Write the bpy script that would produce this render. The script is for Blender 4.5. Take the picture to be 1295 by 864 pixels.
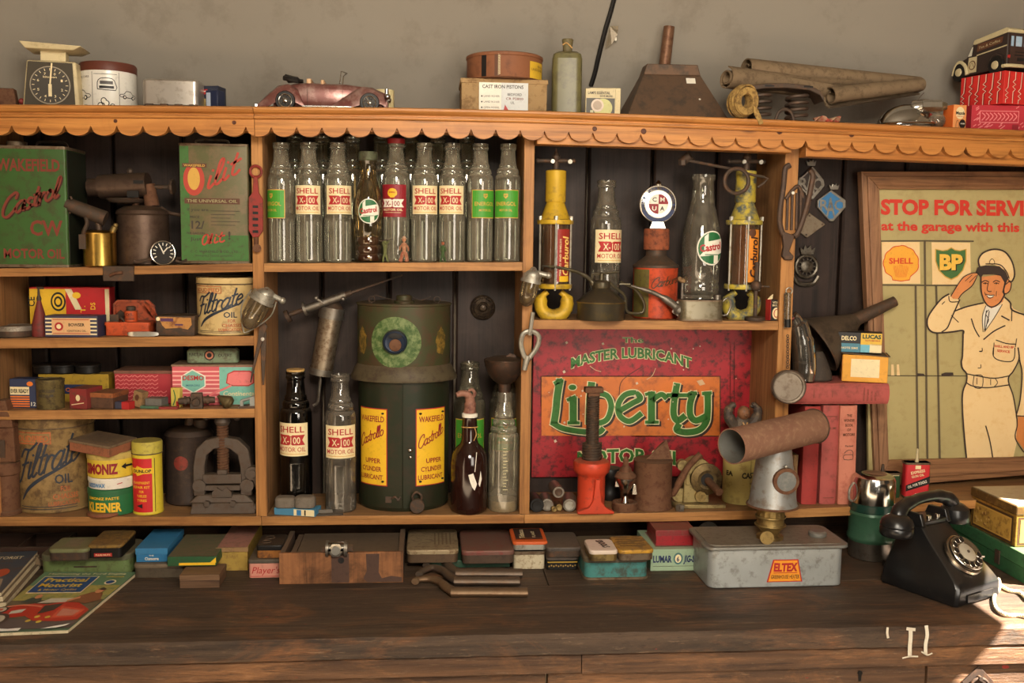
import bpy, bmesh, math, random
from mathutils import Vector, Matrix, Euler
from math import sin, cos, pi, radians as R
for _o in list(bpy.data.objects): bpy.data.objects.remove(_o)
SC = bpy.context.scene
COL = SC.collection
# ---------------------------------------------------------------- camera
FPX, CX, CY = 1250.0, 647.5, 432.0
CAM_LOC = Vector((0.0, -2.7, 1.80))
_cam = bpy.data.cameras.new('camera'); CAM = bpy.data.objects.new('camera', _cam); COL.objects.link(CAM)
_cam.sensor_width = 36.0; _cam.lens = 36.0*FPX/1295.0; _cam.clip_start = .02
CAM_R = Matrix.Rotation(R(-4.8), 3, 'Z') @ Matrix.Rotation(R(90-5.9), 3, 'X') @ Matrix.Rotation(R(0.73), 3, 'Z')
CAM.matrix_world = Matrix.Translation(CAM_LOC) @ CAM_R.to_4x4()
SC.camera = CAM
# ---------------------------------------------------------------- world, sun, lamps, exposure
W = bpy.data.worlds.new('world'); SC.world = W; W.use_nodes = True
_bg = W.node_tree.nodes['Background']; _bg.inputs[0].default_value = (1.0, .80, .60, 1); _bg.inputs[1].default_value = .05
def lamp(name, kind, loc, target, energy, color, **kw):
    l = bpy.data.lights.new(name, kind); l.energy = energy; l.color = color
    for k, v in kw.items(): setattr(l, k, v)
    o = bpy.data.objects.new(name, l); COL.objects.link(o); o.location = loc
    o.rotation_euler = (Vector(target)-Vector(loc)).to_track_quat('-Z', 'Y').to_euler(); return o
lamp('softbox_lamp', 'AREA', (.15, -2.7, 2.62), (.15, .1, 1.35), 66, (1, .89, .73), shape='RECTANGLE', size=.7, size_y=.6)
lamp('doorway_light', 'AREA', (1.1, -3.0, 1.75), (.5, 0.1, 1.3), 36, (1, .90, .76), shape='RECTANGLE', size=.9, size_y=1.4)
SUN = lamp('sun', 'SUN', (2.7, -.95, 2.4), (1.5, -.35, .9), 70.0, (1, .93, .82), angle=R(.6))
SC.view_settings.view_transform = 'Standard'; SC.view_settings.look = 'None'
SC.view_settings.exposure = 0.0; SC.view_settings.gamma = 1.0; SC.view_settings.use_curve_mapping = False
SC.cycles.max_bounces = 8; SC.cycles.transparent_max_bounces = 40; SC.cycles.use_denoising = True
# ---------------------------------------------------------------- pixel <-> world
def ray(px, py): return CAM_R @ Vector(((px-CX)/FPX, (CY-py)/FPX, -1.0))
def P(px, py, Y=0.0):
    d = ray(px, py); return CAM_LOC + d*((Y-CAM_LOC.y)/d.y)
def PZ(px, py, Z):
    d = ray(px, py); return CAM_LOC + d*((Z-CAM_LOC.z)/d.z)
def KM(p):                                    # metres per pixel at a world point
    return abs((CAM_R.inverted() @ (Vector(p)-CAM_LOC)).z)/FPX
def proj(p):
    c = CAM_R.inverted() @ (Vector(p)-CAM_LOC); return (CX+FPX*c.x/-c.z, CY-FPX*c.y/-c.z)
# ---------------------------------------------------------------- materials
def lin(c):
    c = tuple(v/255.0 for v in c)
    return tuple((v/12.92 if v <= .04045 else ((v+.055)/1.055)**2.4) for v in c)+(1,)
_MC = {}
class NT:
    def __init__(s, name):
        s.m = bpy.data.materials.new(name); s.m.use_nodes = True; s.t = s.m.node_tree; s.n = s.t.nodes
        s.b = s.n['Principled BSDF']; s.out = s.n['Material Output']
    def add(s, typ, **kw):
        n = s.n.new(typ)
        for k, v in kw.items(): setattr(n, k, v)
        return n
    def link(s, a, b): s.t.links.new(a, b)
    def vec(s, scale=(1, 1, 1), rnd=True):
        tc = s.add('ShaderNodeTexCoord'); mp = s.add('ShaderNodeMapping'); mp.inputs['Scale'].default_value = scale
        s.link(tc.outputs['Object'], mp.inputs[0])
        if rnd:
            oi = s.add('ShaderNodeObjectInfo'); ml = s.add('ShaderNodeMath', operation='MULTIPLY'); ml.inputs[1].default_value = 17.0
            s.link(oi.outputs['Random'], ml.inputs[0]); s.link(ml.outputs[0], mp.inputs['Location'])
        return mp.outputs[0]
    def noise(s, v, scale, detail=6, rough=.6, dist=0):
        n = s.add('ShaderNodeTexNoise'); n.inputs['Scale'].default_value = scale; n.inputs['Detail'].default_value = detail
        n.inputs['Roughness'].default_value = rough; n.inputs['Distortion'].default_value = dist; s.link(v, n.inputs['Vector']); return n.outputs['Fac']
    def rng(s, f, a, b, c=0, d=1):
        n = s.add('ShaderNodeMapRange'); n.inputs[1].default_value = a; n.inputs[2].default_value = b; n.inputs[3].default_value = c; n.inputs[4].default_value = d
        s.link(f, n.inputs[0]); return n.outputs[0]
    def mul(s, a, b):
        n = s.add('ShaderNodeMath', operation='MULTIPLY'); s.link(a, n.inputs[0])
        if isinstance(b, (int, float)): n.inputs[1].default_value = b
        else: s.link(b, n.inputs[1])
        return n.outputs[0]
    def mix(s, f, a, b):
        n = s.add('ShaderNodeMix', data_type='RGBA')
        if isinstance(f, (int, float)): n.inputs[0].default_value = f
        else: s.link(f, n.inputs[0])
        for i, c in ((6, a), (7, b)):
            if isinstance(c, tuple): n.inputs[i].default_value = c
            else: s.link(c, n.inputs[i])
        return n.outputs[2]
    def dust(s, col, amt, dc=(104, 88, 70)):
        if amt <= 0: return col
        g = s.add('ShaderNodeNewGeometry'); sp = s.add('ShaderNodeSeparateXYZ'); s.link(g.outputs['Normal'], sp.inputs[0])
        f = s.mul(s.rng(sp.outputs[2], .35, 1.0), amt)
        return s.mix(f, col, lin(dc))
    def bump(s, f, st, dist=.002):
        b = s.add('ShaderNodeBump'); b.inputs['Strength'].default_value = st; b.inputs['Distance'].default_value = dist
        s.link(f, b.inputs['Height']); s.link(b.outputs[0], s.b.inputs['Normal'])
    def fin(s, col, rough, metal=0, spec=.35):
        if isinstance(col, tuple): s.b.inputs['Base Color'].default_value = col
        else: s.link(col, s.b.inputs['Base Color'])
        s.b.inputs['Roughness'].default_value = rough; s.b.inputs['Metallic'].default_value = metal
        s.b.inputs['Specular IOR Level'].default_value = spec
        return s.m
def aged(col, dirt=(60, 42, 30), amt=.35, rough=.6, metal=0, scale=60, bump=.25, dust=.35, big=12, spec=.3):
    """painted / metal / card surface: worn colour, dirt patches, dust on what faces up"""
    key = ('aged', col, dirt, amt, rough, metal, scale, bump, dust, big, spec)
    if key in _MC: return _MC[key]
    s = NT('aged_%d_%d_%d' % col); v = s.vec()
    n1 = s.noise(v, scale, 8, .7); n2 = s.noise(v, big, 4, .6)
    f = s.rng(n1, .57-amt*.18, .70-amt*.15, 0, min(.95, amt*1.7))
    c = s.mix(f, lin(col), lin(dirt))
    f2 = s.rng(n2, .38, .72, 0, amt*.75); c = s.mix(f2, c, lin(dirt))
    c = s.dust(c, dust)
    s.bump(n1, bump, .0012)
    _MC[key] = s.fin(c, rough, metal, spec); return s.m
def rusty(col, rust=(120, 74, 48), amt=.5, rough=.55, metal=.6, scale=60, dust=.4, bump=.45):
    return aged(col, rust, amt, rough, metal, scale, bump, dust, 18)
def wood(c1, c2, axis='x', rough=.6, sc=1.0, dust=0.0, dirt=0.0, knots=0, bump=.25, dirtc=(38, 26, 18)):
    key = ('wood', c1, c2, axis, rough, sc, dust, dirt, knots, bump, dirtc)
    if key in _MC: return _MC[key]
    s = NT('wood_%d_%d_%d' % c1); i = 'xyz'.index(axis)
    q = [34*sc]*3; q[i] = 1.6*sc; v = s.vec(tuple(q))
    n = s.noise(v, 1.0, 6, .62, .9); q2 = [150*sc]*3; q2[i] = 5*sc; v2 = s.vec(tuple(q2)); n2 = s.noise(v2, 1.0, 4, .7)
    c = s.mix(s.rng(n, .3, .7), lin(c1), lin(c2))
    c = s.mix(s.rng(n2, .48, .70, 0, .75), c, tuple(x*.4 for x in lin(c2)[:3])+(1,))
    if knots:
        vo = s.add('ShaderNodeTexVoronoi'); q3 = [9.0]*3; q3[i] = 5.0; s.link(s.vec(tuple(q3)), vo.inputs['Vector']); vo.inputs['Scale'].default_value = knots
        c = s.mix(s.rng(vo.outputs['Distance'], .07, .15, .9, 0), c, lin((74, 38, 18)))
    if dirt:
        v3 = s.vec((1, 1, 1)); d = s.noise(v3, 7, 8, .68, .6)
        c = s.mix(s.rng(d, .60-dirt*.25, .72-dirt*.1, 0, min(1, dirt*1.1)), c, lin(dirtc))
    c = s.dust(c, dust)
    s.bump(n2, bump, .002)
    _MC[key] = s.fin(c, rough, 0, .3); return s.m
def benchwood(c1, c2, wear, name):
    s = NT(name); v = s.vec((1.5, 30, 30), False); n = s.noise(v, 1, 8, .7, 1.0); v2 = s.vec((14, 160, 160), False); n2 = s.noise(v2, 1, 6, .75)
    c = s.mix(s.rng(n, .32, .66), lin(c1), lin(c2))
    b = s.noise(s.vec((3, 7, 7), False), 1, 8, .7, .8); c = s.mix(s.mul(s.rng(b, .50, .66, 0, .9), s.rng(n2, .38, .62, .2, 1)), c, lin(wear))
    c = s.mix(s.rng(n2, .58, .70, 0, .55), c, lin((150, 124, 98))); c = s.mix(s.rng(n2, .30, .42, .75, 0), c, lin((24, 18, 14)))
    r = s.noise(s.vec((22, 60, 60), False), 1, 3, .5); c = s.mix(s.rng(r, .735, .76, 0, .8), c, lin((150, 40, 36)))
    s.bump(n2, .8, .004); return s.fin(c, .58, 0, .35)
def flat(col, rough=.5, metal=0, spec=.4, wear=.12, wc=(70, 50, 36)):
    return aged(col, wc, wear, rough, metal, 90, .05, 0, 25, spec)
def chrome(col=(200, 196, 188), rough=.2, amt=.15): return aged(col, (90, 70, 50), amt, rough, 1.0, 50, .08, .12)
def glass(tint=(236, 238, 226), haze=.2, dustc=(186, 174, 152), edge=.6, rough=.06):
    """thin dusty bottle glass: clear face on, milky and darker towards its own rim, sharp highlights"""
    key = ('glass', tint, haze, dustc, edge, rough)
    if key in _MC: return _MC[key]
    s = NT('glass_%d' % len(_MC)); s.n.remove(s.b)
    lw = s.add('ShaderNodeLayerWeight'); lw.inputs[0].default_value = .5
    tr = s.add('ShaderNodeBsdfTransparent'); gl = s.add('ShaderNodeBsdfGlossy'); df = s.add('ShaderNodeBsdfDiffuse')
    tc = lin(tint); s.link(s.mix(s.rng(lw.outputs['Facing'], .35, .98, 0, 1), tc, tuple(x*.5 for x in tc[:3])+(1,)), tr.inputs[0])
    gl.inputs['Roughness'].default_value = rough; df.inputs[0].default_value = lin(dustc)
    v = s.vec(); n = s.noise(v, 26, 6, .7)
    h = s.rng(n, .35, .75, haze*.4, haze*1.8)
    a = s.add('ShaderNodeMath', operation='ADD'); s.link(h, a.inputs[0]); s.link(s.rng(lw.outputs['Facing'], .4, 1, 0, edge*.35), a.inputs[1])
    g = s.add('ShaderNodeNewGeometry'); sp = s.add('ShaderNodeSeparateXYZ'); s.link(g.outputs['Normal'], sp.inputs[0])
    a2 = s.add('ShaderNodeMath', operation='ADD'); s.link(a.outputs[0], a2.inputs[0]); s.link(s.rng(sp.outputs[2], .2, .9, 0, .22), a2.inputs[1])
    m1 = s.add('ShaderNodeMixShader'); s.link(a2.outputs[0], m1.inputs[0]); s.link(tr.outputs[0], m1.inputs[1]); s.link(df.outputs[0], m1.inputs[2])
    m2 = s.add('ShaderNodeMixShader'); s.link(s.rng(lw.outputs['Fresnel'], 0, 1, .02, .62), m2.inputs[0]); s.link(m1.outputs[0], m2.inputs[1]); s.link(gl.outputs[0], m2.inputs[2])
    b = s.add('ShaderNodeBump'); b.inputs['Strength'].default_value = .12; b.inputs['Distance'].default_value = .002; s.link(n, b.inputs['Height']); s.link(b.outputs[0], gl.inputs['Normal'])
    s.link(m2.outputs[0], s.out.inputs[0]); _MC[key] = s.m; return s.m
# ---------------------------------------------------------------- mesh builder (pixel-sized units of the thing's own depth)
def catmull(pts, n=6, closed=False):
    pts = [Vector(p) for p in pts]; m = len(pts)
    if m < 3: return pts
    out = []
    rngi = range(m) if closed else range(m-1)
    for i in rngi:
        g = (lambda j: pts[j % m]) if closed else (lambda j: pts[max(0, min(m-1, j))])
        a, b, c, d = g(i-1), g(i), g(i+1), g(i+2)
        for j in range(n):
            t = j/n; out.append(.5*((2*b)+(c-a)*t+(2*a-5*b+4*c-d)*t*t+(3*b-a-3*c+d)*t**3))
    if not closed: out.append(pts[-1])
    return out
class MB:
    def __init__(s): s.v = []; s.f = []
    def _a(s, vs, fs):
        o = len(s.v); s.v += [tuple(p) for p in vs]; s.f += [tuple(i+o for i in f) for f in fs]; return s
    def hexa(s, p):   # 8 points, bottom ring then top ring
        return s._a(p, [(3, 2, 1, 0), (4, 5, 6, 7), (0, 1, 5, 4), (1, 2, 6, 5), (2, 3, 7, 6), (3, 0, 4, 7)])
    def box(s, x0, x1, y0, y1, z0, z1, tx=0, ty=0):
        return s.hexa([(x0, y0, z0), (x1, y0, z0), (x1, y1, z0), (x0, y1, z0), (x0+tx, y0+ty, z1), (x1-tx, y0+ty, z1), (x1-tx, y1-ty, z1), (x0+tx, y1-ty, z1)])
    def rbox(s, x0, x1, y0, y1, z0, z1, r, n=4, top=0):  # plan with rounded corners; top: inset of the upper rim
        pl = []
        for cx, cy, a0 in ((x1-r, y1-r, 0), (x0+r, y1-r, 90), (x0+r, y0+r, 180), (x1-r, y0+r, 270)):
            for i in range(n+1): a = R(a0+90*i/n); pl.append((cx+r*cos(a), cy+r*sin(a)))
        if top: return s.loft([[(x, y, z0) for x, y in pl], [(x, y, z1-top) for x, y in pl], [((x-(x0+x1)/2)*(1-2*top/(x1-x0))+(x0+x1)/2, (y-(y0+y1)/2)*(1-2*top/(y1-y0))+(y0+y1)/2, z1) for x, y in pl]])
        return s.prism(pl, z0, z1)
    def prism(s, pl, z0, z1):
        return s.loft([[(x, y, z0) for x, y in pl], [(x, y, z1) for x, y in pl]])
    def plate(s, pl, y0, y1):    # outline given in x,z; thickness along y
        n = len(pl)
        return s._a([(x, y0, z) for x, z in pl]+[(x, y1, z) for x, z in pl], [tuple(range(n)), tuple(range(2*n-1, n-1, -1))]+[(i, n+i, n+(i+1) % n, (i+1) % n) for i in range(n)])
    def loft(s, rings, cap=True):
        n = len(rings[0]); vs = [p for r in rings for p in r]; fs = []
        for k in range(len(rings)-1):
            for i in range(n): fs.append((k*n+i, k*n+(i+1) % n, (k+1)*n+(i+1) % n, (k+1)*n+i))
        if cap: fs += [tuple(range(n-1, -1, -1)), tuple((len(rings)-1)*n+i for i in range(n))]
        return s._a(vs, fs)
    def lathe(s, prof, cx=0, cy=0, cz=0, seg=24, axis=(0, 0, 1), cap=True, flute=None, sx=1, sy=1):
        ax = Vector(axis).normalized(); q = Vector((0, 0, 1)).rotation_difference(ax); rings = []
        for r, z in prof:
            ring = []
            for i in range(seg):
                a = 2*pi*i/seg; rr = max(r, .001)
                if flute and flute[0] <= z <= flute[1]: rr *= 1-flute[2]*(i % 2)
                p = q @ Vector((rr*cos(a)*sx, rr*sin(a)*sy, z)); ring.append((p.x+cx, p.y+cy, p.z+cz))
            rings.append(ring)
        return s.loft(rings, cap)
    def cyl(s, x, y, z0, z1, r, seg=20, r2=None): return s.lathe([(r, z0), (r2 or r, z1)], x, y, 0, seg)
    def rod(s, a, b, r, seg=12, r2=None):
        a = Vector(a); d = Vector(b)-a; return s.lathe([(r, 0), (r if r2 is None else r2, d.length)], a.x, a.y, a.z, seg, d)
    def sph(s, x, y, z, r, seg=14, sz=1, n=8, axis=(0, 0, 1), sy=1):
        return s.lathe([(r*sin(pi*i/n), -r*cos(pi*i/n)*sz) for i in range(n+1)], x, y, z, seg, axis, sy=sy)
    def tube(s, pts, r, seg=8, n=5, closed=False, smooth=True, cap=True):
        P_ = catmull(pts, n, closed) if smooth else [Vector(p) for p in pts]; m = len(P_); rings = []; up = None
        for i, p in enumerate(P_):
            d = (P_[(i+1) % m]-P_[i-1]) if (closed or 0 < i < m-1) else (P_[1]-P_[0] if i == 0 else P_[-1]-P_[-2])
            d.normalize()
            if up is None: up = Vector((0, 0, 1)) if abs(d.z) < .9 else Vector((1, 0, 0))
            e = d.cross(up)
            if e.length < 1e-4: e = d.cross(Vector((0, 1, 0)))
            e.normalize(); up = e.cross(d)
            rr = r if not isinstance(r, (list, tuple)) else r[0]+(r[-1]-r[0])*i/(m-1) if len(r) == 2 else r[min(len(r)-1, int(i/(m-1)*(len(r)-1)+.5))]
            rings.append([tuple(p+e*rr*cos(2*pi*j/seg)+up*rr*sin(2*pi*j/seg)) for j in range(seg)])
        if closed: rings.append(rings[0]); cap = False
        return s.loft(rings, cap)
    def ring(s, c, r, t, axis=(0, 1, 0), seg=24, ts=8, sx=1):
        q = Vector((0, 0, 1)).rotation_difference(Vector(axis).normalized())
        return s.tube([tuple(Vector(c)+q @ Vector((r*cos(2*pi*i/seg)*sx, r*sin(2*pi*i/seg), 0))) for i in range(seg)], t, ts, 1, True)
    def spring(s, x, y, z0, z1, r, t, turns, seg=12):
        return s.tube([(x+r*cos(2*pi*i/seg), y+r*sin(2*pi*i/seg), z0+(z1-z0)*i/(turns*seg)) for i in range(int(turns*seg)+1)], t, 6, 1, smooth=False)
    def sheet(s, f, nu, nv, th=0):     # f(u,v)->point ; th>0 gives a thickness through a doubled sheet
        g = [[Vector(f(i/nu, j/nv)) for j in range(nv+1)] for i in range(nu+1)]; o = []
        vs = [tuple(p) for r_ in g for p in r_]; fs = [(i*(nv+1)+j, (i+1)*(nv+1)+j, (i+1)*(nv+1)+j+1, i*(nv+1)+j+1) for i in range(nu) for j in range(nv)]
        return s._a(vs, fs)
    def xf(s, M4, start=0):
        s.v[start:] = [tuple(M4 @ Vector(p)) for p in s.v[start:]]; return s
    def join(s, o, M4=None):
        return s._a([tuple(M4 @ Vector(p)) for p in o.v] if M4 else o.v, o.f)
def rot(a, ax, c=(0, 0, 0)): c = Vector(c); return Matrix.Translation(c) @ Matrix.Rotation(R(a), 4, ax) @ Matrix.Translation(-c)
def mk(name, mb, mat, k=1.0, smooth=True, bev=0, ang=35, solid=0):
    me = bpy.data.meshes.new(name); me.from_pydata([(x*k, y*k, z*k) for x, y, z in mb.v], [], mb.f); me.update()
    me.materials.append(mat); o = bpy.data.objects.new(name, me); COL.objects.link(o)
    if smooth: me.shade_smooth(); me.set_sharp_from_angle(angle=R(ang))
    if solid:
        md = o.modifiers.new('thick', 'SOLIDIFY'); md.thickness = solid*k; md.offset = 0
    if bev:
        md = o.modifiers.new('bevel', 'BEVEL'); md.width = bev*k; md.segments = 2; md.limit_method = 'ANGLE'; md.angle_limit = R(40)
        md.harden_normals = False
    return o
def at(px, Y, Z):
    X = P(px, 432, Y).x
    for _ in range(4): X = P(px, proj((X, Y, Z))[1], Y).x
    return Vector((X, Y, Z))
THINGS = []
class T:
    def __init__(s, name, label, cat, loc, rz=0, group=None, k=None, tilt=None, empty=True):
        s.name, s.label, s.cat, s.group = name, label, cat, group
        s.loc = Vector(loc); s.k = k or KM(loc); s.rz = rz; s.tilt = tilt; s.o = None; THINGS.append(s)
        if empty: s._tag(bpy.data.objects.new(name, None)); COL.objects.link(s.o); s.o.empty_display_size = .02
    def _tag(s, o):
        s.o = o; o.location = s.loc; o.rotation_euler = (R(s.tilt[0]) if s.tilt else 0, R(s.tilt[1]) if s.tilt else 0, R(s.rz))
        o['label'] = s.label; o['category'] = s.cat
        if s.group: o['group'] = s.group
    def part(s, name, mb, mat, parent=None, smooth=True, bev=0, label=None, kind=None, ang=35, solid=0):
        o = mk(name, mb, mat, s.k, smooth, bev, ang, solid); o.parent = parent or s.o
        if label: o['label'] = label
        if kind: o['kind'] = kind
        return o
def solo(name, label, cat, loc, mb, mat, rz=0, group=None, bev=0, tilt=None, smooth=True, k=None, solid=0, ang=35):
    t = T(name, label, cat, loc, rz, group, k, tilt, empty=False)
    o = mk(name, mb, mat, t.k, smooth, bev, ang, solid); t._tag(o); return t
def dup(t, loc, label=None, rz=None, group=None, scale=None, keep=None):
    def cp(o, par):
        c = o.copy(); COL.objects.link(c)
        if par: c.parent = par
        for ch in o.children:
            if keep is None or keep(ch): cp(ch, c)
        return c
    c = cp(t.o, None); c.location = loc
    if label: c['label'] = label
    if rz is not None: c.rotation_euler.z = R(rz)
    if group: c['group'] = group
    if scale: c.scale = (scale,)*3
    n = T.__new__(T); n.__dict__.update(t.__dict__); n.o = c; n.loc = Vector(loc); return n
# ---------------------------------------------------------------- flat print: lettering, labels, badges
_TC = {}
def text_mesh(st, bold=0.0, res=2):
    key = (st, bold, res)
    if key in _TC: return _TC[key]
    cu = bpy.data.curves.new('lettering_source', 'FONT'); cu.body = st; cu.size = 1.0; cu.resolution_u = res; cu.offset = bold; cu.fill_mode = 'FRONT'
    ob = bpy.data.objects.new('lettering_source', cu); me = ob.to_mesh()
    v = [(p.co.x, p.co.y) for p in me.vertices]; f = [tuple(p.vertices) for p in me.polygons]
    ob.to_mesh_clear(); bpy.data.objects.remove(ob); bpy.data.curves.remove(cu)
    x0 = min(p[0] for p in v); x1 = max(p[0] for p in v)
    H = .729
    _TC[key] = ([((x-x0)/(x1-x0), y/H) for x, y in v], f); return _TC[key]
# joined-up hand lettering as strokes; x-height 1, baseline 0 : (advance, strokes)
GL = {
 'a': (1.05, [[(.85, .85), (.5, 1.02), (.12, .75), (.05, .35), (.3, 0), (.65, .15), (.85, .6)], [(.88, 1.0), (.82, .4), (.9, .02), (1.15, .2)]]),
 's': (.8, [[(.05, .1), (.35, .0), (.6, .25), (.35, .5), (.18, .75), (.4, 1.0), (.68, .85)], [(.6, .2), (.85, .2)]]),
 't': (.62, [[(.3, 1.75), (.22, .8), (.25, .15), (.5, .0), (.7, .2)], [(0, 1.08), (.62, 1.12)]]),
 'r': (.68, [[(.12, 1.0), (.12, 0)], [(.12, .6), (.35, .98), (.66, .88)]]),
 'o': (.95, [[(.45, 1.0), (.12, .8), (.05, .35), (.35, 0), (.75, .2), (.82, .7), (.45, 1.0), (.3, .96)]]),
 'l': (.5, [[(.12, .5), (.35, 1.3), (.36, 1.9), (.15, 1.85), (.1, .9), (.12, .15), (.32, .0), (.55, .2)]]),
 'i': (.45, [[(.15, 1.0), (.12, .25), (.25, .0), (.48, .2)], [(.18, 1.42), (.24, 1.36)]]),
 'e': (.85, [[(.1, .5), (.7, .65), (.5, 1.0), (.18, .85), (.05, .4), (.3, 0), (.62, .08), (.88, .3)]]),
 'b': (.95, [[(.12, 1.9), (.1, .1)], [(.12, .65), (.45, 1.0), (.8, .75), (.75, .25), (.4, 0), (.1, .12)]]),
 'y': (.95, [[(.12, 1.0), (.15, .3), (.4, .05), (.7, .35), (.8, 1.0)], [(.8, 1.0), (.75, -.2), (.45, -.65), (.0, -.6), (.1, -.3)]]),
 'u': (1.0, [[(.12, 1.0), (.1, .3), (.35, 0), (.7, .2), (.8, 1.0)], [(.8, 1.0), (.8, .2), (1.02, .1)]]),
 'n': (1.0, [[(.12, 1.0), (.12, 0)], [(.12, .6), (.45, 1.0), (.75, .8), (.75, .15), (1.0, .1)]]),
 'h': (1.0, [[(.12, 1.9), (.12, 0)], [(.12, .6), (.45, 1.0), (.75, .8), (.75, .15), (1.0, .1)]]),
 'd': (1.0, [[(.8, .85), (.45, 1.0), (.1, .7), (.1, .25), (.4, 0), (.75, .2)], [(.82, 1.9), (.8, .1), (1.0, .1)]]),
 'm': (1.4, [[(.12, 1.0), (.12, 0)], [(.12, .7), (.4, 1.0), (.6, .8), (.6, .05)], [(.6, .7), (.9, 1.0), (1.1, .8), (1.12, .15), (1.4, .1)]]),
 'p': (.95, [[(.12, 1.0), (.1, -.7)], [(.12, .65), (.45, 1.0), (.8, .75), (.75, .25), (.4, 0), (.1, .12)]]),
 'C': (1.45, [[(1.25, 1.45), (1.3, 1.9), (.95, 2.05), (.35, 1.7), (.05, .9), (.2, .2), (.7, -.1), (1.2, .2), (1.4, .5)]]),
 'O': (1.6, [[(.8, 2.0), (.25, 1.7), (.05, .9), (.3, .1), (.8, -.1), (1.3, .3), (1.5, 1.1), (1.25, 1.8), (.8, 2.0)]]),
 'F': (1.15, [[(.0, 1.55), (.25, 1.95), (.9, 1.8), (1.45, 2.1)], [(.75, 1.85), (.6, .9), (.45, .15), (.1, .0), (-.1, .3)], [(.3, 1.0), (1.0, 1.05)]]),
 'L': (1.1, [[(.35, 2.0), (.3, .25), (.1, .05)], [(.1, .05), (.5, -.1), (1.2, -.05)]]),
 'P': (1.1, [[(.3, 1.9), (.2, 0)], [(.0, 1.5), (.4, 2.0), (1.0, 1.75), (.85, 1.1), (.3, .95)]]),
 'M': (1.7, [[(.0, .1), (.2, .0), (.45, 1.9), (.8, .3), (1.3, 1.9), (1.4, .15), (1.65, .1)]]),
}
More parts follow.
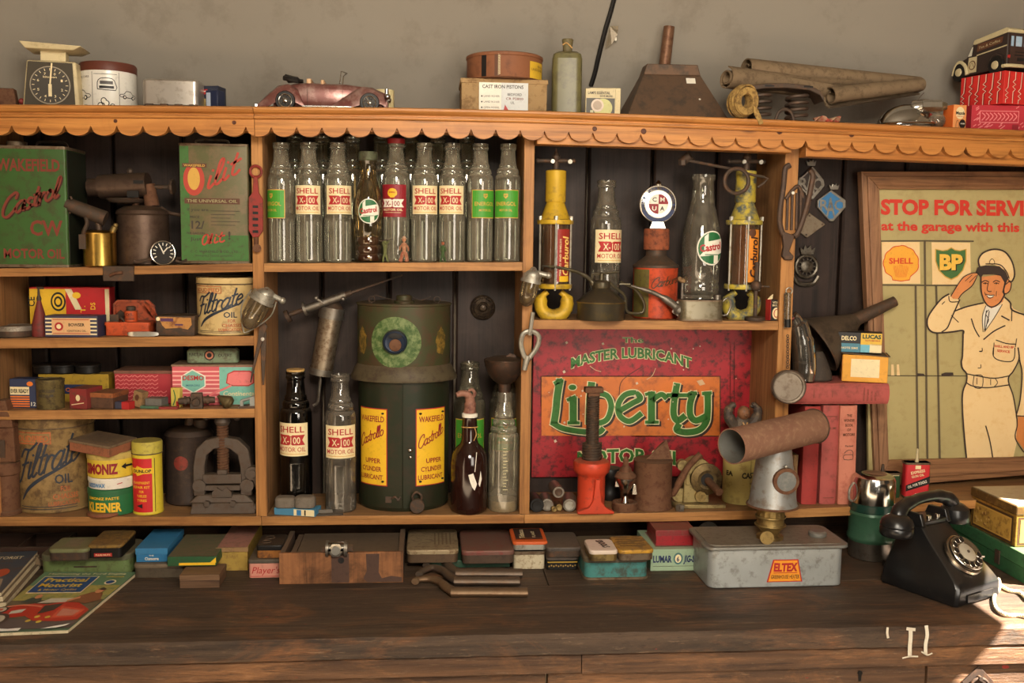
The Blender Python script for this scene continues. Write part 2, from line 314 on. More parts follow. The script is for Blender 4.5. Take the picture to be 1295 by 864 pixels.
class Dec:
    """print laid on a surface: map(u, v, layer) -> point, u right and v up in the thing's own units"""
    def __init__(s, mp, step=None): s.map = mp; s.step = step; s.q = {}; s.order = []
    def _put(s, key, mat, pts, faces, layer):
        key = (key, mat.name)
        if key not in s.q: s.q[key] = (mat, [], []); s.order.append(key)
        _, v, f = s.q[key]; o = len(v); v += [(x, y, layer) for x, y in pts]; f += [tuple(i+o for i in t) for t in faces]
    def poly(s, key, mat, pts, layer=0): s._put(key, mat, pts, [tuple(range(len(pts)))], layer); return s
    def rect(s, key, mat, u0, v0, u1, v1, layer=0): return s.poly(key, mat, [(u0, v0), (u1, v0), (u1, v1), (u0, v1)], layer)
    def ell(s, key, mat, cu, cv, ru, rv, layer=0, n=28, a0=0, a1=360):
        return s.poly(key, mat, [(cu+ru*cos(R(a0+(a1-a0)*i/n)), cv+rv*sin(R(a0+(a1-a0)*i/n))) for i in range(n if a1-a0 == 360 else n+1)], layer)
    def text(s, key, mat, st, u0, v0, w, h, layer=1, bold=.015, rot=0, shear=0, arc=0, taper=0, res=2):
        v, f = text_mesh(st, bold, res); ca, sa = cos(R(rot)), sin(R(rot)); out = []
        if len(st) > 1: s.n = getattr(s, 'n', 0)+1; key = '%s#%d' % (key, s.n)
        for x, y in v:
            hh = h*(1+taper*(x-.5)); X, Y_ = x*w+shear*y*h, y*hh+arc*(1-(2*x-1)**2)
            out.append((u0+X*ca-Y_*sa, v0+X*sa+Y_*ca))
        s._put(key, mat, out, f, layer); return s
    def stroke(s, key, mat, pts, w, layer=1, n=5, smooth=True, closed=False, taper=False):
        pl = catmull([(p[0], p[1], 0) for p in pts], n, closed) if smooth else [Vector((p[0], p[1], 0)) for p in pts]
        if closed: pl.append(pl[0])
        m = len(pl); L_ = []; Rr = []
        for i, p in enumerate(pl):
            d = pl[min(i+1, m-1)]-pl[max(i-1, 0)]
            if closed and i in (0, m-1): d = pl[1]-pl[m-2]
            if d.length < 1e-6: d = Vector((1, 0, 0))
            d.normalize(); ww = w/2*((.35+.65*sin(pi*i/(m-1))) if taper else 1); nn = Vector((-d.y, d.x, 0))*ww; L_.append((p+nn)[:2]); Rr.append((p-nn)[:2])
        if not closed and not taper:
            d = (pl[0]-pl[1]).normalized()*w*.3; L_[0] = (L_[0][0]+d.x, L_[0][1]+d.y); Rr[0] = (Rr[0][0]+d.x, Rr[0][1]+d.y)
            d = (pl[-1]-pl[-2]).normalized()*w*.3; L_[-1] = (L_[-1][0]+d.x, L_[-1][1]+d.y); Rr[-1] = (Rr[-1][0]+d.x, Rr[-1][1]+d.y)
        s._put(key, mat, L_+Rr, [(i, i+1, m+i+1, m+i) for i in range(m-1)], layer); return s
    def script(s, key, mat, word, u0, v0, w, xh, sw, layer=1, slant=.25, rise=0, grow=0, back=None, bw=0, shadow=None):
        tot = sum(GL[c][0] for c in word); sx = w/tot; x = 0
        for c in word:
            adv, st = GL[c]; fr = x/tot; g = 1+grow*fr
            for q in st:
                pts = [((x+px_*g)*sx+slant*py_*xh+u0, v0+py_*xh*g+rise*((x+px_)/tot)) for px_, py_ in q]
                if shadow: s.stroke(shadow[0], shadow[1], [(a+shadow[2], b+shadow[3]) for a, b in pts], sw+bw*2, layer-1.4, 4)
                if back: s.stroke(back[0], back[1], pts, sw+bw*2, layer-.7, 4)
                s.stroke(key, mat, pts, sw, layer, 4)
            x += adv
        return s
    def build(s, t, parent=None, first=True):
        """the ground of the print is a part, everything printed on it a sub-part"""
        root = None
        for key in s.order:
            mat, v, f = s.q[key]; key = key[0].split('#')[0]
            bm = bmesh.new(); vs = [bm.verts.new(p) for p in v]
            for q in f:
                try: bm.faces.new([vs[i] for i in q])
                except ValueError: pass
            if s.step:
                us = [p[0] for p in v]; a = math.ceil(min(us)/s.step)*s.step
                while a < max(us):
                    bmesh.ops.bisect_plane(bm, geom=bm.verts[:]+bm.edges[:]+bm.faces[:], plane_co=(a, 0, 0), plane_no=(1, 0, 0)); a += s.step
            bmesh.ops.triangulate(bm, faces=[q for q in bm.faces if len(q.verts) > 4])
            for q in bm.verts: q.co = Vector(s.map(*q.co))
            me = bpy.data.meshes.new(key); bm.to_mesh(me); bm.free()
            me.transform(Matrix.Scale(t.k, 4)); me.materials.append(mat)
            o = bpy.data.objects.new(key, me); COL.objects.link(o)
            if parent is not None: o.parent = parent; root = o
            elif root is None: o.parent = t.o; root = o
            else: o.parent = root
        return root
LS = .32
def m_front(x, y, z): return lambda u, v, l: (x+u, y-.25-LS*l, z+v)
def m_cyl(cx, cy, r, z, th=0, taper=0):
    def f(u, v, l):
        a = u/r+R(th); rr = r+.3+LS*l+taper*v
        return (cx+rr*sin(a), cy-rr*cos(a), z+v)
    return f
def m_plane(o, ux, vx):
    o, ux, vx = Vector(o), Vector(ux).normalized(), Vector(vx).normalized(); n = ux.cross(vx)
    return lambda u, v, l: tuple(o+ux*u+vx*v+n*(.25+LS*l))
def m_px(t, Y):     # a flat thing facing the room, its print measured on the wall plane Y
    return lambda u, v, l: tuple((P(u, v, Y-.0007*l)-t.loc)/t.k)
# ---------------------------------------------------------------- the setting
def struct(name, mb, mat, bev=0, smooth=False):
    o = mk(name, mb, mat, 1.0, smooth, bev); o['kind'] = 'structure'; return o
m_plaster = aged((138, 131, 120), (112, 102, 90), .22, .85, 0, 9, .55, 0, 2)
m_wallp = aged((150, 136, 118), (90, 76, 60), .3, .85, 0, 9, .4, 0, 3)
m_plank = wood((54, 39, 33), (34, 25, 21), 'z', .55, .6, .1, .45, 0, .3, (70, 54, 45))
m_plankx = wood((104, 78, 56), (62, 44, 32), 'x', .7, .6, .3, .6)
m_pine = wood((200, 138, 72), (158, 98, 46), 'x', .42, .7, .05, .3, 1.0, .15, (120, 66, 30))
m_pine_s = wood((186, 134, 78), (142, 94, 50), 'x', .5, .7, .45, .4, 0, .2, (110, 66, 36))
m_pine_v = wood((188, 134, 76), (146, 96, 50), 'z', .5, .7, .05, .35, 0, .2, (112, 70, 38))
m_pine_i = wood((170, 126, 82), (134, 92, 56), 'z', .6, .5, .05, .4, 0, .35, (92, 62, 38))
m_knot = aged((84, 44, 24), (50, 28, 18), .4, .5)
m_bench = benchwood((88, 70, 55), (46, 36, 29), (132, 86, 52), 'bench_top_wood')
m_benchf = benchwood((112, 80, 55), (58, 41, 30), (150, 104, 66), 'bench_front_wood')
struct('floor', MB().box(-2.7, 2.4, -4.2, .5, -.05, 0), m_wallp)
struct('wall_left', MB().box(-2.8, -2.7, -4.2, .5, 0, 3.4), m_wallp)
wr = MB().box(2.3, 2.42, -4.2, -1.75, 0, 3.4).box(2.3, 2.42, -.42, .5, 0, 3.4).box(2.3, 2.42, -1.75, -.42, 0, 1.15).box(2.3, 2.42, -1.75, -.42, 2.22, 3.4)
struct('wall_right', wr, m_wallp)
wf = struct('window_1', MB().box(2.30, 2.40, -1.75, -1.70, 1.15, 2.22).box(2.30, 2.40, -.47, -.42, 1.15, 2.22).box(2.3, 2.4, -1.70, -.47, 1.15, 1.2).box(2.3, 2.4, -1.70, -.47, 2.18, 2.22), m_pine_v)
back = struct('wall_back', MB().box(-2.7, 2.3, .30, .38, 0, 2.3), m_wallp)
px_joint = P(742, 300, .24).x; PW = .1955
i = -10; xs = []
x = px_joint-PW*10
while x < 2.1:
    if x+PW > -1.45:
        jj = random.Random(i); dy = jj.uniform(-.002, .002)
        mb = MB().prism([(x+.0035, .262), (x+.0035, .243+dy), (x+.009, .238+dy), (x+PW-.009, .238+dy), (x+PW-.0035, .243+dy), (x+PW-.0035, .262)], .985, 2.125)
        o = mk('plank', mb, m_plank, 1, False); o.parent = back
    x += PW; i += 1
for (z0, z1) in ((.885, .972),):
    o = mk('plank', MB().box(-1.9, 2.2, .225, .262, z0, z1), m_plankx, 1, False, .002); o.parent = back
# sloping plaster ceiling over the cabinet, then level to the front of the room
prof = [(.34, 2.08), (.30, 2.08), (-.15, 3.42), (-4.2, 3.42), (-4.2, 3.5), (-.1, 3.5), (.36, 2.16)]
struct('ceiling', MB().loft([[(-2.8, y, z) for y, z in prof], [(2.42, y, z) for y, z in prof]]), m_plaster)
# ---------------------------------------------------------------- pine wall cabinet
CAB = T('wall_cabinet', 'long open pine wall cabinet with a scalloped cornice over the workbench', 'shelf unit', (0, 0, 1.0), k=1.0)
def cpart(name, mb, mat, bev=.0015, smooth=False): 
    mb.v = [(x, y, z-1.0) for x, y, z in mb.v]; return CAB.part(name, mb, mat, None, smooth, bev)
CORN = [(-60, 132), (0, 132), (160, 133), (322, 134.5), (500, 136), (650, 139), (825, 145), (1000, 152), (1150, 158.5), (1300, 165), (1380, 168), (1500, 173)]
_cz = [P(a, b, -.09) for a, b in CORN]
def interp(tab, X):
    if X <= tab[0][0]: return tab[0][1]
    for (a, b), (c, d) in zip(tab, tab[1:]):
        if X <= c: return b+(d-b)*(X-a)/(c-a)
    return tab[-1][1]
CT = [(p.x, p.z) for p in _cz]
zc = lambda X: interp(CT, X)
def sweep(profile, X0, X1, n=14):
    rings = []
    for i in range(n+1):
        X = X0+(X1-X0)*i/n; z = zc(X); rings.append([(X, y, z+dz) for y, dz in profile])
    return MB().loft(rings)
XL, XR = -1.19, 2.08; XJ = P(322, 150, -.07).x
mould = [(.0, -.012), (-.055, -.012), (-.055, -.030), (-.081, -.030), (-.083, -.027), (-.083, -.0235), (-.079, -.0215), (-.079, -.019), (-.088, -.014), (-.092, -.008), (-.092, -.003), (-.088, 0), (.0, 0)]
cpart('cornice_moulding', sweep(mould, XL, XJ-.0008), m_pine, 0); cpart('cornice_moulding', sweep(mould, XJ+.0008, XR), m_pine, 0)
cpart('top_board', sweep([(.001, -.016), (.001, -.001), (.262, -.001), (.262, -.016)], XL, XR), m_pine_s, 0)
PER = .0643; XC0 = P(342.8, 165, -.075).x
def scallop(X0, X1):
    st = []; X = X0
    xs_ = [X0]
    k0 = math.floor((X0-XC0)/PER)
    for k in range(k0, int((X1-X0)/PER)+k0+3):
        for j in range(9):
            q = XC0+(k+j/9)*PER
            if X0 < q < X1: xs_.append(q)
    xs_.append(X1); rings = []
    for X in xs_:
        ph = ((X-XC0)/PER) % 1.0; d = .019+.025*max(0, 1-(2*ph-1)**2)**.5
        z = zc(X)
        rings.append([(X, -.055, z-.030-d), (X, -.073, z-.030-d), (X, -.073, z-.030), (X, -.055, z-.030)])
    return MB().loft(rings)
cpart('scalloped_fascia', scallop(XL, XJ-.0008), m_pine, 0); cpart('scalloped_fascia', scallop(XJ+.0008, XR), m_pine, 0)
zr = [zc(.27)-.066, zc(1.0)-.066]
for kx, ky, kr in ((752, 163, 3), (814, 166, 3.6), (986, 166, 4), (1077, 170, 3.6), (1201, 172, 4), (1278, 172, 3.4), (146, 153, 2.4), (296, 155, 2.6)):
    p_ = P(kx, ky, -.0734); cpart('knot', MB().lathe([(kr*.0021, 0), (kr*.0016, .0007), (.0002, .0004)], p_.x, p_.y, p_.z, 12, (0, -1, 0)), m_knot, 0)
cpart('header_rail', MB().loft([[(x, -.054, zc(x)-.082), (x, 0, zc(x)-.082), (x, 0, zc(x)-.03), (x, -.054, zc(x)-.03)] for x in (.282, .6, .976)]), m_pine)
cpart('header_rail', MB().loft([[(x, -.054, zc(x)-.090), (x, 0, zc(x)-.090), (x, 0, zc(x)-.03), (x, -.054, zc(x)-.03)] for x in (1.016, 1.3, 1.6, 1.85, 2.04)]), m_pine)
cpart('header_rail', MB().loft([[(x, -.054, zc(x)-.058), (x, .0, zc(x)-.058), (x, .0, zc(x)-.03), (x, -.054, zc(x)-.03)] for x in (-1.14, -.8, -.5, -.2, .0, .252)]), m_pine)
UP = [(-1.175, -1.143), (-.471, -.442), (.253, .281), (.977, 1.015), (2.05, 2.08)]
BOT = [(-1.2, 1.017), (-.46, 1.010), (.261, 1.008), (.7, 1.009), (.921, 1.012), (1.273, 1.022), (1.511, 1.034), (1.8, 1.046), (2.1, 1.056)]
BT = .0255
zbot = lambda X: interp(BOT, X)+BT
for a, b in UP:
    mb = MB().box(a, b, 0, .237, zbot((a+b)/2)+.0005, zc((a+b)/2)-.017)
    cpart('upright', mb, m_pine_i)
    cpart('upright_facing', MB().box(a, b, -.006, -.0005, zbot((a+b)/2)+.0005, zc((a+b)/2)-.031), m_pine_v, .001)
def board(X0, X1, tops, th, mat=None, y0=-.006):
    n = 8; rings = []
    for i in range(n+1):
        X = X0+(X1-X0)*i/n; z = interp(tops, X); rings.append([(X, y0, z-th), (X, y0, z), (X, .2365, z), (X, .2365, z-th)])
    cpart('shelf', MB().loft(rings), mat or m_pine_s, .0012)
for a, b in ((-1.19, -.4575), (-.4565, .2665), (.2675, .9955), (.9965, 2.08)):
    board(a, b, [(x, z+BT) for x, z in BOT], BT, None, -.008)
def ztab(l): return [(P(x, y, 0).x, P(x, y, 0).z) for x, y in l]
ZL1 = ztab([(4, 339.5), (160, 337), (319, 333)]); ZL2 = ztab([(4, 428), (320, 424.5)]); ZL3 = ztab([(4, 519), (325, 516.5)])
ZM = ztab([(333, 333), (660, 331.5)]); ZR = ztab([(675, 404.5), (990, 406)])
A, B = UP[0][1]+.0005, UP[1][0]-.0005
board(A, B, ZL1, .022); board(A, B, ZL2, .0265); board(A, B, ZL3, .025)
board(UP[1][1]+.0005, UP[2][0]-.0005, ZM, .0235); board(UP[2][1]+.0005, UP[3][0]-.0005, ZR, .0255)
sL1, sL2, sL3, sM, sR = [(lambda t: (lambda X: interp(t, X)))(t) for t in (ZL1, ZL2, ZL3, ZM, ZR)]
sB = zbot; sC = lambda X: zc(X)
def on(px, Y, shelf):        # a point on a shelf at picture column px and depth Y
    X = P(px, 400, Y).x
    for _ in range(4): X = at(px, Y, shelf(X)).x
    return Vector((X, Y, shelf(X)+.0006))
# ---------------------------------------------------------------- workbench
BEN = T('workbench', 'heavy dark worn timber workbench with scarred plank top', 'workbench', (0, 0, .9), k=1.0)
rnd = random.Random(4)
def bpart(name, mb, mat, bev=.002, smooth=False, **k):
    mb.v = [(x, y, z-.9) for x, y, z in mb.v]; return BEN.part(name, mb, mat, None, smooth, bev, **k)
def rough_board(X0, X1, Y0, Y1, z0, z1, amp, n=90, seed=1):
    r = random.Random(seed); rings = []; a = b = 0
    for i in range(n+1):
        X = X0+(X1-X0)*i/n; a = a*.7+r.uniform(-amp, amp); b = b*.6+r.uniform(-amp, amp)*.6; w = .0025*sin(X*7+seed)
        rings.append([(X, Y0+a*.6, z0), (X, Y0+a+.001, z1-.009+b*.6), (X, Y0+.010+a, z1-.0008+b*.25), (X, Y1, z1), (X, Y1, z0)])
    return MB().loft(rings)
ZF = P(300, 838, -.535).z; ZF2 = P(1000, 846, -.53).z
yj = PZ(850, 738, .9).y
bpart('top_board', rough_board(-1.9, 2.25, -.535, yj-.0012, ZF+.001, .9, .0022, 220), m_bench, 0, True)
bpart('top_board', MB().box(-1.9, PZ(692, 735, .9).x-.001, yj+.0012, -.02, .862, .8995), m_bench, .002)
bpart('top_board', MB().box(PZ(692, 735, .9).x+.001, 2.25, yj+.0012, -.02, .862, .9), m_bench, .002)
bpart('top_board', MB().box(-1.9, .3, -.018, .222, .862, .899), m_bench, .002)
bpart('top_board', MB().box(.302, 2.25, -.018, .222, .862, .8985), m_bench, .002)
bpart('front_board', rough_board(-1.9, P(735, 840, -.53).x, -.532, -.50, ZF-.045, ZF-.001, .0012, 80, 3), m_benchf, 0, True)
bpart('front_board', rough_board(P(735, 840, -.53).x+.002, 2.25, -.531, -.50, ZF2, ZF-.001, .0012, 80, 5), m_benchf, 0, True)
bpart('rail', MB().box(-1.9, P(690, 850, -.52).x, -.515, -.48, .60, ZF-.046), m_benchf, .002)
bpart('drawer_front', MB().box(P(693, 850, -.52).x, P(1070, 850, -.52).x*1.2, -.518, -.49, .66, ZF2-.003), m_benchf, .003)
dr = bpart('drawer_front', MB().box(P(1070, 850, -.52).x*1.2+.004, 2.2, -.520, -.49, .66, ZF2-.003), m_benchf, .003)
for x in (-1.8, -.2, 1.8): bpart('leg', MB().box(x-.05, x+.05, -.47, -.37, 0, .60), m_benchf)
for x in (-1.8, 1.8): bpart('leg', MB().box(x-.05, x+.05, .1, .2, 0, .86), m_benchf)
m_iron = rusty((62, 52, 46), (104, 74, 54), .4, .6, .5, 40, .25)
m_black = aged((22, 20, 19), (54, 46, 38), .15, .45, 0, 60, .1, .1)
c = P(1236, 862, -.522); c.z -= .9
q = .040; mb = MB().plate([(c.x-q, c.z), (c.x, c.z-q), (c.x+q, c.z), (c.x, c.z+q)], -.526, -.5205); rp = BEN.part('ring_plate', mb, m_iron, dr, False, .001)
BEN.part('ring_pull', MB().ring((c.x, -.532, c.z-.012), .024, .0035, (0, 1, .0)).rod((c.x, -.52, c.z+.013), (c.x, -.538, c.z+.013), .005), m_iron, dr)
c = P(1088, 855, -.522); c.z -= .9
BEN.part('keyhole', MB().plate([(c.x+.006*cos(R(a)), c.z+.006*sin(R(a))+.006) for a in range(-50, 231, 28)]+[(c.x-.003, c.z-.014), (c.x+.003, c.z-.014)], -.5205, -.5185), m_black, dr if False else None, False)
m_wpaint = aged((214, 206, 188), (150, 120, 90), .25, .6, 0, 50, .2, 0)
dd = Dec(lambda u, v, l: (lambda p: (p.x, p.y-.0022, p.z-.9))(P(u, v, -.5375)))
for pts, w in (([(1122, 794), (1121.5, 800), (1122.5, 806)], 3), ([(1151, 796), (1151, 806), (1150, 818), (1150, 829)], 5), ([(1171, 792), (1172, 803), (1170, 815), (1170, 826)], 4.4), ([(1141, 832), (1150, 830), (1160, 830)], 1.8), ([(1165, 824), (1172, 828), (1178, 826)], 1.8), ([(1147, 795), (1156, 796)], 4)):
    dd.stroke('paint_drip#%d' % pts[0][0], m_wpaint, pts, w, 1, 4)
dd.build(BEN)
# ---------------------------------------------------------------- palette
CREAM = flat((232, 214, 168)); RED = flat((174, 40, 40)); GREEN = flat((70, 150, 46)); DGREEN = flat((34, 104, 58)); WHITE = flat((232, 226, 210))
YEL = flat((232, 184, 40)); BLK = flat((24, 22, 22)); NAVY = flat((34, 48, 88)); ORA = flat((226, 120, 40)); DRED = flat((140, 24, 36)); BLUE = flat((48, 116, 168))
GOLD = flat((206, 160, 70)); PINK = flat((206, 110, 112)); TEAL = flat((120, 184, 168)); INK = flat((60, 52, 44)); BRN = flat((92, 56, 36))
m_clear = glass(); m_clear2 = glass((214, 216, 200), .16, (150, 140, 120), .45)
m_oil = aged((74, 26, 14), (44, 14, 8), .3, .12, 0, 20, .02, 0, 8, .6)
m_tinrim = rusty((120, 104, 84), (88, 62, 44), .5, .5, .5)
m_steel = rusty((136, 130, 120), (96, 74, 56), .35, .42, .8, 70, .3, .15)
m_dark = rusty((74, 64, 56), (104, 74, 54), .45, .6, .5, 50, .5)
m_rust = rusty((112, 78, 56), (84, 52, 36), .5, .75, .3, 50, .4)
m_brass = rusty((158, 134, 84), (92, 74, 48), .45, .48, .85, 40, .25, .1)
m_galv = rusty((142, 142, 136), (112, 92, 74), .25, .5, .6, 30, .3, .15)
# ---------------------------------------------------------------- glass oil bottles
SHELL_PROF = [(15.5, 0), (16.8, 1.5), (17, 4), (17, 52), (16.7, 53), (17.2, 55), (17.2, 103), (16.8, 107), (15.6, 110.5), (13.9, 111.8), (14.5, 113.5), (14.3, 117), (13.2, 119.4), (11.6, 120), (12.1, 121.5), (11.7, 124.5), (10.4, 126), (8.9, 142.5), (10.2, 143.4), (10.7, 145), (10.2, 146.6), (9.7, 147.4), (10.5, 148.4), (10.4, 151), (9.2, 151.4), (8.2, 146)]
CAST_PROF = [(15.5, 0), (17.6, 2), (17.8, 9), (16.6, 11), (17.8, 13), (17.8, 20), (16.6, 22), (17.8, 24), (17.8, 31), (16.8, 33), (17.8, 35), (18, 60), (18, 74), (17, 84), (14.4, 95), (12, 104), (11.2, 106), (11.2, 109), (10.6, 111), (9.8, 128), (11.2, 130), (11.2, 134), (9.6, 134.5)]
def bowtie(d, w, h, y, hh, m, l):
    d.poly('banner', m, [(-w, y-hh), (-2, y-hh), (0, y-hh+1.6), (2, y-hh), (w, y-hh), (w-3, y), (w, y+hh), (2, y+hh), (0, y+hh-1.6), (-2, y+hh), (-w, y+hh), (-w+3, y)], l)
def shell_label(t, r, z, w=19, h=36, parent=None, sc=1):
    d = Dec(m_cyl(0, 0, r, z), 3)
    d.rect('label', CREAM, -w, 0, w, h)
    bowtie(d, w*.80, h, h*.49, h*.155, RED, 1)
    d.text('lettering', RED, 'SHELL', -w*.76, h*.72, w*1.52, h*.19, 1, .012)
    d.text('banner_lettering', CREAM, 'X-100', -w*.5, h*.385, w*1.02, h*.21, 2, .008)
    d.text('lettering', RED, 'MOTOR OIL', -w*.84, h*.14, w*1.68, h*.14, 1, .005)
    d.rect('small_print', GOLD, -w*.8, h*.06, w*.8, h*.075, 1)
    d.build(t)
def castrol_roundel(t, r, z, q=14.5):
    d = Dec(m_cyl(0, 0, r, z), 3)
    d.ell('label', WHITE, 0, 0, q, q+1.5); d.ell('roundel', DGREEN, 0, 0, q-1.2, q+.2, 1)
    d.poly('band', WHITE, [(-q*.55, q*.72), (-q*.3, q*.95), (-q*.3, q*.42), (q*.78, q*.62), (q*.86, q*.35), (q*.86, -q*.3), (q*.45, -q*.4), (q*.45, -q*.92), (q*.1, -q*.98), (q*.1, -q*.45), (-q*.86, -q*.55), (-q*.55, -q*.2)], 2)
    d.text('lettering', RED, 'Castrol', -q*.78, -q*.26, q*1.5, q*.46, 3, .035, 9)
    d.rect('small_print', DGREEN, -q*.5, -q*.44, q*.4, -q*.39, 3); d.build(t)
def green_label(t, r, z, w=18, h=36):
    d = Dec(m_cyl(0, 0, r, z), 3)
    d.rect('label', GOLD, -w, 0, w, h); d.rect('panel', GREEN, -w+1, 1, w-1, h-1, 1)
    d.poly('shield', GOLD, [(-2.6, h*.86), (2.6, h*.86), (2.6, h*.76), (0, h*.68), (-2.6, h*.76)], 2)
    d.text('shield_lettering', GREEN, 'BP', -1.7, h*.76, 3.4, 2.4, 3, .02)
    d.text('lettering', GOLD, 'ENERGOL', -w*.76, h*.44, w*1.5, h*.14, 2, .01); d.text('lettering', GOLD, 'MOTOR OIL', -w*.45, h*.24, w*.9, h*.08, 2, .02); d.build(t)
def red_label(t, r, z, w=18, h=40):
    d = Dec(m_cyl(0, 0, r, z), 3)
    d.rect('label', DRED, -w, 0, w, h)
    shell_pecten(d, 0, h*.74, 5.6, 1)
    d.poly('banner', WHITE, [(-w*.82, h*.30), (-2, h*.30), (0, h*.33), (2, h*.30), (w*.82, h*.30), (w*.62, h*.42), (w*.82, h*.55), (2, h*.55), (0, h*.52), (-2, h*.55), (-w*.82, h*.55), (-w*.62, h*.42)], 1)
    d.text('banner_lettering', DRED, 'X-100', -w*.5, h*.34, w, h*.16, 2, .02); d.text('lettering', CREAM, 'MOTOR OIL', -w*.72, h*.19, w*1.44, h*.07, 1, .02)
    d.rect('small_print', CREAM, -w*.6, h*.13, w*.6, h*.14, 1); d.build(t)
def shell_pecten(d, cu, cv, r, l, word=True, my=None, mr=None):
    my = my or YEL; mr = mr or RED; pts = []
    for i in range(41):
        a = R(-32+244*i/40); rr = r*(1+.05*abs(sin(i*pi/40*7.5*1.0))); pts.append((cu+rr*cos(a), cv+rr*sin(a)))
    pts += [(cu-r*.55, cv-r*.78), (cu-r*.5, cv-r*.98), (cu, cv-r*1.05), (cu+r*.5, cv-r*.98), (cu+r*.55, cv-r*.78)]
    d.poly('shell_outline', mr, [((x-cu)*1.05+cu, (y-cv)*1.05+cv) for x, y in pts], l); d.poly('shell_emblem', my, pts, l+1)
    if r > 12:
        for i in range(-6, 7): d.stroke('shell_rib', mr, [(cu+i*r*.05, cv-r*.85), (cu+r*.9*sin(R(i*11))*.55, cv-r*.1-abs(i)*r*.02)], r*.014, l+2, 1, False)
    if word: d.text('emblem_lettering', mr, 'SHELL', cu-r*.72, cv-r*.02, r*1.44, r*.34, l+2.6, .03)
def bottle(loc, label, kind, group=None, rz=0, prof='shell', mat=None, s=1.0, lid=None, oil=None, name='oil_bottle', cat='bottle', flute=True, oilmat=None):
    t = T(name, label, cat, loc, rz, group, k=KM(loc)*s)
    pr = SHELL_PROF if prof == 'shell' else CAST_PROF
    t.part('glass', MB().lathe(pr, seg=32, cap=True, flute=(3, 52, .035) if prof == 'shell' and flute else None), mat or m_clear, ang=60)
    if oil:
        q = [(max(.1, r-1.2), z) for r, z in pr if z < oil]; q = [(0.1, .6)]+[(r, max(z, .7)) for r, z in q]+[(q[-1][0], oil), (.1, oil)]
        t.part('oil', MB().lathe(q, seg=24), oilmat or m_oil)
    {'shell': lambda: shell_label(t, 17.3, 61), 'green': lambda: green_label(t, 17.3, 56), 'red': lambda: red_label(t, 17.3, 56), 'castrol': lambda: castrol_roundel(t, 18.1, 66), None: lambda: None}[kind]()
    if lid: t.part('cap', MB().lathe([(11.6, 131), (12.4, 132), (12.4, 141), (11.5, 142.5), (.1, 142.8)] if prof != 'shell' else [(10.6, 147), (11, 148), (11, 152.5), (10, 153.4), (.1, 153.6)], seg=24, cap=True), lid)
    return t
YB = .052
m_capg = rusty((92, 96, 72), (70, 60, 46), .5, .6, .3)
m_capr = flat((150, 30, 32))
gl = 'glass motor oil bottles on the upper middle shelf'
b1 = bottle(on(357, YB, sM), 'green labelled glass oil bottle at the left end of the bottle shelf', 'green', gl, -38, s=.985)
b2 = bottle(on(391.5, YB, sM), 'cream and red SHELL labelled bottle, second from the left on the bottle shelf', 'shell', gl, -3, s=.985)
b3 = dup(b2, on(428, YB, sM), 'cream and red SHELL labelled bottle directly left of the green capped Castrol bottle', 14)
b4 = bottle(on(466, YB-.004, sM), 'Castrol roundel glass bottle with green screw cap and amber oil left in it', 'castrol', gl, 6, 'castrol', glass((226, 206, 160), .05, (170, 150, 110), .35), lid=m_capg, oil=33, s=.965)
b5 = bottle(on(501, YB+.012, sM), 'crimson labelled X-100 bottle with a red cap behind the toy cowboy figure', 'red', gl, -14, lid=m_capr)
b6 = dup(b2, on(536.5, YB, sM), 'cream and red SHELL labelled bottle just right of the crimson labelled one', 5)
b7 = dup(b2, on(571.5, YB, sM), 'cream and red SHELL labelled bottle, rightmost SHELL label on the bottle shelf', -10)
b8 = dup(b1, on(606.5, YB, sM), 'green labelled glass oil bottle, second from the right end of the bottle shelf', 20)
b9 = dup(b1, on(641, YB, sM), 'green labelled glass oil bottle at the right end of the bottle shelf', -12)
_bk = None
for j, x in enumerate((374, 409, 446, 483, 519, 553, 589)):
    if not _bk:
        _bk = T('oil_bottle', 'plain glass oil bottle in the shadowed back row, seen between the first two front bottles', 'bottle', on(x, .165, sM), 0, 'back row of glass bottles', k=KM(on(x, .165, sM))*1.03)
        _bk.part('glass', MB().lathe(SHELL_PROF, seg=28, flute=(3, 52, .035)), m_clear2, ang=60)
    else: dup(_bk, on(x, .165, sM), 'plain back row bottle seen '+('', 'between the two leftmost SHELL labels', 'left of the Castrol roundel bottle neck', 'behind the crimson labelled bottle, left side', 'between the crimson label and the next SHELL label', 'between the two right hand SHELL labels', 'behind the rightmost SHELL label and first green one')[j])
# bottles standing in the lower middle bay (scaled up: they are nearer in size, taller)
m_blackoil = aged((16, 13, 12), (30, 24, 20), .2, .1, 0, 20, .02, 0, 8, .6)
t = bottle(on(375.5, .08, sB), 'tall bottle full of black oil with a cream SHELL label at the lower left upright', 'shell', 'bottles in the lower middle bay', -12, s=1.15, oil=142, oilmat=m_blackoil, mat=glass((120, 116, 110), .01, (90, 80, 70), .02))
t.part('cork', MB().lathe([(8.6, 148), (9, 149), (9.6, 152), (9.6, 153.5), (.1, 153.8)], seg=20), flat((200, 160, 96)))
m_cork = flat((196, 152, 92))
t = bottle(on(431, .058, sB), 'empty clear bottle with a cream SHELL label left of the tall green cabinet', 'shell', 'bottles in the lower middle bay', 6, s=1.14, mat=glass((206, 204, 196), .22, (150, 140, 126), .35))
t = bottle(on(593, .15, sB), 'clear bottle with a green label behind the dark syrup bottle', 'green', 'bottles in the lower middle bay', 0, s=1.16, mat=m_clear2)
t = bottle(on(637, .17, sB), 'clear bottle with a green label half hidden behind the ribbed glass bottle', 'green', 'bottles in the lower middle bay', 0, s=1.14, mat=m_clear2)
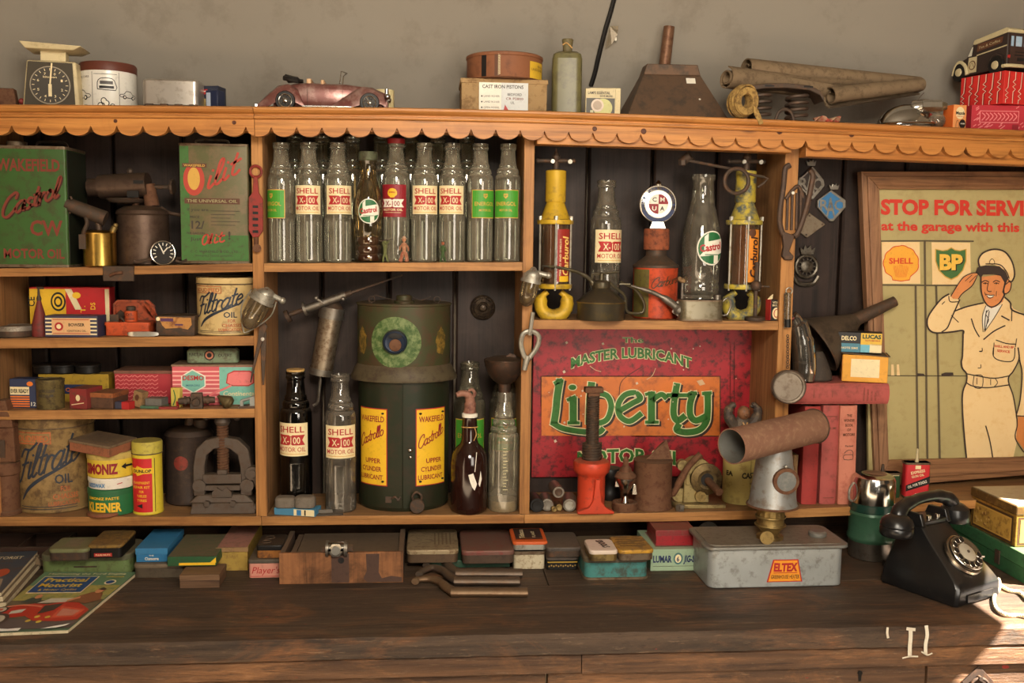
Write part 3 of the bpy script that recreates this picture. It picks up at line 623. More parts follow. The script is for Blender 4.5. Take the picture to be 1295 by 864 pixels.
# ribbed glass pourer with dark tin funnel
l = on(636, .045, sB)
t = T('measuring_bottle', 'clear ribbed measuring bottle under the dark tin pourer', 'bottle', l)
t.part('glass', MB().lathe([(17, 0), (19, 2), (19.3, 6), (19.3, 92), (18.6, 97), (16, 99), (17, 103), (16, 106), (13.6, 107), (14.4, 111), (13.6, 115), (11, 117), (12, 121), (11, 126), (9.6, 128), (9, 148), (8.4, 150)], seg=30, flute=(6, 90, .03)), m_clear, ang=60)
t.part('oil_residue', MB().lathe([(17.8, .7), (18, 14), (.1, 14)], seg=20), aged((196, 170, 140), (150, 120, 90), .3, .4))
d = Dec(m_cyl(0, 0, 19.5, 30), 3)
for i in range(14): d.rect('graduation', CREAM, -2, i*4, 2 if i % 3 else 4, i*4+.5)
d.build(t)
f = T('pourer_funnel', 'round dark tin pourer with half lid on top of the ribbed bottle', 'funnel', l+Vector((0, 0, 150.5*t.k)), k=t.k)
m_pour = rusty((66, 54, 46), (98, 66, 48), .4, .45, .6, 40, .4)
f.part('bowl', MB().lathe([(7.2, -12), (7.6, 1), (8, 10), (14, 14), (22, 24), (25, 34), (25.6, 40), (24.6, 40), (24, 34), (21, 25), (13, 15.4), (6, 11)], seg=28, cap=False), m_pour)
f.part('rim', MB().ring((0, 0, 40), 25.3, 1, (0, 0, 1)), m_pour)
f.part('half_lid', MB().lathe([(25, 40), (18, 43.5), (10, 45), (.1, 45.4)], seg=28, cap=False).xf(Matrix.Scale(1, 4)), m_pour)
f.part('lid_flap', MB().plate([(-2, 43), (6, 49), (13, 47), (14, 42)], -8, -7), m_pour)
# dark syrup bottle with ceramic pourer
t = T('pourer_bottle', 'dark brown flagon bottle with a worn clay pourer spout and torn white label scraps', 'bottle', on(593, .03, sB))
t.part('glass', MB().lathe([(19, 0), (22, 3), (23, 8), (23, 62), (21.6, 74), (17, 82), (11.6, 87), (10, 92), (9.2, 118), (9.6, 121), (8, 122)], seg=30), aged((34, 14, 10), (58, 30, 20), .2, .12, 0, 20, .03, .06, 8, .6))
t.part('neck_ring', MB().lathe([(9, 120), (9.8, 121), (9.8, 125), (8, 126)], seg=22), WHITE)
t.part('string', MB().ring((0, 0, 108), 10, .7, (0, .1, 1)).tube([(6, -8.5, 108), (8, -8, 100), (5, -9.5, 92)], .6, 6), m_cork)
t.part('spout', MB().tube([(0, 0, 125), (.5, 0, 134), (0, 0, 143), (-3, -1, 149), (-10, -3, 151), (-17, -5, 149)], [8, 7.2, 6, 4.8, 4, 3.2], 12).tube([(2, 0, 143), (6, 0, 150), (3, 0, 155), (-2, 0, 154)], 2, 8), aged((150, 106, 88), (96, 52, 44), .5, .6))
d = Dec(m_cyl(0, 0, 23.2, 30), 3)
d.poly('label_scrap', WHITE, [(-2, 22), (4, 24), (6, 18), (9, 10), (6, 2), (3, 6), (0, 14)], 0); d.poly('label_scrap', WHITE, [(11, 10), (14, 26), (16, 16), (13, 6)], 0)
d.stroke('drip', WHITE, [(8, 50), (7, 38), (6, 26)], .9, 1); d.build(t)
# ---------------------------------------------------------------- three small painted toy figures among the bottles
def figure(px, label, mats, arms, legs, h=28, hat=0, yy=.004):
    t = T('toy_figure', label, 'figurine', on(px, yy, sM), 0, 'small toy figures before the bottles'); s = h/28
    body = MB().tube([(0, 0, 12*s), (0, 0, 17*s), (0, 0, 21*s), (0, 0, 23*s)], [2.2*s, 2.4*s, 2.9*s, 1.2*s], 8)
    for L in legs: body.tube([(0, 0, 13*s)]+[(x*s, y*s, z*s) for x, y, z in L], [1.8*s, 1.5*s, 1.2*s, 1.1*s], 8)
    for a in arms: body.tube([(0, 0, 21.5*s)]+[(x*s, y*s, z*s) for x, y, z in a], [1.4*s, 1.1*s, .9*s], 8)
    t.part('body', body, mats[0]); t.part('head', MB().sph(0, 0, 25.5*s, 2.1*s, 10, 1.1).sph(0, -2*s, 25.3*s, .5*s, 6), mats[1])
    if hat: t.part('hat', MB().lathe([(3.6*s, 26.6*s), (3.2*s, 27.2*s), (1.9*s, 27.4*s), (1.6*s, 29.4*s), (.1, 29.6*s)], seg=12), mats[2])
    return t
m_khaki = aged((104, 108, 62), (64, 60, 40), .4, .55); m_cow = aged((140, 66, 48), (206, 170, 130), .4, .4, 0, 160)
t = figure(487, 'small khaki soldier figure raising a rifle by the Castrol bottle', (m_khaki, m_khaki), [[(-3, 0, 24), (-1, -1, 27)], [(3, 0, 25), (5, -1, 27.5)]], [[(-2, 0, 6), (-2.6, 0, 0.6)], [(2, 0, 6), (4, 0, .6)]], 28)
t.part('rifle', MB().rod((-6, -1.5, 27), (10, -1.5, 29.5), .5), m_dark)
t = figure(511, 'small red and brown cowboy toy figure with cream trousers before the crimson labelled bottle', (m_cow, aged((214, 150, 110), (150, 90, 60), .3), flat((190, 150, 120))), [[(-4, 0, 18), (-5, -1, 14)], [(4, 0, 18), (5, -1, 13)]], [[(-2.4, 0, 7), (-4.6, 0, .6)], [(2.4, 0, 7), (3.4, 0, .6)]], 31, 1)
t.part('chaps', MB().tube([(-1.6, -.3, 13), (-3, -.3, 7), (-4.8, -.2, 1)], [2, 2.3, 2.5], 8).tube([(1.6, -.3, 13), (3, -.3, 7), (3.6, -.2, 1)], [2, 2.3, 2.5], 8), m_cow)
t = figure(560, 'tiny green soldier figure standing between the two rightmost SHELL bottles', (aged((60, 84, 46), (80, 60, 40), .3), aged((160, 90, 60), (90, 60, 40), .3), m_khaki), [[(-3, 0, 20), (-3, -1, 16)], [(3, 0, 19), (4, -1, 15)]], [[(-1.6, 0, 6), (-3.4, 0, .6)], [(2, 0, 6), (3.6, 0, .6)]], 26)
t.part('stand', MB().lathe([(5, 0), (5, .6), (.1, .8)], seg=14), m_khaki)
# ---------------------------------------------------------------- helper for hung or awkward things: points measured on a plane Y
def L(t, px, py, Y): p = (P(px, py, Y)-t.loc)/t.k; return (p.x, p.y, p.z)
def m_ell(cy, r, ry, z):
    def f(u, v, l):
        a = u/r; n = Vector((sin(a)*ry, -cos(a)*r, 0)).normalized()*(.35+LS*l)
        return (r*sin(a)+n.x, cy-ry*cos(a)+n.y, z+v)
    return f
# ---------------------------------------------------------------- tall green two-door dispenser cabinet
m_dgr = aged((36, 42, 27), (52, 42, 30), .45, .42, .2, 30, .2, .5, 9)
m_dgr2 = aged((62, 66, 40), (76, 58, 40), .6, .5, .2, 30, .25, .6, 9)
t = T('oil_dispenser', 'tall dark green curved two-door oil dispenser with two yellow Castrollo plates', 'dispenser', on(509.5, .02, sB))
CYD = 46; RY = 44
def oval(pr, seg=48): return MB().lathe([(r, z) for r, z in pr], 0, CYD, 0, seg, sy=RY/57)
t.part('body', oval([(55, 0), (57, 3), (57, 168), (57, 172)]), m_dgr)
def door(a0, a1):
    n = 10; rg = []
    for i in range(n+1):
        a = R(a0+(a1-a0)*i/n); rg.append([((57+e)*sin(a), CYD-(RY+e)*cos(a), z) for e, z in ((.1, 5), (1.5, 5), (1.5, 167), (.1, 167))])
    return MB().loft(rg)
dl = t.part('door', door(-82, -1.2), m_dgr); drr = t.part('door', door(.4, 82), m_dgr)
t.part('skirt', oval([(57, 172), (68, 166), (68.5, 169), (61, 184), (59, 186)]), aged((84, 74, 54), (66, 52, 40), .5, .55, .2, 40, .25, .6, 9))
t.part('tank', oval([(59, 184), (59.5, 188), (59.5, 260), (61, 261), (61, 263), (58, 264), (30, 259), (.5, 262)]), m_dgr2)
t.part('filler_cap', MB().lathe([(13, 261), (13, 265), (10, 266), (10, 271), (9, 272.5), (.1, 273)], 0, CYD, 0, 20), m_dgr2)
t.part('wire_handle', MB().tube([(-12, CYD, 266), (-26, CYD, 269), (-36, CYD, 272), (-42, CYD, 268)], .7, 6).tube([(10, CYD, 270), (22, CYD, 266), (34, CYD, 271)], .7, 6), m_dark)
for sx in (-40, 42): t.part('wire_loop', MB().ring((sx, 26, 268), 4, .6, (0, 1, 0), 14, 6).rod((sx, 26, 260), (sx, 26, 264), .6), m_dark)
d = Dec(m_ell(CYD, 59.5, RY+2, 184), 3)
d.ell('faded_disc', aged((116, 130, 84), (58, 84, 38), .8, .6, .0, 60, .1, 0, 30), -10, 32, 33, 32, 0, 44)
for sx in (-62, 54):
    pts = [(sx+(11+1.5*sin(j*2.7))*sin(j*pi/8)*.85, 32+(17+2*cos(j*1.9))*cos(j*pi/8)) for j in range(16)]
    d.poly('crest_transfer#%d' % sx, aged((148, 116, 50), (84, 72, 36), .8, .5, .2, 80, .1, 0, 40), pts, 0)
d.build(t)
nz = t.part('nozzle', MB().lathe([(15.5, 0), (15.5, 5), (14, 8), (12, 9), (12, 6.5), (9, 6), (.1, 6)], -10, CYD-RY-1.6, 217, 26, (0, -1, 0)), aged((34, 46, 66), (24, 22, 20), .4, .3, .2))
t.part('nozzle_face', MB().lathe([(7.5, 0), (7.5, 8), (6, 8.6), (.1, 8.8)], -9.5, CYD-RY-2, 213.5, 20, (0, -1, 0)), m_rust, nz)
t.part('nozzle_hood', MB().lathe([(9, 0), (9, 8.2), (.1, 8.4)], -9, CYD-RY-1.8, 225.5, 18, (0, -1, 0), sx=1, sy=.45), m_black, nz)
for nm, u0, dp in (('left', -68, dl), ('right', 16, drr)):
    d = Dec(m_ell(CYD, 58.6, RY+1.6, 33), 3); W_ = 48; Z0 = 0
    d.rect('enamel_plate', RED, u0, 0, u0+W_, 99); d.rect('plate_face', YEL, u0+1.2, 1.2, u0+W_-1.2, 97.8, 1)
    d.text('lettering', DRED, 'WAKEFIELD', u0+4, 82, W_-8, 7.5, 2, .02); d.script('lettering', DRED, 'Castrollo', u0+3, 48, W_-8, 7.6, 1.35, 2, .1, 18)
    for i, (w, a, b) in enumerate((('UPPER', 14, 28), ('CYLINDER', 7, 36), ('LUBRICANT', 3, 42))): d.text('lettering', DRED, w, u0+a, 29-i*10.5, b-3, 6.2, 2, .02)
    d.build(t, None)
    for uu, vv in ((u0+W_-6, 93), (u0+W_-6, 6), (u0+6, 93), (u0+6, 6)):
        p = m_ell(CYD, 58.6, RY+1.6, 33)(uu, vv, 2)
        if abs(uu) < 62: t.part('screw', MB().sph(p[0], p[1], p[2], 2, 10, .6), m_black)
t.part('door_knob', MB().sph(9, .5, 80, 3.4, 12).sph(9.5, .3, 71, 2.6, 12), chrome())
t.part('latch', MB().tube([(-16, 4, 16), (-10, 1, 20), (-6, 0, 16), (-3, 0, 20)], 1.6, 8).box(-22, -3, 2, 3.5, 12, 20), m_dark)
p = T('padlock', 'small rusty padlock hanging at the foot of the green dispenser doors', 'padlock', (t.loc.x+18*t.k, .008, t.loc.z+.001), k=t.k)
p.part('body', MB().lathe([(9, -2), (9.4, -1), (9.4, 3), (8.6, 4), (.1, 4)], 0, 0, 9.6, 22, (0, -1, 0), sx=1, sy=1), m_dark)
p.part('shackle', MB().tube([(-5, 0, 16), (-6, 0, 22), (-1, 0, 27), (5, 0, 23), (5, 0, 16)], 1.5, 8), m_dark)
# ---------------------------------------------------------------- grease gun against the back boards
t = T('grease_gun', 'old steel grease gun leaning across the dark boards beside the green dispenser', 'tool', P(403, 512, .16)); YY = .16
t.part('barrel', MB().rod(L(t, 419, 398, YY), L(t, 406, 472, YY), 14, 24), rusty((150, 136, 116), (98, 74, 54), .5, .4, .8, 60, .3))
a, b = Vector(L(t, 419, 398, YY)), Vector(L(t, 406, 472, YY)); dd_ = (b-a).normalized()
t.part('end_ring', MB().rod(b-dd_*6, b+dd_*2, 15.4, 24), m_steel)
t.part('cap', MB().rod(a-dd_*9, a+dd_*5, 16, 12), m_steel)
t.part('dome', MB().rod(a-dd_*18, a-dd_*9, 6, 20, 14.5), m_dark)
t.part('pump_tube', MB().rod(L(t, 386, 391, .13), L(t, 437, 373, .13), 5, 14), m_steel)
t.part('collar', MB().rod(L(t, 384, 391, .13), L(t, 387, 390, .13), 9, 16), m_steel)
t.part('screw_rod', MB().rod(L(t, 366, 398, .13), L(t, 386, 391, .13), 3, 10), m_dark)
t.part('knob', MB().rod(L(t, 362, 401, .13), L(t, 366, 399, .13), 8, 16), m_dark)
t.part('nozzle', MB().rod(L(t, 437, 373, .13), L(t, 445, 370, .13), 3.4, 10).rod(L(t, 445, 370, .13), L(t, 509, 348, .14), 1.9, 10, 1), m_dark)
t.part('thumb_screw', MB().rod(L(t, 400, 378, .12), L(t, 410, 384, .12), 1.6, 8).sph(*L(t, 400, 377, .12), 3, 10).sph(*L(t, 434, 378, .12), 3, 10), m_steel)
t.part('delivery_pipe', MB().tube([L(t, 406, 473, YY), L(t, 404, 490, YY), L(t, 402, 508, YY), L(t, 396, 513, YY)], 2, 8), m_steel)
# ornate knob
t = T('ornate_knob', 'round fluted dark bronze knob screwed to the back boards right of the dispenser', 'knob', P(610.5, 389, .236))
pr = [(15.5, 0), (15.8, 2), (14, 3.5), (13, 4), (12, 5.5), (8, 7), (6, 6), (4, 7), (3.5, 10), (.1, 11)]
t.part('rosette', MB().lathe(pr, 0, 0, 0, 40, (0, -1, 0), flute=(3.6, 7, .1)), aged((44, 36, 32), (96, 80, 60), .4, .4, .6, 80, .3))
# ---------------------------------------------------------------- hung fittings on the uprights
m_alu = aged((176, 172, 160), (110, 92, 70), .35, .45, .7, 60, .3, .1)
m_bowl = glass((206, 192, 160), .16, (170, 150, 120), .5)
def fuel_bowl(tx, ty, bx, by, r, label, Y, loop=True):
    t = T('fuel_filter', label, 'fuel filter', P(tx, ty, Y)); a = Vector(L(t, tx, ty, Y)); b = Vector(L(t, bx, by, Y)); d = b-a; u = d.normalized(); s = u.cross(Vector((0, 1, 0)))
    if s.x < 0: s = -s
    t.part('head', MB().rod(a+u*2, a+u*11, r*1.0, 20).rod(a+u*9, a+u*13, r*1.12, 20).sph(*(a+u*3), r*.85, 14, .7), m_alu)
    t.part('bracket', MB().rod(a+s*r*.4-u*1, a+s*(r+8)-u*1, 3.4, 10).sph(*(a+s*(r+8)-u*1), 4.4, 10).sph(*(a-u*3), 4.6, 10), m_alu)
    t.part('bowl', MB().lathe([(r*.92, 0), (r*.92, d.length*.45), (r*.7, d.length*.68), (r*.3, d.length*.78), (.1, d.length*.8)], *(a+u*12), 20, tuple(u)), m_bowl)
    t.part('filter_core', MB().rod(a+u*12, a+u*(12+d.length*.35), r*.45, 12).sph(*(b-u*6), r*.42, 12), aged((150, 136, 104), (100, 76, 50), .4))
    if loop: t.part('wire_bail', MB().tube([a-s*(r+2)+u*5, a-s*(r+3)+u*d.length*.6, b-s*3+u*4, b+s*4+u*4, a+s*(r+4)+u*d.length*.5, a+s*(r+2)+u*4], .9, 6), m_alu)
    t.part('screw', MB().rod(a-u*4+Vector((0, -5, 0)), a-u*4+Vector((0, -7.5, 0)), 2, 10), m_dark)
    return t
fuel_bowl(336, 370, 312, 414, 15, 'glass fuel filter bowl with wire bail hanging before the small Filtrate tin', -.045)
fuel_bowl(674, 345, 665, 384, 12, 'glass fuel filter bowl hanging on the middle upright above the metal eye fitting', -.04, False)
t = T('eye_fitting', 'pear shaped alloy loop fitting hanging on the middle upright', 'fitting', P(670, 468, -.03))
t.part('loop', MB().tube([L(t, x, y, -.025) for x, y in ((664, 452), (659, 436), (662, 422), (672, 419), (681, 425), (680, 437), (670, 452))], 3.2, 8, 4, True), m_alu)
t.part('stem', MB().rod(L(t, 667, 450, -.025), L(t, 663, 468, -.025), 4.4, 12, 3.4).rod(L(t, 674, 395, -.03), L(t, 670, 424, -.03), 2.6, 8), m_alu)
t = T('divider_calipers', 'rusty iron divider calipers hanging on the left upright below the glass filter', 'tool', P(333, 410, -.014))
q = [(330, 408), (336, 408), (338.5, 413), (336, 420), (329, 441), (322, 466), (318, 484), (316.5, 483), (320, 462), (326, 432), (328, 414)]
t.part('leg', MB().plate([(L(t, x, y, -.014)[0], L(t, x, y, -.014)[2]) for x, y in q], -2.6, -.4), m_dark, bev=.5)
q = [(332, 418), (337, 420), (336, 450), (334, 487), (331.5, 487), (330, 455), (330, 430)]
t.part('leg', MB().plate([(L(t, x, y, -.014)[0], L(t, x, y, -.014)[2]) for x, y in q], -.2, 1.8), m_dark, bev=.5)
t.part('pivot', MB().rod(L(t, 332, 429, -.019), L(t, 332, 429, -.025), 2.4, 12), m_steel)
t = T('steelyard_tool', 'red painted iron gauge tool with ring top hanging on the left upright', 'tool', P(324, 262, -.012))
m_redp = aged((138, 48, 42), (84, 50, 40), .4, .5, .2)
def pl(t, pts, Y): return [(L(t, x, y, Y)[0], L(t, x, y, Y)[2]) for x, y in pts]
t.part('blade', MB().plate(pl(t, [(321, 224), (326, 224), (328, 244), (333, 252), (333, 292), (327, 300), (320, 300), (315, 292), (315, 250), (320, 243)], -.012), -3, 0), m_redp, bev=.6)
t.part('ring', MB().ring(L(t, 323.5, 217, -.014), 7, 1.8), m_redp)
for y in range(255, 292, 8): t.part('slot', MB().box(*[L(t, 320, y, -.012)[0], L(t, 327, y, -.012)[0]], -3.5, -2.9, L(t, 0, y+3.4, -.012)[2], L(t, 0, y, -.012)[2]), m_black)
t.part('stem', MB().rod(L(t, 324, 300, -.014), L(t, 324, 312, -.014), 3, 10).rod(L(t, 325, 314, -.006), L(t, 325, 314, -.024), 5.4, 14), m_rust)
t = T('hinge_catch', 'dark leather hinge strap folded over the upper left shelf edge', 'catch', (P(150, 343, -.012).x, -.0125, sL1(-.9)-.036))
t.part('plate', MB().box(-19, 19, -1.4, 1.8, 0, 18), m_dark, bev=.6); t.part('strap', MB().box(-19, 19, -1.4, 20, 17.6, 18.8), m_dark)
t.part('stud', MB().tube([(-10, -2.5, 7), (-3, -4, 10), (6, -3.5, 11)], 2, 8), m_rust)
# ---------------------------------------------------------------- bits at the left foot of the middle bay
l = on(376, .012, sB)
t = T('matchbox', 'flattened blue and tan carton under the grey brake block', 'box', (l.x, .016, l.z), -14)
t.part('carton', MB().box(-27, 27, -10, 12, 0, 9), flat((70, 128, 160)), bev=.4)
d = Dec(m_front(-27, -10, 0)); d.rect('label', CREAM, 26, .5, 53, 8.5); d.rect('stripe', BLUE, 30, 1, 36, 8, 1); d.rect('stripe', BLK, 40, 1, 42, 8, 1); d.build(t)
t2 = solo('rubber_block', 'grey twin-lobed rubber block lying on the small blue carton', 'block', (l.x-.002, .014, l.z+9.6*t.k), MB().rbox(-27, -1, -10, 10, 0, 13, 8, 5, 2.5).rbox(-2, 24, -10, 10, 0, 14, 8, 5, 2.5), aged((116, 106, 94), (74, 62, 50), .3, .8), -6, bev=1)
t3 = solo('metal_ring', 'grey metal ring standing behind the rubber block', 'ring', (P(374, 627, .07).x, .07, zbot(-.35)+.0245), MB().lathe([(4.6, -4), (11, -4), (12, -2.5), (12, 2.5), (11, 4), (4.6, 4), (4.6, -4)], 0, 0, 0, 26, (.1, 1, .12), cap=False), m_galv)
t4 = T('foil_packet', 'crumpled grey packet with a brass strip at the foot of the clear bottle', 'packet', on(415, .02, sB), 8)
t4.part('packet', MB().box(-16, 18, -12, 12, 0, 1.6), aged((72, 66, 58), (50, 42, 34), .4, .7)); t4.part('strip', MB().box(-20, 6, -5, -2, 1.7, 6, 1, 0), m_steel, None, False)
t4.part('block', MB().box(-24, -14, -9, -1, 1.7, 9, 1, 1), m_galv, bev=.6)
# ---------------------------------------------------------------- left bay, upper shelf
def base(px, shelf, Y): return on(px, Y, shelf)
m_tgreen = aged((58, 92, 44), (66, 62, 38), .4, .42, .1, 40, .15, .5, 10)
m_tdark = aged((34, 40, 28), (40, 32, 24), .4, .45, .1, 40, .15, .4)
def square_tin(name, label, px, shelf, Y, w, h, dep, mat, rz=0, rim=4, k=None, group=None):
    t = T(name, label, 'tin', on(px, Y, shelf), rz, group)
    t.part('body', MB().rbox(-w/2, w/2, 0, dep, 1, h-1, 2.5, 3), mat)
    for z0, z1 in ((0, rim), (h-rim, h)): t.part('rim', MB().rbox(-w/2-.6, w/2+.6, -.6, dep+.6, z0, z1, 3, 3), m_tinrim, bev=.4)
    return t
t = square_tin('oil_tin', 'big square green Castrol CW motor oil tin at the far left of the top shelf', 42, sL1, .004, 88, 152, 74, m_tgreen)
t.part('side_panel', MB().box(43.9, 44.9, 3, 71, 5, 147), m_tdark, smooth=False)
t.part('filler_cap', MB().cyl(-22, 20, 152, 158, 12), m_tinrim); t.part('carry_handle', MB().tube([(-6, 40, 152), (-2, 40, 160), (28, 40, 160), (34, 40, 152)], 1.6, 8), m_dark)
R2 = flat((118, 50, 36), .5, 0, .4, .05); R3 = flat((60, 28, 20))
d = Dec(m_front(-44, 0, 0))
d.text('lettering', R2, 'WAKEFIELD', 5, 121, 76, 15, 1, .03); d.script('lettering', R2, 'Castrol', 7, 61, 70, 13.5, 3.0, 2, .26, 28, 0, None, 0, ('letter_shade', R3, 1.3, -1.3))
d.text('lettering', R2, 'CW', 42, 41, 40, 19, 1, .03); d.text('lettering', R2, 'MOTOR OIL', 9, 12, 74, 12, 1, .03); d.build(t)
t = square_tin('oil_tin', 'tall green and brown Oilit universal oil tin beside the left upright', 272.5, sL1, .018, 85, 150, 50, aged((92, 92, 60), (112, 96, 70), .7, .42, .1, 30, .15, .5, 6), 0, 3)
t.part('carry_handle', MB().tube([(-26, 25, 150), (-24, 25, 156), (10, 25, 156), (14, 25, 150)], 1.6, 8), m_tinrim)
d = Dec(m_front(-42.5, 0, 0))
d.rect('green_band', flat((60, 106, 46), wear=.3), 1, 4, 12, 146, 0); d.rect('green_band', flat((60, 106, 46), wear=.3), 12, 4, 84, 36, 0)
R4 = flat((176, 62, 46), wear=.08)
d.ell('initial', R4, 18, 105, 13, 20, 1, 34); d.ell('initial_centre', GOLD, 18, 106, 7.5, 14, 2, 30)
d.script('lettering', R4, 'ilit', 32, 92, 40, 16, 3, 2, .25, 22); d.rect('name_strip', BRN, 4, 120, 34, 125, 2); d.text('strip_lettering', GOLD, 'WAKEFIELD', 6, 121, 26, 3, 3, .02)
d.rect('name_strip#2', BRN, 6, 75, 74, 82, 1); d.text('strip_lettering', flat((150, 140, 100)), 'THE UNIVERSAL OIL', 9, 76.8, 62, 3.8, 2, .02)
d.text('small_print', INK, "If you are", 9, 66, 26, 4, 1, 0); d.text('small_print', INK, 'PRICE', 12, 57, 12, 3, 1, .01); d.text('small_print', INK, '12/', 14, 44, 16, 10, 1, .02)
d.text('small_print', INK, 'PER GALLON', 8, 37, 22, 2.6, 1, .01); d.text('small_print', INK, 'Just', 12, 29, 14, 4.4, 1, .01)
d.script('lettering', R4, 'Oil', 26, 24, 12, 6, 2, 2, .2, 2); d.script('lettering', R4, 'it', 40, 26, 13, 7, 2, 2, .2, 2); d.text('lettering', INK, '!', 59, 31, 3, 10, 2, .03)
d.text('small_print', INK, 'C. C. WAKEFIELD & CO., LTD.', 12, 14, 60, 3, 1, .01); d.text('small_print', INK, 'WAKEFIELD HOUSE, LONDON', 18, 9, 46, 2, 1, .0)
for i in range(5): d.rect('small_print', INK, 38, 66-i*4.4, 74-(i % 3)*6, 66.6-i*4.4, 1)
d.build(t)
# blowlamps
m_bl = rusty((92, 74, 62), (74, 56, 46), .5, .45, .6, 50, .6)
t = T('blowlamp', 'large dull brown paraffin blowlamp between the two green oil tins', 'blowlamp', on(182, .095, sL1))
t.part('tank', MB().lathe([(29, 0), (31.5, 2), (32, 6), (31, 62), (32.5, 64), (31, 68), (22, 73), (8, 75), (.1, 75)], seg=32), m_bl)
t.part('burner_tube', MB().rod((-52, 4, 97), (8, 0, 101), 15, 26), m_bl)
t.part('burner_mouth', MB().rod((-66, 5, 96), (-50, 4, 97), 11, 20, 12), m_bl)
t.part('valve_stem', MB().rod((8, 0, 101), (12, 0, 74), 8, 16, 9).rod((-8, 0, 74), (-8, 0, 90), 4, 12), m_rust)
t.part('priming_pan', MB().lathe([(6, 76), (20, 78), (24, 82), (23, 83), (6, 79)], -20, 0, 0, 22), m_dark)
t.part('spindle', MB().rod((10, 0, 98), (36, -2, 98), 2.6, 10), m_dark); t.part('control_wheel', MB().lathe([(9.5, -1.6), (10, 0), (9.5, 1.6)], 38, -2, 98, 20, (1, -.1, 0), flute=(-2, 2, .07)), m_dark)
t.part('handle', MB().tube([(22, 0, 72), (32, 4, 66), (48, 10, 64), (50, 10, 72), (48, 10, 50), (49, 10, 6)], [3, 2.4, 2.4, 3, 3.6], 10), m_bl)
t.part('air_vent', MB().box(-6, 6, -15.6, -14, 101, 105).box(-14, 0, -15.3, -13, 84, 92), m_black)
t.part('pump', MB().rod((28, 0, 8), (52, 0, 9), 2.6, 10).sph(-14, 0, 117, 4, 8), m_dark)
t = T('blowlamp', 'small polished brass blowlamp beside the Castrol CW tin', 'blowlamp', on(127, .02, sL1))
t.part('tank', MB().lathe([(18, 0), (20, 1.5), (20, 40), (20.5, 42), (17, 44.5), (6, 46), (.1, 46)], seg=30), rusty((196, 160, 82), (110, 84, 44), .25, .28, 1.0, 30, .15, .1))
t.part('burner', MB().rod((-33, -3, 76), (8, 0, 60), 8.5, 18, 9.5).rod((-38, -3, 78), (-31, -3, 75), 6.5, 16), m_dark)
for a in (0, 120, 240): t.part('burner_fin', MB().box(-1, 1, -1, 1, 7, 14).xf(Matrix.Translation((-28, -3, 74)) @ Matrix.Rotation(R(a-18), 4, 'Y')), m_dark)
t.part('stem', MB().rod((0, 0, 45), (-2, 0, 58), 3.6, 12), m_dark); t.part('bracket', MB().tube([(-16, -3, 66), (-12, -8, 54), (-14, -14, 44), (-14, -20, 36)], 2.6, 8).box(-18, -10, -22, -20, 22, 40), m_dark)
t.part('filler', MB().rod((16, 0, 44), (19, 0, 50), 4, 12).sph(20, 0, 52, 3.2, 10), m_brass)
t = T('dial_gauge', 'small round black dial pressure gauge resting on the upper left shelf edge', 'gauge', on(206, -.0, sL1))
t.part('case', MB().lathe([(14, 6), (15, 4), (15.5, 0), (15.5, -4), (14, -5), (13.6, -3.6)], 0, 6, 15.6, 30, (0, 1, 0), cap=False), m_black)
t.part('bezel', MB().ring((0, 1.4, 15.6), 15, 1), chrome())
d = Dec(m_plane((0, 2.8, 15.6), (1, 0, 0), (0, 0, 1))); d.ell('dial', BLK, 0, 0, 14, 14)
for i in range(11):
    a = R(-120+240*i/10); d.stroke('tick', WHITE, [(9.5*sin(a), 9.5*cos(a)), (12.4*sin(a), 12.4*cos(a))], 1, 1, 1, False)
d.stroke('needle', WHITE, [(1, -1), (-3.6, 9)], 1.4, 2, 1, False); d.stroke('needle', WHITE, [(0, 0), (5.6, 6.4)], 1.5, 2, 1, False); d.build(t)
t.part('hose_tail', MB().tube([(-14, 8, 8), (-22, 8, 6), (-32, 8, 3), (-38, 8, 4)], 2, 8).tube([(14, 8, 6), (20, 8, 4), (28, 8, 7)], 1.6, 8), m_dark)
# ---------------------------------------------------------------- left bay, second shelf
def carton(name, label, px, shelf, Y, w, h, dep, mat, rz=0, lid=0, cat='box', z=0, group=None, lidmat=None, bev=.4, loc=None, lo=.7, tilt=None):
    l = loc if loc is not None else on(px, Y, shelf)
    t = T(name, label, cat, (l[0], l[1], l[2]+z), rz, group, tilt=tilt)
    if lid:
        t.part('base', MB().box(-w/2, w/2, 0, dep, 0, h-lid+.1), mat, bev=bev); t.part('lid', MB().box(-w/2-lo, w/2+lo, -lo, dep+lo, h-lid, h), lidmat or mat, bev=bev)
    else: t.part('body', MB().box(-w/2, w/2, 0, dep, 0, h), mat, bev=bev)
    return t
m_card = aged((150, 118, 80), (100, 74, 50), .4, .85, 0, 60, .2, .5)
t = carton('bulb_box', 'tall red and yellow box standing at the back of the second shelf', 90, sL2, .12, 96, 58, 26, flat((188, 30, 34)), 4)
d = Dec(m_front(-48, 0, 0)); d.rect('yellow_panel', YEL, 0, 3, 43, 56); d.poly('cream_flash', CREAM, [(42, 56), (50, 56), (62, 30), (54, 30)], 1); d.rect('cream_edge', CREAM, 90, 3, 95, 56)
d.text('side_lettering', BLK, 'CE', 6, 34, 12, 8, 1, .02, 90); d.text('side_lettering', YEL, 'DS', 78, 30, 9, 6, 1, .02, 90); d.text('side_lettering', YEL, 'T.', 66, 26, 9, 6, 1, .02, 90); d.ell('mark', YEL, 56, 48, 5, 4, 2)
for i in range(4): d.ell('headlamp_drawing', BLK, 34, 40, 9-i*2, 12-i*2.6, 1+i*.5) if i % 2 == 0 else d.ell('headlamp_fill', YEL, 34, 40, 9-i*2, 12-i*2.6, 1+i*.5)
d.build(t)
t = T('oil_can', 'small dull red conical oil can with spout before the red and yellow box', 'oil can', on(51, .045, sL2))
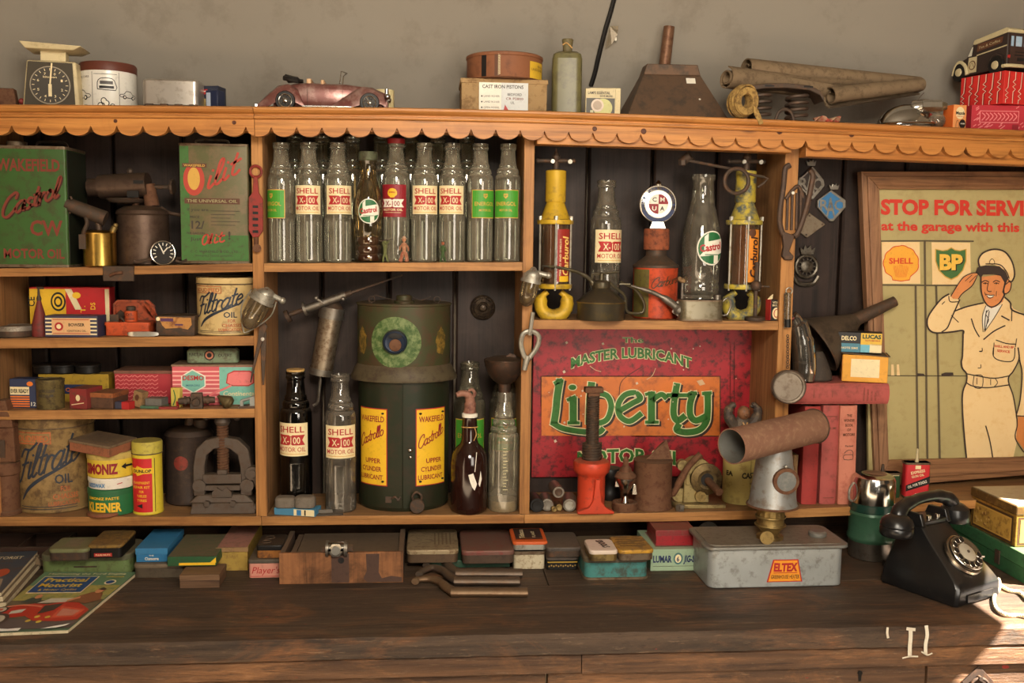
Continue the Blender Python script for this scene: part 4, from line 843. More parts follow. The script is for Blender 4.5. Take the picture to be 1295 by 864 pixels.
m_rc = aged((120, 46, 42), (84, 52, 44), .4, .6); t.part('cone', MB().lathe([(9.4, 0), (9.6, 2), (9, 16), (6, 30), (3, 42), (2.2, 46)], seg=20), m_rc); t.part('spout', MB().lathe([(2.8, 45), (3, 48), (1.6, 52), (1.2, 62)], seg=12).rod((-2, 0, 61), (6, 0, 61), 1.5, 8), m_dark)
t = carton('striped_carton', 'navy and cream striped carton with a round emblem on the second shelf', 90.5, sL2, .004, 66, 27, 30, flat((58, 56, 80)), -3, cat='carton')
d = Dec(m_front(-33, 0, 0))
for i in range(5): d.rect('stripe', CREAM, 1, 3+i*4.8, 65, 5+i*4.8, 0)
d.rect('panel', flat((216, 170, 120)), 9, 3, 57, 24, 1); d.rect('panel_frame', RED, 10.5, 4.5, 55.5, 5.3, 2); d.rect('panel_frame', RED, 10.5, 22, 55.5, 22.8, 2)
d.ell('emblem', RED, 18, 13.5, 5.4, 5.4, 2); d.ell('emblem_centre', CREAM, 18, 13.5, 3, 3, 3); d.text('lettering', BLK, 'BOWSER', 30, 14, 20, 4, 2, .02); d.text('lettering', BLK, 'IGNITION OIL', 28, 7, 24, 2.4, 2, .01); d.build(t)
t = T('shallow_tin', 'shallow round dark tin with pale lid cut by the left edge of the second shelf', 'tin', on(19, .05, sL2)); t.part('base', MB().lathe([(22, 0), (23, 1), (23, 9)], seg=32), m_dark); t.part('lid', MB().lathe([(23.6, 8), (23.8, 12), (23, 14), (21, 14), (20, 13), (.1, 13)], seg=32), rusty((150, 142, 130), (90, 70, 54), .4))
m_or = aged((200, 84, 44), (74, 44, 34), .35, .45, .1, 50, .2, .4)
t = T('cash_tin', 'open orange toolbox tin full of odd clips on the second shelf', 'tin', on(161, .03, sL2))
t.part('base', MB().rbox(-27, 27, 0, 34, 0, 15, 3, 3), m_or, bev=.4); t.part('rim', MB().rbox(-28, 28, -1, 35, 13, 17, 3, 3), m_or)
lidm = MB().plate([(-27, 15), (-27, 38), (-22, 43), (18, 43), (25, 36), (28, 15), (25, 15), (21, 35), (17, 40), (-22, 40), (-24, 36), (-24, 15)], 34, 37).plate([(-25, 16), (-25, 38), (-21, 41), (17, 41), (22, 36), (25, 16)], 37, 38.5).hexa([(17, 16, 40), (19, 16, 42), (28, 37, 16), (26, 37, 14), (17, 16, 43), (19, 16, 43), (28, 37, 24), (26, 37, 24)])
t.part('lid', lidm, aged((168, 78, 48), (60, 44, 36), .5, .5), smooth=False)
for i in range(6): t.part('clip', MB().box(-5, 6, -1, 1, 0, 9).xf(Matrix.Translation((-19+i*3.4, 10+(i % 3)*7, 17+(i*5) % 9)) @ Matrix.Rotation(R(i*47), 4, 'Y') @ Matrix.Rotation(R(i*31), 4, 'Z')), m_dark, smooth=False)
p = T('orange_canister', 'tiny orange canister with dark cap standing in the open orange tin', 'canister', t.loc+Vector((3*t.k, 8*t.k, 17.4*t.k)), k=t.k)
p.part('body', MB().lathe([(7.4, 0), (7.8, 1), (7.8, 13), (7, 14)], seg=20), m_or); p.part('cap', MB().lathe([(5.4, 14), (5.8, 15), (5.8, 19), (.1, 20)], seg=18), m_dark)
d = Dec(m_cyl(0, 0, 7.9, 0), 3); d.text('lettering', R3, 'OIL', -5, 8, 10, 3.4, 0, .02); d.rect('band', R3, -6, 3, 6, 4, 0); d.build(p)
t = solo('penknife', 'closed silver penknife at the edge of the second shelf', 'penknife', on(181, -.002, sL2), MB().loft([[(x, y*w, z*w+3.4) for y, z in ((-2.4, -3), (2.4, -3), (2.4, 3), (-2.4, 3))] for x, w in ((-19, .3), (-17, .8), (-10, 1), (8, 1), (15, .85), (19, .4))]), chrome((214, 210, 200), .3), 3)
t = T('flat_tin', 'low dark tin with a torn purple and tan label left of the small Filtrate tin', 'tin', on(222, .016, sL2), -3)
t.part('base', MB().box(-24, 24, 0, 42, 0, 20), m_dark, bev=.5); t.part('lid', MB().box(-25, 25, -1, 43, 19, 25), m_dark, bev=.6)
d = Dec(m_front(-24, -1, 0)); d.poly('label', aged((180, 128, 70), (120, 70, 40), .5), [(1, 22), (3, 24), (44, 23), (45, 14), (40, 8), (30, 10), (12, 9), (8, 13), (6, 18)]); d.rect('label_band', flat((84, 48, 84)), 6, 18, 22, 22, 1); d.rect('label_band', flat((84, 48, 84)), 24, 13, 34, 15, 1); d.ell('label_spot', CREAM, 3, 21, 2.4, 2.4, 1); d.build(t)
def filtrate(name, label, px, shelf, Y, r, h, mat, tilt=None, th=-6):
    t = T(name, label, 'tin', on(px, Y, shelf), 0); s = r/37.0; q = h/70.0
    t.part('body', MB().lathe([(r*.97, 0), (r, 1), (r, 3), (r*.985, 4), (r*.985, h-9*q), (r, h-8*q), (r, h-1), (r*.97, h), (r*.92, h-1.5), (.1, h-1.5)], seg=44), mat)
    t.part('lid_rim', MB().ring((0, 0, h-8*q), r*1.0, .8, (0, 0, 1), 44, 6), m_tinrim)
    d = Dec(m_cyl(0, 0, r*.99, 0, th), 4)
    o2 = flat((186, 100, 56), wear=.4); ink = flat((34, 46, 60), wear=.3)
    d.rect('title_frame', o2, -34*s, 51*q, 4*s, 60*q, 0); d.rect('title_ground', mat, -33*s, 52*q, 3*s, 59*q, 1); d.text('title', o2, 'SOLIDIFIED', -32*s, 53*q, 34*s, 4.6*q, 2, .03)
    d.script('lettering', ink, 'Filtrate', -32*s, 22*q, 60*s, 12.5*q, 2.1*s, 2, .26, 17*q)
    d.stroke('lettering', ink, [(-26*s, 10*q), (-18*s, 19*q), (-2*s, 28*q), (24*s, 38*q)], 3.4*s, 1, 6, True, False, True)
    d.text('lettering', ink, 'OIL', 6*s, 22*q, 16*s, 7*q, 1, .02)
    d.text('orange_print', o2, 'FOR', 11*s, 16*q, 9*s, 4*q, 1, .02); d.text('orange_print', o2, 'CHASSIS', 4*s, 10.5*q, 23*s, 4*q, 1, .02); d.text('orange_print', o2, 'LUBRICATION', 0*s, 5.6*q, 28*s, 3.4*q, 1, .02)
    for i in range(2): d.rect('small_print', ink, -28*s, (3.2+i*1.8)*q, 26*s, (3.7+i*1.8)*q, 1)
    d.build(t); return t
filtrate('grease_tin', 'small round cream Filtrate grease tin on the second shelf', 288.5, sL2, .08, 37.5, 71, aged((206, 178, 122), (120, 88, 50), .3, .5, 0, 40, .1, .3))
filtrate('grease_tin', 'large round stained Filtrate grease tin on the bottom left shelf', 72, sB, .12, 47, 118, aged((146, 118, 74), (82, 60, 38), .5, .55, 0, 24, .1, .3, 7), None, 9)
# ---------------------------------------------------------------- left bay, third shelf
t = carton('battery_box', 'navy and orange striped bulb carton at the left end of the third shelf', 30, sL3, .03, 34, 37, 20, flat((44, 54, 84)), -6, cat='carton')
d = Dec(m_front(-17, 0, 0)); d.rect('cream_panel', CREAM, .5, 17, 25, 27); d.text('lettering', BLK, 'EVER READY', 1.5, 19.4, 23, 5, 1, .03)
for i in range(5): d.rect('orange_stripe', ORA, .5, 1.5+i*3, 25, 3.2+i*3, 0)
d.text('lettering', WHITE, '12', 27, 3, 6, 5, 1, .02); d.ell('dot', ORA, 26, 31, 4, 3, 0); d.build(t)
t = T('round_tin', 'small olive drab round tin on the third shelf beside the striped carton', 'tin', on(64.5, .03, sL3))
t.part('body', MB().lathe([(15.8, 0), (16.4, 1), (16.4, 33), (17, 34), (17, 37), (15, 37.4), (15, 36), (.1, 36)], seg=30), aged((110, 96, 58), (66, 54, 38), .6, .5, .2))
d = Dec(m_cyl(0, 0, 16.6, 0), 3); d.text('lettering', INK, 'CASTROLEASE', -11, 22, 22, 3.4, 0, .02); d.text('lettering', INK, 'MEDIUM', -9, 16, 18, 3.4, 0, .02); d.build(t)
t = carton('yellow_carton', 'long mustard yellow carton behind small tins on the third shelf', 94, sL3, .13, 86, 35, 24, aged((176, 142, 44), (104, 84, 40), .35, .6), 0, cat='carton')
d = Dec(m_front(-43, 0, 0)); d.rect('dark_band', NAVY, 30, 10, 58, 22); d.text('lettering', ORA, 'Castrol', 33, 13, 22, 5, 1, .02); d.build(t)
for i, (x, lb) in enumerate(((41, 'left'), (80, 'middle'), (112, 'right'))):
    tt = T('black_lid', 'round black screw lid, %s of the three lying on the mustard carton' % {'left': 'leftmost', 'middle': 'middle one', 'right': 'rightmost'}[lb], 'lid', (P(x, 470, .16).x if i else P(60, 470, .16).x, .157, t.loc.z+35.5*t.k), 0, 'black screw lids', k=t.k)
    tt.part('lid', MB().lathe([(14.6, 0), (15.4, 1), (15.4, 8), (16.2, 8.6), (16.2, 10.6), (14, 11.4), (.1, 11)], seg=28), m_black)
for args in (('red_packet', 'small dusty red packet leaning on the brown one on the third shelf', 99, .008, 24, 26, 34, aged((134, 44, 44), (92, 62, 50), .4), -16), ('brown_packet', 'small brown and orange packet right of the red packet', 129, .01, 30, 20, 36, aged((92, 64, 48), (60, 44, 34), .4), -14)):
    t = carton(args[0], args[1], args[2], sL3, args[3], args[4], args[5], args[6], args[7], args[8], lid=6 if 'brown' in args[0] else 0, cat='packet', lidmat=aged((150, 88, 50), (90, 60, 44), .5))
    if 'red' in args[0]: d = Dec(m_front(-12, 0, 0)); d.ell('mark', CREAM, 12, 14, 3, 4, 0); d.stroke('mark_line', CREAM, [(3, 5), (20, 8)], 1, 0); d.build(t)
t = carton('patterned_box', 'crimson box with wavy pink lines under a plain lid on the third shelf', 183, sL3, .09, 72, 40, 46, flat((168, 46, 56)), 0, cat='box'); t.part('lid', MB().box(-37, 37, -1, 47, 38, 42), aged((128, 84, 68), (90, 66, 54), .4), bev=.4)
d = Dec(m_front(-36, 0, 0))
for i in range(7):
    for j in range(7):
        if i*12+j*2.2 < 66: d.stroke('wave', flat((214, 120, 116)), [(1+i*10.5, 4+j*5), (4+i*10.5, 6+j*5), (7+i*10.5, 3.6+j*5), (11+i*10.5, 6+j*5)], 1, 0, 2)
d.poly('label_panel', flat((196, 84, 80)), [(24, 0.5), (28, 9), (60, 9), (64, .5)], 1); d.build(t)
t = carton('mirror_box', 'pink and turquoise DESMO mirror box at the right end of the third shelf', 272.5, sL3, .055, 105, 50, 46, flat((206, 92, 100)), 1, cat='box')
t.part('lid', MB().box(-53.5, 53.5, -.4, 46.6, 49, 51.5), aged((140, 112, 90), (100, 80, 62), .4), bev=.4)
d = Dec(m_front(-52.5, 0, 0)); d.rect('blue_panel', TEAL, 58, 0.5, 104.5, 48.5)
for i in range(8): d.rect('stripe', flat((238, 178, 168)), .5, 4+i*5.4, 58, 5.8+i*5.4, 0)
d.poly('hexagon', WHITE, [(11, 24), (11, 37), (25, 46), (41, 37), (41, 24), (26, 15)], 1); d.poly('hexagon_face', TEAL, [(12.4, 24.6), (12.4, 36.2), (25, 44.2), (39.6, 36.2), (39.6, 24.6), (26, 16.8)], 2)
d.text('lettering', RED, 'DESMO', 13, 32, 26, 6, 3, .03); d.text('lettering', flat((60, 110, 130)), 'MIRRORS', 17, 24, 17, 2.6, 3, .01)
pk = flat((226, 120, 120)); d.poly('mirror_drawing', RED, [(66, 28), (68, 40), (76, 44), (96, 44), (101, 40), (101, 28), (94, 24), (74, 24)], 1); d.poly('mirror_glass', pk, [(67.5, 28.5), (69.2, 39.4), (76.5, 42.6), (95.5, 42.6), (99.5, 39.4), (99.5, 28.6), (93.6, 25.4), (74.6, 25.4)], 2)
d.stroke('mirror_arm', pk, [(72, 25), (62, 20), (48, 14), (42, 6)], 2.6, 2); d.text('lettering', CREAM, 'Continental', 62, 12, 40, 6, 2, .01, 0, .2); d.build(t)
DESMO = t
t = T('repair_kit', 'pale green rounded kit tin lying on top of the DESMO box', 'tin', DESMO.loc+Vector((-6*DESMO.k, 12*DESMO.k, 52*DESMO.k)), 2, k=DESMO.k)
m_pg = aged((128, 146, 116), (96, 90, 70), .5, .55); t.part('case', MB().rbox(-32, 32, 0, 24, 0, 18, 7, 4, 3), m_pg, bev=1)
d = Dec(m_front(-32, 0, 0)); d.ell('roundel', BLK, 29, 10, 6.5, 6.5); d.ell('roundel_ring', flat((190, 120, 90)), 29, 10, 5, 5, 1); d.ell('roundel_centre', BLK, 29, 10, 3, 3, 2); d.text('lettering', INK, 'PUNCTURE', 4, 9, 17, 4, 0, .02); d.text('lettering', INK, 'OUTFIT', 40, 8, 17, 4, 0, .02); d.build(t)
# small loose parts on the third shelf
small = 'loose small parts along the third shelf'
t = carton('eraser_box', 'tiny dark blue and red two-tone box, leftmost of the loose parts', 154, sL3, .0, 20, 9, 12, flat((60, 60, 76)), -18, cat='box', z=0, group=small); t.part('red_end', MB().box(0, 10.4, -.3, 12.3, -.0, 9.3), RED)
t = carton('tan_carton', 'tiny tilted tan carton with open end on the third shelf', 172, sL3, .02, 13, 20, 12, m_card, -22, cat='carton', group=small, tilt=(0, 12), z=.003)
d = Dec(m_front(-6.5, 0, 0)); d.ell('hole', BRN, 6, 12, 3, 4); d.build(t)
t = carton('grey_block', 'small grey and green slate-like block on the third shelf', 194, sL3, .014, 22, 12, 18, aged((104, 100, 94), (70, 64, 54), .3), -12, cat='block', group=small); t.part('green_tray', MB().box(-15, 13, -5, 16, 0, 3), aged((76, 108, 84), (60, 60, 46), .4), smooth=False)
solo('red_strip', 'thin flat red strip lying before the tiny yellow tube box', 'strip', on(214, -.001, sL3), MB().box(-12, 12, -4, 4, 0, 3), aged((138, 46, 42), (90, 50, 40), .4), -4, small, .3)
t = carton('tube_box', 'tiny upright yellow tube box leaning beside the metal cross fitting', 222, sL3, .02, 12, 25, 8, flat((200, 178, 80)), -14, cat='box', group=small)
d = Dec(m_front(-6, 0, 0)); d.stroke('tube_print', DGREEN, [(3, 3), (6, 12), (4, 22)], 1.4, 0); d.rect('tube_end', RED, 7, 2, 11, 8, 0); d.build(t)
t = T('cross_fitting', 'dark four-way brass cross fitting on the third shelf', 'fitting', on(249, .01, sL3), 8, small)
t.part('block', MB().box(-8, 8, -6, 8, 0, 19, 1, 1), m_dark, bev=.8)
for a, b, r in (((-8, 0, 10), (-22, 0, 9), 5), ((8, 0, 10), (22, 0, 10), 5), ((0, -6, 10), (0, -13, 9), 5.6)): t.part('outlet', MB().rod(a, b, r, 12, r*.8).rod(tuple(Vector(a)*.7+Vector(b)*.3), tuple(Vector(a)*.5+Vector(b)*.5), r*1.2, 6), m_dark)
t = T('plumb_bob', 'small dull brass plumb bob lying on the third shelf', 'plumb bob', on(286, .012, sL3)+Vector((0, 0, .0)), 20, small)
t.part('bob', MB().lathe([(.1, -13), (3, -9), (8, 1), (8.4, 4), (6, 8), (3, 9), (.1, 9)], 0, 0, 8.6, 20, (.8, -.3, -.5)).sph(-8, 3, 14, 2.4, 8), rusty((124, 110, 78), (84, 66, 44), .4, .5, .8))
t = T('metal_bracket', 'little green-grey metal clip at the right end of the third shelf', 'clip', on(313, .0, sL3), 6, small)
t.part('plate', MB().box(-11, 12, -3, 6, 0, 3), m_dark); t.part('jaw', MB().box(-9, -5, -2, 5, 3, 9).box(3, 9, -2, 5, 3, 13).rod((-8, 0, 9), (12, 0, 15), 2, 8), m_galv)
# ---------------------------------------------------------------- left bay, bottom shelf
t = T('bottle_jack', 'tall dark iron screw jack cut off at the left edge of the bottom shelf', 'jack', on(10, .03, sB))
t.part('barrel', MB().lathe([(17, 0), (17, 4), (15, 6), (15, 50), (17, 52), (17, 66), (14, 68)], seg=24), m_rust); t.part('head', MB().box(-16, 17, -13, 13, 68, 112, 2, 2).box(-19, 16, -15, 15, 112, 126, 2, 2), m_rust, bev=1); t.part('claw', MB().box(-18, 14, -18, 8, 126, 146, 6, 4), m_rust, bev=1)
t.part('lettering_plate', MB().box(-5, 5, -13.6, -12, 74, 96), m_dark)
def round_tin(name, label, loc, r, h, base, lid, hl=7, rz=0, group=None, k=None):
    t = T(name, label, 'tin', loc, rz, group, k=k)
    t.part('body', MB().lathe([(r*.96, 0), (r, .8), (r, h-hl)], seg=36), base); t.part('lid', MB().lathe([(r, h-hl), (r+.8, h-hl), (r+.8, h-1), (r-.2, h), (r-2, h), (r-2.6, h-.8), (.1, h-.8)], seg=36), lid); return t
l = on(143, .052, sB)
t = round_tin('polish_tin', 'green Kleener tin, lowest of the three stacked polish tins', l, 28.5, 33, flat((34, 104, 60)), flat((38, 96, 58))); kk = t.k
d = Dec(m_cyl(0, 0, 28.8, 0), 3); d.text('lettering', YEL, 'KLEENER', -25, 6, 44, 11.5, 0, .04); d.text('lettering', YEL, 'SIMONIZ PASTE', -24, 21, 40, 3.4, 0, .02); d.build(t)
t = round_tin('polish_tin', 'white beeswax tin, middle of the three stacked polish tins', l+Vector((.001, 0, 33.4*kk)), 28, 14, flat((222, 214, 200)), flat((222, 214, 200)), 5, k=kk)
d = Dec(m_cyl(0, 0, 28.9, 0), 3); d.text('lettering', BLUE, 'BEESWAX', -24, 3.2, 24, 5, 0, .03); d.stroke('lettering_red', RED, [(14, 7), (20, 8)], 1, 0); d.build(t)
t = round_tin('polish_tin', 'yellow Simoniz tin, topmost of the three stacked polish tins', l+Vector((0, 0, 47.8*kk)), 28.5, 31, flat((214, 182, 56)), aged((190, 164, 90), (120, 100, 60), .3), 8, k=kk)
d = Dec(m_cyl(0, 0, 28.9, 0), 3); d.text('lettering', DRED, 'SIMONIZ', -28, 6, 44, 12.5, 0, .05); d.poly('arrow', BLK, [(20, 14), (26, 18), (26, 15.6), (36, 15.6), (36, 13), (26, 13), (26, 10)], 0); d.build(t)
t = T('paper_parcel', 'brown paper box lying tilted on the yellow Simoniz tin', 'box', l+Vector((-.018, -.012, 80*kk)), -24, k=kk, tilt=(3, 4))
t.part('carton', MB().box(-30, 30, -24, 24, 0, 12), aged((150, 92, 64), (104, 72, 52), .4, .8), bev=.6); t.part('wrapper', MB().box(-31, 31, -25, 25, 11, 14), aged((120, 98, 74), (80, 62, 46), .4, .85), bev=.5)
d = Dec(m_plane((0, 0, 14), (1, 0, 0), (0, 1, 0)))
for i in range(7): d.rect('print_line', INK, -22, 14-i*4.4, 20-(i % 3)*5, 15-i*4.4)
d.build(t)
t = T('repair_tube', 'tall yellow and red Dunlop repair outfit tube tin', 'tin', on(188, .04, sB), 0)
t.part('body', MB().lathe([(17.6, 0), (18.4, 1), (18.4, 3), (17.8, 4), (17.8, 76)], seg=32), flat((214, 190, 54))); t.part('lid', MB().lathe([(18.4, 77), (18.6, 90), (17.6, 92), (.1, 92)], seg=32), aged((186, 170, 70), (110, 96, 60), .35))
t.part('lid_bead', MB().ring((0, 0, 77), 18.2, .8, (0, 0, 1), 32, 6), m_tinrim)
d = Dec(m_cyl(0, 0, 18, 0), 3); d.poly('red_panel', flat((196, 30, 36)), [(-18, 4), (10, 4), (10, 52), (6, 56), (10, 60), (10, 72), (-18, 72)]); d.poly('yellow_flash', YEL, [(-18, 53), (-10, 53), (-8, 50), (0, 53), (12, 53), (12, 60), (0, 60), (-8, 63), (-10, 60), (-18, 60)], 1)
d.text('lettering', BLK, 'DUNLOP', -13, 54.6, 22, 3.8, 2, .04)
for i, w in enumerate(('TRANSPARENT', 'REPAIR KIT', 'FOR', 'TUBELESS', 'TYRES')): d.text('panel_lettering', YEL, w, -15 if len(w) > 8 else -9 if len(w) > 4 else -6, 40-i*5.6, 22 if len(w) > 8 else 12 if len(w) > 4 else 6, 3.2, 1, .02)
d.rect('edge_stripe', BLK, 13, 4, 13.8, 72, 0); d.poly('arrow', BLK, [(-10, 12), (-2, 15), (-2, 9)], 1); d.build(t)
solo('wooden_disc', 'round reddish wooden disc lying before the polish tins', 'disc', on(133, .018, sB), MB().lathe([(20, 0), (21.4, 1.5), (21.4, 3), (20, 4.5), (6, 5.4), (5, 6.2), (.1, 6.4)], seg=32), aged((136, 82, 58), (92, 58, 44), .4, .5), 8)
t = T('oil_canister', 'dark cylindrical pump canister with faded red seal behind the pipe vice', 'canister', on(241, .16, sB))
t.part('body', MB().lathe([(28, 0), (30, 2), (30, 6), (29, 8), (29, 84), (30, 86), (26, 92), (8, 97), (.1, 97)], seg=32), aged((60, 50, 46), (84, 66, 54), .4, .5, .3))
t.part('spout', MB().tube([(0, 0, 96), (0, 0, 110), (-14, 0, 112), (-36, 0, 110)], [6, 5, 3.6, 2.6], 10), m_dark); t.part('cap', MB().lathe([(10, 94), (10, 104), (5, 108), (.1, 109)], 16, 0, 0, 16), m_dark); t.part('handle', MB().tube([(18, 0, 96), (26, 0, 112), (36, 0, 104), (38, 0, 80), (30, 0, 60)], 2.4, 8), m_dark)
d = Dec(m_cyl(0, 0, 29.2, 0), 3); d.ell('red_seal', flat((136, 52, 44), wear=.4), -4, 54, 9, 9); d.build(t)
m_cast = rusty((92, 82, 74), (86, 66, 52), .4, .6, .5, 60, .6, .5)
t = T('pipe_vice', 'cast iron pipe vice with central screw at the foot of the left upright', 'vice', on(284.5, .03, sB))
t.part('base', MB().box(-42, 40, -8, 24, 0, 14, 3, 2).box(-44, 38, -6, 20, 14, 24, 12, 3), m_cast, bev=1.4)
arch = [(-38, 22), (-38, 60), (-34, 82), (-22, 94), (-2, 98), (18, 94), (30, 82), (34, 60), (34, 22), (20, 22), (20, 58), (17, 74), (8, 82), (-2, 84), (-12, 82), (-21, 74), (-24, 58), (-24, 22)]
t.part('frame', MB().plate([(x, z) for x, z in arch[:9]+arch[9:]], -2, 12), m_cast, bev=1.2)
t.part('lower_jaw', MB().box(-24, 20, -5, 10, 30, 36).plate([(-14, 22), (-14, 28), (-8, 34), (-2, 30), (4, 34), (10, 28), (10, 22)], -8, 10), m_cast, smooth=False)
t.part('upper_jaw', MB().box(-26, 22, -4, 9, 38, 50).box(-8, 4, -5, 10, 50, 56), m_cast, bev=.8)
t.part('screw', MB().spring(-2, 4, 50, 118, 6, 1.6, 20, 10).cyl(-2, 4, 50, 122, 5.6), m_rust); t.part('screw_head', MB().lathe([(8, 112), (10, 116), (8, 124), (5, 126)], -2, 4, 0, 16), m_cast); t.part('tommy_bar', MB().rod((-22, 4, 122), (16, 4, 122), 2.8, 10).sph(16, 4, 122, 5, 10).sph(-22, 4, 122, 4.4, 10), m_cast)
t.part('pivot', MB().rod((-30, -7, 36), (-30, 12, 36), 8, 16), m_cast); t.part('pivot', MB().rod((29, -7, 36), (29, 12, 36), 8.4, 16), m_cast); t.part('pivot', MB().rod((36, -9, 52), (36, 4, 52), 8.6, 16).rod((36, -11, 52), (36, -9, 52), 5, 14), m_cast)
t.part('side_hook', MB().tube([(37, -3, 54), (44, -4, 36), (50, -4, 18), (47, -4, 5), (39, -4, 6), (39, -4, 12)], [7, 6, 5.4, 4.6, 3.4, 2.4], 10), m_cast)
for x in (-20, 12): t.part('bolt', MB().rod((x, -11, 14), (x, -6, 14), 4, 6), m_cast)
# ---------------------------------------------------------------- things standing on top of the cabinet
YT = .03
m_cream = aged((206, 190, 150), (140, 116, 80), .25, .5, 0, 40, .05, .2)
t = T('rusty_gadget', 'dark rusty box-like gadget cut off at the left end of the cabinet top', 'gadget', on(6, YT, sC), 10)
t.part('body', MB().box(-12, 14, 0, 20, 4, 28, 3, 2), m_rust, bev=1); t.part('foot', MB().box(-16, 18, -2, 22, 0, 4), m_dark); t.part('knob', MB().sph(20, 0, 12, 4, 10), flat((120, 40, 36)))
t = T('kitchen_scale', 'cream kitchen weighing scale with dark dial on the cabinet top', 'scale', on(67, YT, sC), 8)
t.part('body', MB().hexa([(-36, 0, 0), (32, 0, 0), (34, 34, 0), (-32, 34, 0), (-30, 4, 62), (28, 4, 62), (30, 30, 62), (-26, 30, 62)]), m_cream, bev=2)
t.part('dial_window', MB().hexa([(-33, -2, 4), (27, -2, 4), (27, 1, 4), (-33, 1, 4), (-28, 2, 60), (24, 2, 60), (24, 5, 60), (-28, 5, 60)]), flat((74, 68, 58), .25))
d = Dec(m_plane((-2, -1.0, 31), (1, 0, 0), (0, 3.6, 56)))
d.ell('dial', flat((150, 140, 120)), 0, 0, 24, 24, 0, 40); d.ell('dial_face', flat((62, 56, 48)), 0, 0, 22.6, 22.6, 1, 40)
for i in range(20): a = R(i*18); d.stroke('tick', CREAM, [(18.5*sin(a), 18.5*cos(a)), (21 * sin(a), 21*cos(a))], .8, 2, 1, False)
for i, n in enumerate(('0', '1', '2', '3', '4', '5', '6', '7')): a = R(i*45+22); d.text('numeral', CREAM, n, 15*sin(a)-1.2, 15*cos(a)-1.5, 2.4, 3.2, 2, .01)
d.text('numeral', CREAM, 'kitchen', -8, 9, 16, 2.6, 2, .01); d.stroke('pointer', CREAM, [(0, -13), (0, 0)], 4, 3, 1, False); d.stroke('pointer', CREAM, [(0, 0), (2.4, 27)], 1.8, 3, 1, False); d.build(t)
t.part('column', MB().box(-14, 16, 6, 26, 62, 76), m_cream, bev=.6)
t.part('weighing_plate', MB().hexa([(-28, -10, 74), (28, -10, 74), (30, 36, 74), (-28, 36, 74), (-34, -14, 82), (38, -14, 79), (40, 42, 80), (-34, 42, 83)]), m_cream, bev=1)
t = T('storage_jar', 'white round canister printed with line drawings of cars, brown lid, on the cabinet top', 'canister', on(138.5, YT+.10, sC))
t.part('body', MB().lathe([(33, 0), (33.5, 1), (33.5, 52)], seg=40), flat((226, 222, 212), .25)); t.part('lid', MB().lathe([(34.2, 51), (34.2, 60), (33, 62), (.1, 62)], seg=40), flat((92, 46, 34), .5))
d = Dec(m_cyl(0, 0, 33.6, 0), 3); ik = flat((84, 80, 78), wear=.1)
for u in (-48, -10, 22): d.rect('frame_line', ik, u, 3, u+.6, 49)
d.rect('frame_line', ik, -50, 4, 30, 4.6); d.rect('frame_line', ik, -8, 46, 20, 46.6)
def carside(d, u, v, s):
    d.stroke('car_drawing', BLK, [(u, v+4*s), (u+6*s, v+5*s), (u+9*s, v+9*s), (u+18*s, v+9*s), (u+22*s, v+5*s), (u+28*s, v+4*s), (u+28*s, v), (u, v), (u, v+4*s)], .8, 0, 2); 
    for w in (6, 22): d.ell('car_wheel', BLK, u+w*s, v, 3*s, 3*s, 1); d.ell('car_hub', WHITE, u+w*s, v, 1.6*s, 1.6*s, 2)
carside(d, -42, 18, 1.0)
d.stroke('car_drawing', BLK, [(-3, 28), (-3, 36), (1, 41), (14, 41), (18, 35), (18, 27), (-3, 28)], .9, 0, 2); d.rect('car_grille', BLK, -1, 29, 16, 32, 0); d.rect('car_grille', ik, 0, 34, 15, 38, 0)
for u, v in ((0, 8), (7, 11), (14, 7), (4, 14)): d.ell('motorcycle_wheel', BLK, u, v, 3.6, 4, 0, 16); d.ell('motorcycle_hub', WHITE, u, v, 2.4, 2.8, 1, 16)
d.text('lettering', ik, 'AUTUMN 1959', -42, 7, 24, 2.6, 0, .01); d.text('lettering', ik, 'CLASSIC CARS', -42, 42, 28, 2.6, 0, .01); carside(d, 24, 20, .8); d.build(t)
t = T('alloy_box', 'silvery rounded alloy cover resting upside down on the cabinet top', 'cover', on(215, YT, sC))
m_al2 = aged((190, 182, 172), (124, 108, 92), .3, .35, .7, 30, .1, .1)
t.part('cover', MB().rbox(-34, 35, 0, 44, 8, 40, 6, 5, 2), m_al2, bev=1); t.part('base', MB().rbox(-35, 36, -1, 44, 0, 5, 5), m_galv)
for i in range(4): t.part('clip', MB().box(-30+i*18, -20+i*18, -2, 2, 4, 9), m_dark, bev=.4)
t.part('rim_foot', MB().rbox(-33, 34, 1, 43, 5, 8, 5), m_dark)
t = carton('spark_plug_box', 'small navy box with a red and white emblem behind the alloy cover', 264, sC, .10, 26, 36, 24, flat((30, 38, 58), .3), -12, cat='box')
d = Dec(m_front(-13, 0, 0)); d.poly('emblem', RED, [(1, 24), (12, 26), (12, 32), (1, 31)]); d.stroke('emblem_cross', WHITE, [(1, 27), (12, 30)], 1.2, 1, 1, False); d.stroke('emblem_cross', WHITE, [(6, 24), (6, 32)], 1.2, 1, 1, False); d.rect('picture', flat((196, 170, 110)), 1, 2, 11, 20, 0); d.build(t)
t = carton('spark_plug_box', 'small dark blue box with a silver strip at the right of the alloy cover', 268, sC, .035, 17, 27, 16, flat((36, 44, 70), .3), -20, cat='box')
d = Dec(m_front(-8.5, 0, 0)); d.rect('silver_strip', flat((170, 180, 196)), 1, 1, 7, 24); d.build(t)
